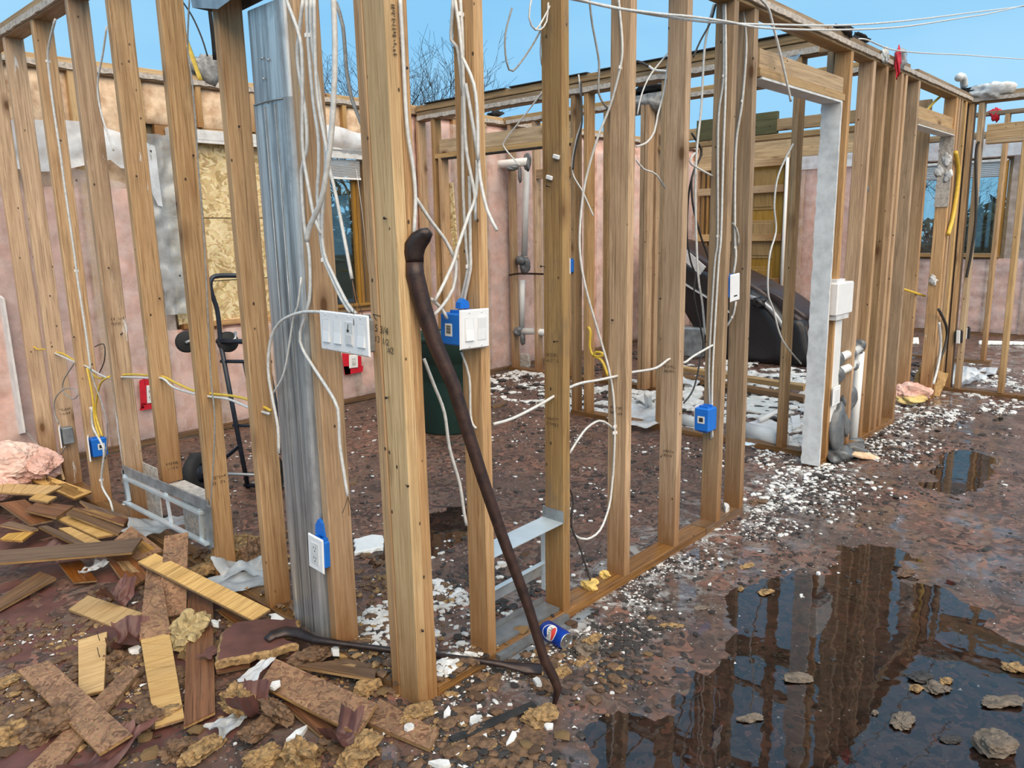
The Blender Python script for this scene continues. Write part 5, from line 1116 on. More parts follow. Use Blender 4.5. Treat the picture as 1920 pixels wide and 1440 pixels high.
cable('white cable hanging over the doorway header', [(1424, -4), (1440, 15), (1450, 50), (1465, 110), (1483, 190)], ('y', -0.03), 0.0060)
cable('slack white cable hanging in the doorway in front of the oak door', [(1487, 270), (1460, 327), (1452, 383), (1455, 433), (1443, 480), (1440, 547), (1450, 580), (1467, 637), (1502, 682)], ('y', 0.25), 0.0052)
hz = ('y', 0.045)
cable('white cable threaded level through holes in the front studs', [(925, 795), (960, 785), (1010, 760), (1040, 742), (1067, 727), (1090, 718), (1120, 713), (1157, 705), (1185, 698), (1230, 690), (1258, 672), (1282, 680), (1300, 668), (1340, 645)], hz, 0.0052)
# ---- left wall
cable('yellow cable threaded through holes in the left wall studs', [(58, 645), (70, 655), (82, 655), (102, 660), (120, 664), (138, 675), (160, 685), (172, 700), (185, 709), (205, 706), (230, 703), (255, 702), (279, 704), (305, 706), (330, 718), (362, 732), (395, 738), (440, 743), (472, 752), (508, 770)], ('x', 0.045), 0.0052, 'yellow')
cable('white cable threaded beside the yellow one in the left wall studs', [(102, 662), (118, 669), (138, 678), (160, 686), (183, 700), (205, 709), (230, 707), (280, 709), (306, 710), (325, 726), (363, 738), (396, 744), (430, 749), (471, 766), (505, 776)], ('x', 0.035), 0.0050)
cable('knotted yellow cable end on the farthest left stud', [(16, 622), (27, 620), (24, 632), (20, 626), (29, 635), (33, 655)], ('x', 0.03), 0.006, 'yellow')
cable('yellow cable dropping from the stud hole to the blue outlet box, left one', [(163, 690), (173, 740), (178, 790), (187, 820)], ('x', -0.006), 0.0052, 'yellow')
cable('yellow cable dropping from the stud hole to the blue outlet box, right one', [(205, 707), (189, 718), (181, 750), (180, 780), (192, 818)], ('x', 0.0), 0.0052, 'yellow')
cable('white cable stapled down a left wall stud past the blue outlet box', [(104, 36), (93, 80), (90, 115), (100, 200), (112, 280), (120, 340), (130, 410), (140, 480), (145, 520), (157, 597), (165, 653), (170, 693)], ('x', -0.006), 0.0055, staples=((90, 116), (145, 511)))
cable('grey cable continuing down from the stud hole behind the blue outlet box', [(170, 693), (178, 722), (188, 747), (200, 790), (201, 830), (197, 860)], ('x', -0.003), 0.0040, 'cable_grey')
cable('white cable hanging below the blue outlet box to the floor', [(172, 765), (174, 800), (190, 830), (195, 850), (190, 900), (195, 920), (207, 940), (213, 965)], ('x', -0.010), 0.0055, staples=((172, 768), (191, 901)))
cable('thin grey wire looping between two left wall studs', [(140, 680), (120, 712), (118, 733), (135, 748), (146, 740), (137, 729), (120, 730), (104, 747), (102, 773), (110, 795)], ('x', -0.008), 0.0034, 'cable_grey')
cable('thin dark wire looped over the pink insulation to the small plate', [(43, 800), (67, 830), (93, 850), (113, 852), (122, 837)], ('x', -0.015), 0.0040, 'cable_grey')
cable('thin white cable down a left wall stud, hanging free at its end', [(200, 50), (193, 100), (183, 160), (190, 213), (213, 282)], ('x', -0.01), 0.0040)
cable('thin grey wire running down the stud before the duct', [(355, -3), (352, 90), (360, 150), (367, 230), (371, 300), (384, 470), (395, 700), (403, 800), (394, 960)], ('x', -0.006), 0.0030, 'cable_grey')
cable('thin black wire hanging against the sky before the duct', [(338, -3), (360, 30), (378, 70), (389, 105)], ('x', 0.12), 0.0030, 'cable_dark')
cable('dark frayed rope hanging against the sky before the duct', [(391, -3), (396, 40), (400, 75), (403, 112)], ('x', 0.16), 0.0075, 'char')
cable('flat yellow strap hanging beside a left wall stud', [(329, -3), (345, 62), (360, 105), (376, 150)], ('x', 0.09), 0.010, 'yellow', flat=0.2)
cable('thin black wire loop beside the red-taped outlet', [(178, 650), (195, 646), (196, 675), (186, 700)], ('x', 0.08), 0.0028, 'cable_dark')
# ---- deeper
cable('knotted yellow cable hanging from the inner partition stud', [(1102, 614), (1107, 620), (1106, 650), (1112, 666), (1126, 668), (1131, 663), (1118, 660), (1114, 668), (1124, 672), (1132, 683), (1140, 705)], ('x', XD-0.02), 0.011, 'yellow')
cable('thin white wire dangling over the partition header', [(1017, 172), (990, 208), (948, 262), (945, 275), (965, 300), (975, 310)], ('x', XD-0.02), 0.006)
cable('yellow cables bunched along the far doorway studs', [(1792, 285), (1797, 330), (1788, 400), (1778, 440)], ('y', -0.02), 0.016, 'yellow')
cable('black cable hanging down the far studs', [(1836, 265), (1830, 290), (1830, 400), (1822, 470), (1812, 520)], ('x', 5.90), 0.011, 'cable_dark')
cable('black cables tangled low on the far studs', [(1760, 580), (1775, 615), (1772, 650), (1760, 680), (1752, 715)], ('y', -0.03), 0.011, 'cable_dark')
cable('white cable standing low against the far studs', [(1761, 605), (1764, 650), (1758, 690), (1750, 720)], ('y', -0.04), 0.010)
cable('yellow cable stretched low behind the far doorway', [(1690, 541), (1715, 549), (1734, 555)], ('y', 0.15), 0.010, 'yellow')
cable('pale cable pair slanting over the far header', [(1733, 212), (1748, 195), (1764, 180)], ('y', 0.10), 0.010, 'yellow')
# lumber stamps and carpenter's pencil marks
def inked(label, s, size, c, R, mat='ink', parent=None):
    vs, fs = text_mesh(s, size); return MB().add([LW(c, R, (v.x, v.y, 0.0)) for v in vs], fs).build('pencil_mark', M[mat], parent)
Rx = Matrix(((0, 0, -1), (-1, 0, 0), (0, 1, 0)))      # writing on a face that looks along -x
cpost = onx(720, 632, -0.0075)
for s, dy, dz, sz in (('35 3/4', 0.018, 0.020, 0.030), ('13 1/2', 0.012, -0.012, 0.026), ('#2', -0.026, -0.036, 0.026)):
    inked('', s, sz, Vector((cpost.x, cpost.y+dy, cpost.z+dz)), Rx @ Matrix.Rotation(-0.12, 3, 'Z'), 'ink', WB)
MB().bar((cpost.x, cpost.y+0.045, cpost.z+0.062), (cpost.x, cpost.y+0.012, cpost.z+0.058), 0.002, 0.0006, (0, 0, 1)).bar((cpost.x, cpost.y+0.045, cpost.z+0.062), (cpost.x, cpost.y+0.03, cpost.z+0.045), 0.002, 0.0006, (0, 0, 1)).build('pencil_mark', M['ink'], WB)
# ---- what is left on top of the walls
one(lump(MB(), onx(388, 122, 0.9)+Vector((0, 0, 0)), (0.16, 0.10, 0.12), 21, 0.5, 1.8) if False else lump(MB(), ony(388, 128, YB+0.03), (0.34, 0.12, 0.20), 21, 0.45, 1.8), 'wool_tuft', M['greywool'], 'scorched grey insulation tuft on top of the outside wall', 'insulation')
def charred(label, c, size, seed, mat='char', cat='debris', name='charred_scrap', R=None):
    return one(lump(MB(), c, size, seed, 0.45, 2.2, 3, R=R), name, M[mat], label, cat)
charred('charred roofing scrap on the inner partition corner behind the fifth stud', onx(1225, 168, XF-0.02), (0.20, 0.42, 0.07), 31)
charred('grey scorched wool below the charred scrap on the inner partition', onx(1215, 192, XF-0.05), (0.15, 0.5, 0.14), 32, 'greywool', 'insulation', 'scorched_wool')
charred('thin charred strip on the inner partition plate beside the switch bundle', onx(930, 213, XF), (0.08, 0.16, 0.05), 33)
charred('charred scrap on the front top plate above the painted post', ony(1580, 60, 0.03), (0.16, 0.09, 0.06), 34)
charred('small charred scrap on the front top plate, farther along', ony(1613, 72, 0.03), (0.14, 0.08, 0.05), 35)
charred('pale green paper scrap on the front top plate', ony(1660, 103, -0.012), (0.12, 0.02, 0.08), 36, 'tile', 'scrap', 'paper_scrap')
one(lump(MB(), ony(1690, 108, -0.02), (0.10, 0.05, 0.10), 37, 0.5, 2.0), 'plastic_scrap', M['poly_scrap'], 'clear plastic scrap caught on the front top plate', 'scrap')
one(lump(MB(), ony(1683, 118, -0.03), (0.045, 0.03, 0.16), 38, 0.5, 2.0), 'tape_scrap', M['red'], 'red tape scrap hanging from the front top plate', 'tape')
charred('charred felt lying on the far corner plate', onx(1832, 170, 6.0), (0.14, 0.34, 0.06), 39)
one(lump(MB(), onx(1862, 170, 5.95), (0.12, 0.26, 0.12), 40, 0.5, 2.4), 'wool_tuft', M['gypsum'], 'white fluffy tuft on the far corner plate', 'insulation')
one(MB().tube(spline([ony(1808, 162, 0.1), ony(1806, 147, 0.1), ony(1800, 143, 0.1), ony(1797, 147, 0.1)], 0.02), 0.03, 8), 'vent_pipe', M['pipe'], 'white hooked pipe rising above the far corner', 'pipe')
one(lump(MB(), onx(1867, 213, XH+0.02), (0.05, 0.09, 0.12), 41, 0.5, 2.0), 'tape_scrap', M['red'], 'red tape scrap beyond the far corner against the sky', 'tape')
def filmfn(u, v):
    a = ony(1470+34*u, 120-28*u, 0.10); return (a.x, 0.10+0.16*v, a.z-0.05*v-0.04*math.sin(u*3)+0.015*fb(u*5, v*5, 3))
one(MB().grid(filmfn, 14, 10), 'plastic_scrap', M['poly_milky'], 'milky plastic film draped behind the first doorway header', 'scrap')
for (px, py, s, k, what) in ((1775, 300, 0.055, 51, 'highest'), (1778, 330, 0.05, 52, 'middle'), (1760, 322, 0.05, 53, 'outermost'), (1750, 525, 0.05, 54, 'lowest')):
    lump(MB(), onx(px, py, 5.458), (0.006, s, s*1.5), k, 0.6, 2.0).build('plaster_splash', M['gypsum'], WB)
# faded ink stamps on the lumber, too worn to read
def stamp(c, R, w, h, seed, parent):
    r = random.Random(seed); mb = MB()
    for row in (0.25, -0.25):
        x = -w/2
        while x < w/2:
            k = r.uniform(.003, .006)
            for q in (-.3, 0, .3):
                if r.random() < .62: mb.box(LW(c, R, (x+k/2, row*h+q*h*.28, 0)), (k*.7, h*.10, 0.0003), R)
            x += k*r.uniform(1.2, 2.2)
    o = mb.build('faded_stamp', M['stampink'], parent, origin=c, R=R); o['kind'] = 'stuff'
M['stampink'] = plain('faded_stamp_ink', (0.10, 0.062, 0.035), 0.8, bumps=0)
RY = Matrix(((1, 0, 0), (0, 0, -1), (0, 1, 0))); RXm = Rx
def on_a(px, py, y, seed): c_ = ony(px, py, y-0.0045); stamp(Vector((0.045, c_.y, c_.z)), RY, .055, .045, seed, WA)
on_a(80, 778, 3.10, 1); on_a(330, 872, 1.725, 2); on_a(408, 900, 1.285, 3); on_a(240, 600, 2.165, 4)
for px, py, X, sd in ((1252, 850, 1.4735, 5), (1240, 690, 1.4735, 6), (1030, 670, .6955, 7), (1034, 790, .6955, 8), (1160, 770, 1.0865, 9)):
    c_ = onx(px, py, X); stamp(Vector((X, 0.045, c_.z)), Rx, .055, .04, sd, WB)
c_ = ony(752, 60, -0.004); stamp(Vector((0.028, -0.0045, c_.z)), RY @ Matrix.Rotation(math.pi/2, 3, 'Z'), .12, .045, 10, WB)

# nails left sticking out of the lumber
def nail(parent, p, d, ln=0.03):
    p, d = Vector(p), Vector(d).normalized(); mb = MB().tube([p-d*0.004, p+d*ln], 0.0016, 6); mb.lathe([(0, .001), (.0042, .001), (.0042, 0)], p+d*ln, d, 8); mb.build('nail', M['rust'], parent)
for px, py, y, xo in ((205, 503, 2.165, 0), (228, 627, 2.165, 0), (338, 518, 1.725, 0), (257, 332, 1.725, 0), (284, 286, 1.725, 0), (363, 294, 1.285, 0), (140, 632, 2.655, 0), (145, 340, 2.655, 0), (95, 555, 3.10, 0), (92, 160, 3.10, 0), (448, 240, 0.86, 0), (300, 560, 1.725, 0)):
    c_ = ony(px, py, y); nail(WA, c_, (-.5, -1, .15), RND.uniform(.018, .034))
for px, py, X in ((1030, 350, .70), (1020, 500, .70), (1150, 600, 1.091), (1240, 560, 1.478), (1325, 640, 1.862), (1045, 640, .70)):
    c_ = onx(px, py, X-.001); nail(WB, c_, (-1, -.3, .1), RND.uniform(.012, .028))
for px, py in ((728, 745), (760, 130), (762, 910), (725, 410), (790, 1180)):
    c_ = ony(px, py, 0.0) if px > 750 else onx(px, py, -0.003); nail(WB, c_, (-.4, -1, .1) if px > 750 else (-1, -.4, .1), .012)
for px, py, X in ((1043, 294, .699), (1030, 333, .699)):
    c_ = onx(px, py, X); MB().box(c_, (0.010, 0.026, 0.014), Matrix.Rotation(.3, 3, 'X'), ch=.002).build('loose_staple', M['white'], WB)
# ================================================================ TORN-UP FLOOR PLANKS
KIND = {'top': ('planktop', 0), 'grey': ('plankgrey', 0), 'under': ('plankunder', 1), 'chip': ('plankchip', 0)}
def plank(label, q, z, kind='top', grooves=0, th=0.011, nails=(), jag=0.0, seed=0):
    zs = z if isinstance(z, (list, tuple)) else [z]*4
    P = [onz(p[0], p[1], k) for p, k in zip(q, zs)]
    if ((P[1]-P[0]).length+(P[2]-P[3]).length) < ((P[2]-P[1]).length+(P[3]-P[0]).length): P = P[1:]+P[:1]
    n = (P[1]-P[0]).cross(P[3]-P[0]).normalized()
    if n.z < 0: P = [P[1], P[0], P[3], P[2]]; n = (P[1]-P[0]).cross(P[3]-P[0]).normalized()
    c = sum(P, Vector())/4; long = ((P[1]-P[0])+(P[2]-P[3])).normalized()
    mk, cross = KIND[kind]
    zax = n.cross(long).normalized() if cross else long
    R = basis(zax, n)
    bl = lambda u, v: (P[0]*(1-u)+P[1]*u)*(1-v)+(P[3]*(1-u)+P[2]*u)*v
    r = random.Random(seed or int(q[0][0]*7+q[0][1])); mb = MB()
    # core board
    N_ = 8; top = [bl(i/N_, 0) for i in range(N_+1)]+[bl(1-i/N_, 1) for i in range(N_+1)]
    top = [p+long*(r.uniform(-jag, jag) if i in (0, N_, N_+1, 2*N_+1) else 0) for i, p in enumerate(top)]
    k = len(top); d1, d2 = n*0.0030, n*th
    mb.add([p-d1 for p in top]+[p-d2 for p in top], [tuple(range(k)), tuple(range(2*k-1, k-1, -1))]+[(i, k+i, k+(i+1) % k, (i+1) % k) for i in range(k)], 1)
    mb2 = MB()
    segs = max(1, grooves); ln = ((P[1]-P[0]).length+(P[2]-P[3]).length)/2; gp = (0.0022/ln) if grooves else 0
    cuts = [0]+[min(.98, max(.02, (i+r.uniform(-.12, .12))/segs)) for i in range(1, segs)]+[1]
    for i in range(segs):
        a, b = cuts[i]+gp/2, cuts[i+1]-gp/2; e = 0.012
        lift = n*r.uniform(0, 0.0009)
        t4 = [bl(a, e), bl(b, e), bl(b, 1-e), bl(a, 1-e)]
        mb2.add([p+lift for p in t4]+[p-d1 for p in t4], [(0, 1, 2, 3), (0, 4, 5, 1), (1, 5, 6, 2), (2, 6, 7, 3), (3, 7, 4, 0)], 0)
    t = empty('floor_plank', c, label, 'plank')
    mb.build('core', [M['groove'] if grooves else M['plankcore'], M['plankcore']], t, origin=c, R=basis(long, n))
    mb2.build('face_layer', M[mk], t, origin=c, R=R)
    for (u, v, h) in nails:
        p = bl(u, v); MB().tube([p-n*0.004, p+n*h*0.6, p+n*h+long*h*0.5], 0.0013, 5).build('nail', M['rust'], t)
    return t
plank('pale grooved plank at the far edge of the heap below the pink insulation', [(-12, 905), (117, 911), (86, 927), (-12, 922)], [.17, .15, .15, .17], 'under', 6)
plank('pale plank with upturned nails at the back of the heap', [(55, 899), (92, 893), (174, 922), (140, 935)], [.13, .15, .08, .08], 'under', 4, nails=((.75, .6, .03), (.82, .5, .03), (.9, .35, .03)))
plank('short pale offcut lying on top of the heap', [(54, 935), (68, 926), (107, 931), (90, 941)], [.16, .17, .16, .16], 'under', 2)
plank('reddish-brown plank tilted at the left end of the heap', [(-2, 943), (47, 936), (99, 974), (56, 983)], [.15, .15, .10, .10], 'top')
plank('short wet red-brown plank in the middle of the heap', [(46, 956), (71, 940), (139, 948), (105, 970)], [.15, .15, .13, .13], 'top')
plank('thin dark plank sliver poking out below the wet red-brown one', [(0, 984), (22, 976), (72, 991), (58, 995)], [.10, .10, .08, .08], 'grey')
plank('small pale plank end under the dark sliver', [(0, 1010), (15, 1000), (66, 995), (42, 1013)], [.07, .07, .07, .07], 'under', 2)
plank('narrow dark plank sloping towards the register frame', [(72, 987), (88, 985), (168, 1021), (147, 1024)], [.10, .10, .07, .07], 'grey')
plank('narrow pale plank sloping beside the dark one', [(110, 990), (132, 988), (192, 1016), (165, 1021)], [.10, .10, .07, .07], 'under', 3)
plank('pale grooved plank under the brown stack near the register frame', [(106, 972), (136, 965), (217, 1001), (182, 1007)], [.11, .11, .08, .08], 'under', 5)
plank('long dark plank on edge in the stack before the register frame', [(124, 962), (140, 951), (234, 992), (222, 1001)], [.14, .14, .09, .09], 'grey')
plank('brown plank topmost of the stack before the register frame', [(137, 951), (178, 955), (241, 973), (233, 983)], [.15, .14, .10, .11], 'top')
plank('dark wet plank end on the far side of the heap', [(150, 938), (200, 955), (240, 968), (180, 964)], [.12, .10, .08, .10], 'grey')
plank('brown board standing tilted behind the long grey plank', [(246, 986), (308, 1032), (255, 1052), (214, 1012)], [.13, .05, .05, .10], 'chip')
plank('long grey-brown plank lying across the front of the heap', [(-25, 1034), (267, 1008), (247, 1035), (-25, 1057)], [.11, .12, .12, .11], 'grey')
plank('red-brown grained plank running from under the grey plank', [(198, 1044), (246, 1040), (280, 1080), (243, 1106)], [.06, .06, .03, .03], 'top')
plank('brown plank end beside the crumpled plastic cup', [(110, 1056), (152, 1050), (182, 1087), (137, 1091)], [.06, .06, .03, .03], 'top')
plank('split pale-ended plank at the far left of the floor', [(-15, 1130), (74, 1071), (105, 1083), (-6, 1145)], [.03, .04, .04, .03], 'grey')
plank('chipped plank standing half upright against the pale grooved one', [(308, 1005), (353, 998), (349, 1149), (297, 1160)], [.22, .22, .03, .03], 'chip', jag=.006)
plank('brown residue-covered plank with a bevelled end', [(274, 1066), (300, 1065), (321, 1187), (261, 1199)], [.12, .12, .06, .06], 'chip')
plank('long pale plank with many grooves sloping down to the duct foot', [(258, 1053), (291, 1037), (507, 1142), (474, 1163)], [.16, .17, .07, .06], 'under', 9)
plank('pale grooved plank lying alone on the bare maroon floor', [(128, 1142), (165, 1116), (269, 1149), (229, 1182)], [.02, .025, .03, .02], 'under', 4)
plank('pale grooved plank with two nails pointing up', [(146, 1200), (201, 1184), (195, 1293), (147, 1305)], [.03, .035, .03, .02], 'under', 6, nails=((.55, .22, .03), (.86, .25, .03)))
plank('big dark-stained plank propped across another in front', [(31, 1256), (93, 1238), (247, 1375), (185, 1413)], [.05, .07, .06, .04], 'chip')
plank('scuffed brown plank half hidden under the big dark-stained one', [(240, 1247), (262, 1258), (102, 1452), (38, 1452)], [.03, .03, .02, .02], 'chip')
plank('pale grooved plank with a lump of glue at its end', [(261, 1186), (319, 1190), (346, 1345), (290, 1362)], [.06, .06, .03, .03], 'under', 7)
plank('brown grained plank lying lengthwise beside the pale glued one', [(352, 1108), (399, 1122), (403, 1334), (344, 1362)], [.05, .05, .03, .03], 'top')
plank('big rough brown plank in front of the corner post', [(517, 1234), (707, 1318), (672, 1378), (486, 1282)], [.07, .06, .05, .06], 'chip')
plank('orange-brown plank under the big rough one', [(530, 1318), (566, 1300), (634, 1361), (600, 1378)], [.03, .03, .02, .02], 'top')
plank('orange-brown plank reaching towards the black strip', [(712, 1309), (823, 1370), (806, 1405), (688, 1355)], [.03, .025, .02, .025], 'chip')
plank('narrow brown plank lying behind the big rough one', [(556, 1248), (650, 1235), (706, 1246), (703, 1273)], [.05, .05, .04, .04], 'grey')
plank('short pale offcut behind the lying iron bar', [(633, 1198), (696, 1196), (690, 1232), (636, 1231)], [.03, .03, .03, .03], 'under', 2)
plank('little brown offcut at the edge of the chipboard slab', [(405, 1252), (470, 1239), (468, 1250), (406, 1262)], [.03, .03, .02, .02], 'top')
plank('narrow brown plank end showing below the pale grooved one', [(410, 1145), (425, 1138), (470, 1168), (450, 1175)], [.03, .03, .02, .02], 'top')
plank('thin brown plank lying in the room beyond the switch box', [(640, 905), (672, 893), (668, 903), (645, 912)], 0.012, 'grey')
plank('thin brown plank lying in the room behind the green bin', [(920, 758), (950, 749), (948, 757), (924, 764)], 0.015, 'grey')
# glue lump on the pale plank
one(lump(MB(), onz(318, 1332, .035), (.085, .05, .02), 61, .4, 2.2), 'glue_lump', M['chip'], 'crusty lump of glue on the end of a pale plank', 'lump')
# board and sheet at the far left
def upright(name, label, q, xpl, mat, th=0.012, cat='board'):
    P = [onx(*p, xpl) for p in q]; k = len(P); o = Vector((th, 0, 0))
    return one(MB().add(P+[p+o for p in P], [tuple(range(k)), tuple(range(2*k-1, k-1, -1))]+[(i, k+i, k+(i+1) % k, (i+1) % k) for i in range(k)]), name, mat, label, cat)
upright('board', 'pale board on edge with nails, behind the plank heap', [(50, 884), (108, 866), (118, 900), (98, 912), (52, 908)], -0.03, M['plankunder'])
upright('plaster_sheet', 'pale grey plaster sheet standing at the far left edge', [(-20, 540), (4, 560), (44, 812), (-20, 830)], -0.04, M['drywall'], 0.013, 'sheet')
# pink insulation heap
def fuzzy(mb, amt, seed):
    rg = np.random.default_rng(seed); A = np.array([tuple(v) for v in mb.v]); c_ = A.mean(0); d = A-c_; d /= np.linalg.norm(d, axis=1)[:, None]
    k = fbm(A[:, 0]*19+A[:, 2]*11, A[:, 1]*19-A[:, 2]*13, seed, 3)
    A += d*(k*amt*1.3)[:, None]+(rg.random(A.shape)-.5)*amt; mb.v = [tuple(v) for v in A]; mb.sm = [False]*len(mb.sm); return mb
t = empty('insulation_heap', onz(30, 900, .1), 'heap of torn pink insulation lying on the plank pile', 'insulation')
c = onz(25, 880, .17)
fuzzy(lump(MB(), c+Vector((-.06, .02, .03)), (.50, .42, .26), 71, .30, 1.5, 5), .012, 1).build('torn_side', M['fluff'], t)
fuzzy(lump(MB(), c+Vector((.09, -.12, .02)), (.22, .26, .17), 72, .25, 1.6, 5), .006, 2).build('pink_side', M['pink'], t)
fuzzy(lump(MB(), c+Vector((-.12, -.10, -.05)), (.36, .30, .16), 73, .25, 1.5, 5), .008, 3).build('pink_side', M['pink'], t)
mb = fuzzy(lump(MB(), onz(1704, 738, .07), (.42, .30, .16), 74, .3, 1.5, 4), .010, 4); t = empty('insulation_heap', onz(1704, 745, 0), 'torn pink and yellow insulation lump at the foot of the far studs', 'insulation')
mb.build('pink_side', M['pink'], t); lump(MB(), onz(1706, 745, .05), (.40, .22, .08), 75, .35, 1.8, 4).build('yellow_side', M['yellow_fluff'], t)
# ================================================================ SLABS AND LUMPS
def slab(label, px, z, th, mat, edge=None, seed=1, name='chipboard_slab', cat='slab', tilt=None):
    P = [onz(a, b, z if tilt is None else z+tilt*(i/len(px))) for i, (a, b) in enumerate(px)]
    r = random.Random(seed); out = []
    for i in range(len(P)):
        a, b = P[i], P[(i+1) % len(P)]; n = max(2, int((b-a).length/0.018))
        for k in range(n):
            p = a.lerp(b, k/n); out.append(p+Vector((r.uniform(-.006, .006), r.uniform(-.006, .006), 0)))
    k = len(out); c = sum(out, Vector())/k; mb = MB()
    inn = [c+(p-c)*0.93 for p in out]; lo = [p+Vector((r.uniform(-.006, .006), r.uniform(-.006, .006), -th)) for p in out]
    mid = [p-Vector((0, 0, th*0.25)) for p in out]
    vs = inn+mid+lo; fs = [(tuple(range(k)))]
    mb.add(vs, [], 0)
    mb.f.append(tuple(range(k))); mb.m.append(0); mb.sm.append(False)
    for rr in range(2):
        for i in range(k): mb.f.append((rr*k+i, rr*k+k+i, rr*k+k+(i+1) % k, rr*k+(i+1) % k)); mb.m.append(1); mb.sm.append(False)
    mb.f.append(tuple(range(3*k-1, 2*k-1, -1))); mb.m.append(1); mb.sm.append(False)
    return one(mb, name, [mat, edge or mat], label, cat)
slab('large torn slab of brown floor membrane on crumbling chipboard', [(412, 1188), (440, 1164), (500, 1158), (563, 1160), (560, 1176), (520, 1192), (556, 1206), (500, 1222), (432, 1236), (404, 1240)], .075, .028, M['membrane'], M['chip'], 5)
slab('white foam board fragment lying in the room by the corner post', [(664, 1010), (700, 1001), (718, 1003), (718, 1024), (690, 1031), (665, 1036)], .02, .018, M['eps'], None, 6, 'foam_board', 'foam')
slab('white broken tile by the duct foot under the pale plank', [(503, 1150), (536, 1146), (538, 1158), (508, 1164)], .03, .012, M['eps'], None, 7, 'tile_shard', 'shard')
def shard_mb(c, size, seed, R=None):
    """angular broken piece: uneven polygon, snapped edges"""
    r = random.Random(seed); n = r.choice((5, 6, 7)); poly = []
    for k in range(n):
        a = 2*math.pi*(k+r.uniform(-.3, .3))/n; q = r.uniform(.62, 1.05); poly.append((size[0]/2*q*math.cos(a), size[1]/2*q*math.sin(a)))
    h = size[2]; tl = Vector((r.uniform(-.12, .12), r.uniform(-.12, .12), 1))
    vs = [Vector((x*1.05, y*1.05, -h/2)) for x, y in poly]+[Vector((x, y, h/2-(x*tl.x+y*tl.y)+r.uniform(-.1, .1)*h)) for x, y in poly]
    fs = [tuple(range(n-1, -1, -1)), tuple(range(n, 2*n))]+[(i, (i+1) % n, n+(i+1) % n, n+i) for i in range(n)]
    return MB().add([c+(R @ v if R else v) for v in vs], fs)
def chunk(label, px, py, size, mat='chip', z=None, seed=0, R=None, cat='lump', name='chipboard_lump', boxy=0.35, rough=0.3, freq=1.7, sub=4):
    zc = size[2]*0.42 if z is None else z; c = onz(px, py, zc); sd = seed or int(px+py)
    if mat == 'gypsum': return one(shard_mb(c, size, sd, R), name, M[mat], label, cat)
    if name == 'chipboard_lump': rough, freq = 0.42, 2.1
    if name == 'flake' and size[2] < size[0]*.3 and mat != 'gypsum': rough, freq = 0.4, 2.0
    mb = lump(MB(), c, size, sd, rough, freq, sub, R, boxy, 0, False)
    A = np.array([tuple(v) for v in mb.v]); s_ = min(size)*(.16 if name == 'chipboard_lump' else .06); rg = np.random.default_rng(sd)
    A += (rg.random(A.shape)-.5)*s_; mb.v = [tuple(v) for v in A]
    return one(mb, name, M[mat], label, cat)
chunk('largest crumbling chipboard lump at the foot of the left wall', 440, 1036, (.24, .13, .10), 'chip', .06, 101, euler(.2, -.2, .3))
chunk('upright chipboard lump against the stud before the duct', 474, 1052, (.06, .09, .15), 'chip_dark', .07, 102, euler(0, .3, .2))
chunk('flat tan chipboard flake under the plastic film', 385, 1068, (.16, .10, .03), 'chip', .06, 103)
chunk('greenish-yellow fibrous slab leaning on the brown grained plank', 356, 1180, (.13, .09, .05), 'fibre', .06, 104, euler(.4, -.3, .5), rough=.25, boxy=.6)
chunk('tan chipboard lump between the planks in front', 448, 1316, (.075, .10, .07), 'chip', .04, 105)
chunk('dark brown chipboard lump against the big rough plank', 515, 1336, (.06, .11, .05), 'chip_dark', .03, 106)
chunk('flat brown chipboard lump below the dark one', 484, 1366, (.12, .06, .03), 'chip_dark', .02, 107, euler(0, .1, .4))
chunk('yellow-tan lump at the bottom beside the grey scraps', 560, 1418, (.07, .10, .06), 'chip', .03, 108)
chunk('long tan chipboard lump in front of the orange-brown plank', 674, 1412, (.13, .07, .05), 'chip', .03, 109, euler(0, 0, .3))
chunk('tan crumb lump at the bottom near the brown lumps', 490, 1422, (.09, .06, .04), 'chip', .02, 110)
chunk('wet brown lump behind the narrow brown plank', 585, 1228, (.14, .07, .04), 'chip_dark', .04, 111, euler(0, 0, -.2))
chunk('tan crumbling lump beside the orange-brown plank end', 778, 1342, (.12, .05, .04), 'chip', .02, 112)
chunk('grey-brown stone beside the soda can', 1100, 1212, (.085, .07, .045), 'stone', .022, 113, cat='stone', name='stone', boxy=.55, rough=.18)
chunk('tan flake lying on the stone beside the soda can', 1112, 1197, (.06, .035, .012), 'chip', .05, 114)
chunk('tan flake near the end of the lying bar', 1054, 1260, (.055, .05, .018), 'chip', None, 115)
chunk('small tan flake between the can and the bar foot', 1090, 1242, (.05, .03, .012), 'chip', None, 116)
chunk('tan flake at the left edge of the bare floor', 14, 1278, (.07, .06, .02), 'chip', None, 117)
chunk('brown lumps under the big dark-stained plank', 90, 1362, (.12, .10, .06), 'chip_dark', .03, 118)
chunk('tan lump at the lower left corner by the maroon sheet', 20, 1375, (.10, .09, .04), 'chip', .02, 119)
chunk('brown crumbling lump right of the big dark-stained plank', 270, 1350, (.08, .09, .05), 'chip_dark', .03, 120)
chunk('tan lump in front of the pale glued plank', 380, 1405, (.13, .05, .03), 'chip', .02, 121, euler(0, 0, .4))
chunk('tan lump at the bottom between the plank ends', 330, 1405, (.08, .06, .04), 'chip_dark', .02, 122)
chunk('brown lump beneath the pale two-nailed plank', 215, 1235, (.06, .05, .03), 'chip_dark', .02, 123)
chunk('grey-green lump between the pale planks', 290, 1268, (.05, .06, .03), 'chip_dark', .02, 124)
chunk('tan lump by the corner post foot', 690, 1290, (.08, .06, .03), 'chip', .02, 125)
chunk('brown flat lump near the black strip end', 1010, 1345, (.09, .07, .03), 'chip', .015, 126)
chunk('brown lump in front of the black strip', 905, 1365, (.10, .05, .02), 'chip_dark', None, 127)
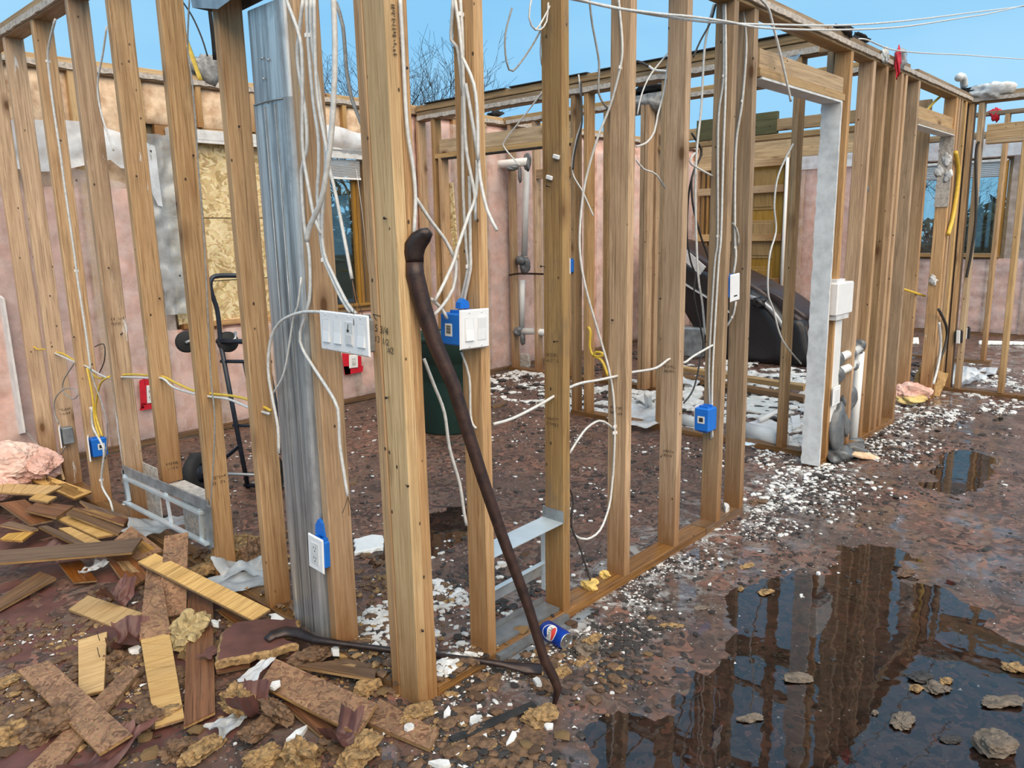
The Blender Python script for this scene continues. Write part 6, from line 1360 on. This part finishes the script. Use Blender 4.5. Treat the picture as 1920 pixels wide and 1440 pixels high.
chunk('dark brown flat fragment at the bottom near the puddle edge', 985, 1390, (.12, .09, .014), 'chip_dark', None, 128)
chunk('brown fragment with a pale edge below the corner post', 1020, 1285, (.05, .07, .02), 'chip_dark', None, 129)
# flakes on the open floor
for (px, py, l, w_, mt, lab) in [(1398, 1062, .075, .03, 'chip', 'tan flake with a dark underside on the damp floor'), (1436, 1110, .06, .035, 'chip', 'rounded tan flake on the damp floor'), (1389, 1104, .03, .02, 'chip', 'tiny tan flake beside the rounded one'),
                            (1257, 1174, .08, .03, 'chip', 'long tan flake in front of the fourth stud'), (1221, 1160, .035, .025, 'chip', 'small tan flake behind the long one'), (1316, 1140, .05, .03, 'stone', 'greenish-brown flake on the damp floor'),
                            (1424, 941, .09, .05, 'chip_dark', 'dark bark-like flake beyond the doorway studs'), (1498, 1269, .09, .045, 'stone', 'grey flake in the middle of the puddle'), (1408, 1346, .07, .03, 'stone', 'thin dark flake in the puddle near the stud reflections'),
                            (1694, 1350, .085, .05, 'stone', 'long grey flake in the sky reflection'), (1728, 1268, .07, .045, 'shingle', 'black flake of the cluster in the puddle'), (1752, 1288, .06, .045, 'stone', 'grey flat flake of the cluster in the puddle'),
                            (1775, 1276, .04, .03, 'chip', 'tan flake of the cluster in the puddle'), (1718, 1290, .04, .03, 'chip', 'front tan flake of the cluster in the puddle'), (1775, 1292, .035, .02, 'stone', 'smallest flake of the cluster in the puddle'),
                            (1880, 1315, .11, .05, 'stone', 'long grey flake at the right edge of the puddle'), (1900, 1252, .06, .045, 'chip', 'tan flake at the right edge above the long grey one'), (1782, 1386, .055, .03, 'shingle', 'black flake near the big stone'), (1641, 1336, .025, .015, 'stone', 'small flake beside the long grey one'),
                            (1250, 1158, .06, .02, 'shingle', 'thin black flake by the long tan one'), (1550, 968, .05, .02, 'chip_dark', 'dark flake on the far damp floor'), (1610, 985, .06, .02, 'chip_dark', 'dark flake farther right on the damp floor'),
                            (1310, 1085, .05, .02, 'shingle', 'black flake beside the white smear'), (1170, 1090, .03, .02, 'chip', 'tan crumb by the floor plate'), (1535, 1075, .03, .02, 'gypsum', 'single white crumb on the open floor'), (1502, 1117, .022, .016, 'gypsum', 'white pebble-like crumb on the damp floor'),
                            (1148, 1300, .02, .016, 'gypsum', 'white crumb near the puddle edge by the bar'), (1700, 1075, .09, .03, 'chip_dark', 'thin dark shred lying on the wet floor at the right'), (1850, 1030, .08, .03, 'shingle', 'black shred on the wet floor far right')]:
    chunk(lab, px, py, (l, w_, max(.010, w_*.35)), mt, max(.004, w_*.12), int(px*3+py), rotz(RND.uniform(-.9, .3)), 'flake', 'flake', .3, .3)
chunk('big wet stone lying in the puddle', 1868, 1392, (.105, .075, .05), 'stone', .024, 131, rotz(-.7), 'stone', 'stone', .5, .2)
chunk('yellow spray foam blob round the black cable in the floor plate', 1107, 1096, (.055, .055, .035), 'foam', .05, 132, cat='foam', name='foam_blob')
chunk('yellow spray foam blob on the floor behind the fourth stud', 1134, 1078, (.040, .035, .035), 'foam', .045, 133, cat='foam', name='foam_blob')
chunk('small yellow foam blob at the foot of the grey tape', 1604, 812, (.10, .06, .05), 'foam', .03, 134, cat='foam', name='foam_blob')
# larger white pieces
for (px, py, l, w_, h_, z, lab) in [(516, 1284, .055, .045, .008, .075, 'white triangular plaster shard on the big rough plank'), (560, 1378, .11, .035, .02, .01, 'ragged white plaster piece under the orange-brown plank'), (766, 1363, .035, .028, .01, .03, 'white chip lying on the orange-brown plank'),
                              (838, 1339, .07, .028, .012, .008, 'long white chip behind the black strip'), (892, 1352, .06, .05, .010, .012, 'white triangular chip touching the black strip'), (1007, 1277, .035, .055, .010, .02, 'white pointed chip standing near the bar foot'),
                              (960, 1386, .075, .025, .012, .012, 'white curved chip on the dark flat fragment'), (828, 1433, .075, .04, .012, .012, 'white chip at the bottom edge of the rubble'), (1029, 1363, .035, .03, .010, .006, 'white chip pair in front of the bar foot'),
                              (882, 1229, .05, .025, .02, .05, 'white crumb by the second stud on the floor plate'), (1046, 1243, .05, .02, .010, .006, 'flat white chip near the soda can'), (254, 1218, .05, .05, .016, .02, 'white chunk between the pale planks'),
                              (403, 1168, .025, .06, .012, .06, 'white curved shard beside the brown grained plank'), (1362, 952, .085, .03, .03, .05, 'white plaster lump on the plate between the doorway studs'), (940, 1059, .055, .045, .02, .01, 'white lump seen through the return frame'),
                              (630, 1222, .035, .04, .02, .04, 'white lump behind the lying iron bar'), (1463, 1004, .05, .03, .010, .006, 'white chip beyond the long plate'), (1135, 1140, .028, .03, .006, .004, 'white flake under the floor plate')]:
    chunk(lab, px, py, (l, w_, h_), 'gypsum', z, int(px*5+py), rotz(RND.uniform(-1.2, .8)), 'chip', 'plaster_chip', .5, .3, 1.5)
# plastic scraps and maroon membrane
def film(label, px, py, a, b, rot, z, mat, seed, name='plastic_film', cat='plastic', amp=.05, curl=0.0):
    c = onz(px, py, z); Rz = rotz(rot)
    def fn(u, v):
        x, y = (u-.5)*a*(1+.25*fb(v*3, 1, seed)), (v-.5)*b*(1+.25*fb(u*3, 2, seed+1))
        return c+Rz @ Vector((x, y, max(-.8*z, .55*amp*fb(u*2.6, v*2.6, seed+2, 2)+.6*curl*(u-.5)**2+.10*amp*abs(fb(u*8, v*5, seed+4, 2)))))
    return one(MB().grid(fn, 26, 20), name, mat, label, cat)
film('crumpled pale plastic cup scrap under the long grey plank', 172, 1069, .12, .075, .3, .035, M['poly_milky'], 81, amp=.03, curl=.12)
film('grey plastic film draped over the rubble before the duct', 440, 1092, .34, .14, -.35, .055, M['poly_scrap'], 82, amp=.03)
film('torn pale plastic standing behind the chipboard lump', 462, 1060, .20, .14, -.3, .08, M['poly_scrap'], 83, amp=.07)
film('pale plastic sheet behind the register frame', 308, 985, .30, .20, -.4, .08, M['poly_scrap'], 84, amp=.06)
film('grey plastic tongue beside the chipboard slab', 485, 1252, .16, .045, .5, .05, M['poly_milky'], 85, amp=.015)
film('small clear plastic scrap in front of the brown grained plank', 432, 1348, .11, .07, .2, .03, M['poly_scrap'], 86, amp=.03)
film('curled maroon floor membrane between the planks', 236, 1205, .16, .10, .9, .03, M['membrane'], 87, 'membrane_scrap', 'membrane', .05, .4)
film('maroon floor membrane folded at the bottom edge', 190, 1422, .28, .10, .4, .03, M['membrane'], 88, 'membrane_scrap', 'membrane', .04, .2)
film('maroon membrane scrap below the tan chipboard lump', 470, 1335, .11, .09, .6, .03, M['membrane'], 89, 'membrane_scrap', 'membrane', .03, .5)
film('maroon membrane peak behind the pale grooved plank', 222, 1118, .12, .08, .3, .05, M['membrane'], 90, 'membrane_scrap', 'membrane', .06, .4)
film('maroon membrane scrap among the heap below the grey plank', 90, 1030, .24, .10, .0, .03, M['membrane'], 91, 'membrane_scrap', 'membrane', .04)
film('maroon membrane torn over the brown grained plank', 396, 1222, .08, .06, .4, .055, M['membrane'], 92, 'membrane_scrap', 'membrane', .01)
film('curled brown underlay scrap under the big rough plank', 640, 1392, .12, .08, .3, .025, M['membrane'], 93, 'membrane_scrap', 'membrane', .03, .5)
# sheet of bare maroon floor membrane under the plank heap
def sheetfn(u, v):
    x, y = -1.15+1.12*u, .30+2.6*v; e = min(1, 6*min(u, 1-u), 6*min(v, 1-v))
    return (x+.06*fb(u*2, v*5, 5)*1, y+.05*fb(u*4, v*3, 6), .003+.012*e*max(0, fb(x*5, y*5, 7))+.004*fb(x*17, y*17, 8)*e)
one(MB().grid(sheetfn, 60, 110), 'floor_membrane', M['membrane'], 'maroon floor membrane spread under the plank heap', 'membrane')
# ================================================================ ROOM BEHIND THE DOORWAY
slab('long white tile board propped in the back room', [(1192, 745), (1225, 737), (1240, 739), (1210, 756)], .06, .012, M['tile'], None, 141, 'tile_board', 'board')
slab('cream tile panel lying flat behind the doorway', [(1398, 745), (1425, 733), (1465, 742), (1462, 762), (1440, 778), (1398, 770)], .02, .012, M['tile'], M['drywall_edge'], 142, 'tile_sheet', 'sheet')
slab('white plaster panel lying in front of the cream one', [(1398, 792), (1440, 783), (1464, 795), (1462, 812), (1398, 808)], .03, .014, M['drywall'], M['drywall_edge'], 143, 'tile_sheet', 'sheet')
slab('white plaster panel by the painted post', [(1482, 780), (1500, 776), (1502, 800), (1486, 806)], .03, .014, M['drywall'], M['drywall_edge'], 144, 'tile_sheet', 'sheet')
slab('pale tile panel seen behind the fifth stud', [(1283, 722), (1312, 712), (1318, 740), (1296, 760), (1282, 748)], .02, .012, M['tile'], M['drywall_edge'], 145, 'tile_sheet', 'sheet')
a, b = onz(1396, 806, .06), onz(1470, 826, .06); t = empty('drain_pipe', a, 'fat white pipe with dark holes lying behind the doorway plate', 'pipe')
MB().tube([a, b], .055, 16).build('pipe', M['pipe'], t)
for k in (.38, .72): MB().lathe([(0, .002), (.016, .001), (.017, 0)], a.lerp(b, k)+(CAM-a).normalized()*.055, (CAM-a).normalized(), 12).build('hole', M['slot'], t)
one(MB().tube([onz(1277, 786, .05), onz(1318, 796, .05)], .04, 14), 'drain_pipe', M['pipe'], 'white pipe lying behind the fifth stud', 'pipe')
one(MB().tube([onz(1424, 788, .05), onz(1464, 768, .07)], .018, 8), 'trim_strip', M['white'], 'thin white strip lying across the white panels', 'strip')
one(MB().tube([onz(1284, 780, .05), onz(1312, 790, .05)], .018, 8), 'trim_strip', M['white_dirty'], 'thin white strip behind the fifth stud', 'strip')
lumber_ = lambda lab, a, b, w, d, mt: tag(lumber(None, 'board', a, b, w, d, M[mt], (0, 0, 1)), lab, 'board')
lumber_('long red-brown board lying in front of the black chair', onz(1270, 690, .10), onz(1512, 727, .10), .045, .10, 'header')
lumber_('dark wet board lying in front of the red-brown one', onz(1270, 706, .06), onz(1512, 748, .05), .045, .10, 'plate')
film('white plastic bag lying behind the fifth stud', 1290, 712, .30, .22, .2, .06, M['poly_milky'], 95, 'plastic_bag', 'bag', .08)
film('torn milky plastic sheet on the floor between the fourth and fifth studs', 1210, 778, .62, .40, .3, .05, M['poly_milky'], 96, amp=.08)
film('milky plastic rag low behind the far studs', 1806, 706, .55, .25, .2, .08, M['poly_milky'], 97, amp=.12)
film('pale plastic rag on the far floor by the cross wall', 1832, 700, .45, .22, .1, .05, M['poly_milky'], 98, amp=.08)
one(MB().bar(onz(1217, 764, .02), onz(1214, 738, .20), .05, .05, ch=.01), 'pipe_stub', M['pipe'], 'short white pipe stub sticking up in the back room', 'pipe')
one(MB().box(onz(1300, 640, .17), (.25, .30, .34), rotz(.2), ch=.02), 'air_unit', M['galv_dull'], 'small grey box under the tip of the black chair', 'box')
chunk('tan board scrap leaning low behind the partition stud', 975, 676, (.06, .22, .15), 'drywall_edge', .09, 151, rotz(.3), 'scrap', 'board_scrap', .7, .1)
slab('white board lying on the floor in the far room', [(1690, 634), (1722, 632), (1722, 642), (1688, 643)], .03, .02, M['eps'], None, 161, 'white_board', 'board')
slab('pale strip along the foot of the far outside wall', [(1836, 638), (1920, 640), (1935, 644), (1836, 643)], .03, .02, M['eps'], None, 162, 'white_board', 'board')
slab('grey scrap board on the floor in the far room', [(1690, 662), (1720, 660), (1722, 668), (1692, 672)], .02, .012, M['tape'], None, 163, 'scrap_board', 'board')
chunk('tan scrap board leaning on the foot of the grey jamb stud', 1742, 716, (.10, .22, .22), 'plankunder', .12, 164, euler(.3, .2, .5), 'scrap', 'scrap_board', .85, .06)
chunk('dark plank scrap on the far floor by the cross wall', 1857, 697, (.30, .12, .03), 'chip_dark', .03, 165, None, 'scrap', 'scrap_board', .8, .1)
film('silver foil scrap stuck to the foot of the last doorway stud', 1391, 832, .06, .12, .2, .28, M['galv_bright'], 166, 'foil_scrap', 'foil', .02)
# ================================================================ CRUMBS
def protos(kind, mat, n, flat, sub=1, rough=.35):
    out = []
    for k in range(n):
        mb = lump(MB(), (0, 0, 0), (1, 1, flat), 200+k, rough, 1.5, sub, None, .4, 0, False)
        me = bpy.data.meshes.new(kind); me.from_pydata(mb.v, [], mb.f); me.materials.append(M[mat]); out.append(me)
    return out
PR = {'gypsum_crumb': protos('gypsum_crumb', 'gypsum', 7, .5), 'shingle_bit': protos('shingle_bit', 'shingle', 6, .28), 'chipboard_crumb': protos('chipboard_crumb', 'chip', 6, .4), 'wood_bit': protos('wood_bit', 'chip_dark', 6, .3)}
def scatter(kind, n, fn, smin, smax, label, group, cat, stretch=1.6):
    k = 0; tries = 0
    while k < n and tries < n*30:
        tries += 1; p = fn()
        if p is None: continue
        x, y = p; s = smin+(smax-smin)*RND.random()**1.7
        o = bpy.data.objects.new(kind, RND.choice(PR[kind])); COL.objects.link(o)
        o.scale = (s*RND.uniform(1, stretch), s*RND.uniform(.7, 1.1), s*RND.uniform(.7, 1.2))
        o.rotation_euler = (RND.uniform(-.25, .25), RND.uniform(-.25, .25), RND.uniform(0, 6.28))
        o.location = (x, y, float(floor_h(x, y))+s*.16+(p_z(x, y)))
        o['label'] = label; o['category'] = cat; o['group'] = group; k += 1
def p_z(x, y): return 0.038 if ((0 < y < .089 and .09 < x < 2.13) or (0 < x < .089 and .1 < y < 3.7)) else 0.0
def rect(x0, x1, y0, y1, bias=None):
    def f():
        x, y = RND.uniform(x0, x1), RND.uniform(y0, y1)
        if bias and RND.random() > bias(x, y): return None
        return x, y
    return f
def near_wall(x0, x1, d): return lambda: (RND.uniform(x0, x1), -abs(RND.gauss(0, d))-.006)
G_ = 'gypsum_crumb'
scatter(G_, 80, near_wall(.1, 2.15, .18), .008, .022, 'small white gypsum crumb on the floor along the front wall plate', 'white crumbs along the front wall plate', 'crumb')
scatter(G_, 60, rect(.12, .62, .11, .55), .012, .036, 'white gypsum crumb on the floor just inside the corner post', 'white crumbs inside the corner post', 'crumb')
scatter(G_, 60, near_wall(2.1, 4.9, .26), .008, .026, 'white gypsum crumb on the floor in front of the painted post and studs beyond', 'white crumbs beyond the doorway', 'crumb')
scatter(G_, 35, rect(.3, 3.2, .3, 3.4), .012, .03, 'white gypsum crumb on the floor of the room behind the studs', 'white crumbs on the inner room floor', 'crumb')
scatter(G_, 35, rect(-1.0, .3, -.45, .9), .009, .024, 'white gypsum crumb among the planks and rubble by the corner post', 'white crumbs among the planks', 'crumb')
scatter('shingle_bit', 70, near_wall(.15, 2.2, .30), .010, .028, 'dark shingle bit on the floor in front of the stud wall', 'dark bits along the front wall', 'bit')
scatter('shingle_bit', 60, rect(-.6, .75, -.55, .25), .012, .036, 'dark shingle bit in the rubble around the corner post', 'dark bits around the corner post', 'bit')
scatter('shingle_bit', 60, near_wall(2.2, 5.2, .35), .015, .05, 'dark shingle bit on the floor beyond the doorway', 'dark bits beyond the doorway', 'bit')
scatter('chipboard_crumb', 90, rect(-.95, .75, -.45, .95, lambda x, y: 1 if x+y < .75 else .2), .012, .05, 'tan chipboard crumb in the rubble by the corner post', 'tan crumbs by the corner post', 'crumb')
scatter('wood_bit', 80, rect(-.95, .75, -.5, .95, lambda x, y: 1 if x+y < .8 else .2), .014, .055, 'dark brown chipboard crumb in the rubble by the corner post', 'dark brown crumbs by the corner post', 'crumb')
scatter('wood_bit', 50, rect(.3, 3.2, .2, 3.3), .012, .04, 'dark brown bit on the floor of the room behind the studs', 'dark bits on the inner room floor', 'bit')
def mass(name, label, mat, n, fn, smin, smax, flat=.5, zoff=0.0):
    """crumbs nobody could count: one object"""
    vs0, fs0 = ico(1) if smax > .0085 else ([Vector(v) for v in ((1, 0, 0), (-.5, .87, 0), (-.5, -.87, 0), (0, 0, 1), (0, 0, -1))], [(0, 1, 3), (1, 2, 3), (2, 0, 3), (1, 0, 4), (2, 1, 4), (0, 2, 4)])
    V0 = np.array([tuple(v) for v in vs0]); pts = []
    while len(pts) < n:
        p = fn()
        if p is not None and RND.random() < min(1.0, max(.04, .42+1.5*fb(p[0]*4.1, p[1]*4.1, 77, 2))): pts.append(p)
    pts = np.array(pts); rng = np.random.default_rng(len(name)+n); k = len(V0)
    s = smin+(smax*1.35-smin)*rng.random(n)**3.2; a = rng.random(n)*6.28; jit = 1+.45*(rng.random((n, k))-.5)
    st = rng.uniform(.8, 1.7, n)
    X = V0[None, :, 0]*jit*(s*st)[:, None]; Y = V0[None, :, 1]*jit*s[:, None]; Z = V0[None, :, 2]*jit*(s*flat)[:, None]
    z0 = floor_h(pts[:, 0], pts[:, 1])+s*flat*.5+np.array([p_z(x, y) for x, y in pts])+zoff
    V = np.stack([pts[:, 0:1]+X*np.cos(a)[:, None]-Y*np.sin(a)[:, None], pts[:, 1:2]+X*np.sin(a)[:, None]+Y*np.cos(a)[:, None], z0[:, None]+Z], -1).reshape(-1, 3)
    F = (np.array(fs0)[None]+(np.arange(n)*k)[:, None, None]).reshape(-1, 3)
    me = bpy.data.meshes.new(name); me.from_pydata(V.tolist(), [], F.tolist()); me.materials.append(M[mat]); me.update()
    o = bpy.data.objects.new(name, me); COL.objects.link(o); return tag(o, label, None, None, 'stuff')
mass('plaster_crumbs', 'fine white plaster crumbs strewn along the front wall', 'gypsum', 1700, near_wall(.05, 2.3, .12), .0012, .007)
mass('plaster_crumbs', 'fine white plaster crumbs heaped inside the corner post', 'gypsum', 1700, rect(.08, .62, .02, .62), .002, .013)
mass('plaster_crumbs', 'fine white plaster crumbs beyond the first doorway', 'gypsum', 1300, near_wall(2.0, 5.6, .22), .0022, .011)
mass('plaster_crumbs', 'fine white plaster crumbs in the first doorway', 'gypsum', 450, rect(2.1, 3.3, -.1, .5), .003, .014)
mass('plaster_crumbs', 'white plaster and tile rubble covering the back room floor', 'gypsum', 4600, rect(3.36, 6.2, .15, 2.4), .006, .045, .35)
mass('plaster_crumbs', 'sparse fine white crumbs over the open floor', 'gypsum', 1300, rect(-1.1, 6.5, -2.4, -.1), .0012, .006)
mass('plaster_crumbs', 'sparse white crumbs over the inner room floor', 'gypsum', 1500, rect(.1, 4.4, .1, 3.6), .002, .010)
mass('plaster_crumbs', 'white crumbs in the gap beyond the partition', 'gypsum', 1100, rect(3.3, 4.6, 1.9, 3.65), .005, .03, .4)
mass('plaster_crumbs', 'white crumbs along the foot of the cross wall and far room', 'gypsum', 1500, rect(4.8, 7.5, -1.2, .5), .004, .022, .4)
mass('plaster_crumbs', 'white crumbs scattered on the plank rubble', 'gypsum', 1100, rect(-1.1, .35, -.5, 1.4), .0014, .008, .5, .004)
mass('grit', 'dark grit of shingle bits along the front wall', 'shingle', 4600, near_wall(.0, 5.4, .24), .0015, .009, .4)
mass('grit', 'dark grit in the rubble round the corner post', 'shingle', 3200, rect(-.9, .85, -.55, .6), .0015, .012, .4)
mass('grit', 'brown chipboard dust and crumbs among the planks', 'chip_dark', 4200, rect(-1.1, .6, -.5, 1.6), .002, .018, .45)
mass('grit', 'tan sawdust crumbs among the planks', 'chip', 2400, rect(-1.1, .6, -.5, 1.3), .0015, .012, .5)
mass('grit', 'dark grit over the inner room floor', 'shingle', 3000, rect(.1, 4.3, .1, 3.6), .002, .014, .35)
mass('grit', 'dark charred bits over the back room floor', 'shingle', 2600, rect(3.36, 7.3, .15, 3.4), .005, .04, .3)
mass('grit', 'dark grit on the open floor', 'shingle', 2600, rect(-.5, 6.0, -2.2, -.1), .0015, .010, .3)
# ================================================================ BARE TREES BEYOND THE OUTSIDE WALL
def tree(label, px, dist, height, seed, spread=1.0, group=None):
    d = ray(px, 400); d = Vector((d.x, d.y, 0)).normalized(); base = CAM+d*dist; base.z = -1.1
    r = random.Random(seed); br = []; 
    def grow(p, dr, ln, rad, lev):
        pts = [p]; q = p; dd = dr
        for k in range(4):
            dd = (dd+Vector((r.uniform(-.18, .18), r.uniform(-.18, .18), r.uniform(-.05, .14)))).normalized(); q = q+dd*(ln/4); pts.append(q)
        br.append((pts, [rad*(1-.13*i) for i in range(5)], lev))
        if lev >= 6: return
        n = 3 if lev < 3 else (3 if r.random() < .6 else 2)
        for k in range(n):
            i = r.choice((2, 3, 4, 4)) if k else 4
            a = r.uniform(0, 6.28); B = basis(dd); tilt = r.uniform(.35, .85)*spread
            nd = (dd*math.cos(tilt)+(B.col[0]*math.cos(a)+B.col[1]*math.sin(a))*math.sin(tilt)).normalized()
            grow(pts[i], nd, ln*r.uniform(.60, .82), rad*.58, lev+1)
    grow(base, Vector((r.uniform(-.05, .05), r.uniform(-.05, .05), 1)).normalized(), height*.30, height*.011, 0)
    t = empty('bare_tree', base, label, 'tree', group)
    tr = MB(); tw = MB()
    for pts, rs, lev in br: (tr if lev < 3 else tw).tube(pts, [max(x, height*.0005) for x in rs], 5 if lev < 3 else 3, closed=False)
    tr.build('trunk', M['bark'], t); o = tw.build('twigs', M['bark'], t); o['kind'] = 'stuff'
tree('bare tree seen against the sky between the corner post and the switch-box stud, farther one', 790, 30, 10.6, 3)
tree('bare tree seen against the sky between the corner post and the switch-box stud, nearer one', 838, 27, 9.6, 8)
tree('bare tree seen against the sky left of the corner post behind the hanging cables', 640, 29, 10.2, 5)
tree('bare tree rising behind the corner post', 690, 34, 11.0, 11)
tree('bare tree outside the far window', 1770, 34, 6.4, 14)

def shrub(label, c, size, seed):
    t = empty('evergreen_shrub', (c[0], c[1], -1.1), label, 'shrub', None); rg = np.random.default_rng(seed); n = 5200
    d = rg.normal(size=(n, 3)); d /= np.linalg.norm(d, axis=1)[:, None]; rad = (.72+.28*rg.random(n))*(1+.22*fbm(d[:, 0]*2.2, d[:, 2]*2.2+d[:, 1], seed))
    P = d*rad[:, None]*np.array(size)/2+np.array(c); P[:, 2] = np.maximum(P[:, 2], -1.05)
    a = rg.normal(size=(n, 3))*.05; b = rg.normal(size=(n, 3))*.05
    V = np.stack([P-a, P+b, P+a], 1).reshape(-1, 3); F = np.arange(3*n).reshape(-1, 3)
    me = bpy.data.meshes.new('foliage'); o3 = np.array([c[0], c[1], -1.1]); me.from_pydata((V-o3).tolist(), [], F.tolist()); me.materials.append(M['leaf']); me.update()
    o = bpy.data.objects.new('foliage', me); COL.objects.link(o); o.parent = t; o['kind'] = 'stuff'
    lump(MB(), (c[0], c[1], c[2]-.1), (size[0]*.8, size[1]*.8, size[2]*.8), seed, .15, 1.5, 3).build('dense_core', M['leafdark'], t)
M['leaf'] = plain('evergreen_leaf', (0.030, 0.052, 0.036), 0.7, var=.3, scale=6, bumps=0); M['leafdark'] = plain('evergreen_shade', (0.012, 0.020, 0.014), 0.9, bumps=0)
shrub('dark evergreen shrub outside the part-boarded window', (3.1, 5.6, .35), (2.4, 1.6, 3.1), 3)
shrub('dark evergreen shrub outside the far end window', (12.6, 1.0, .3), (1.8, 3.6, 3.3), 4)
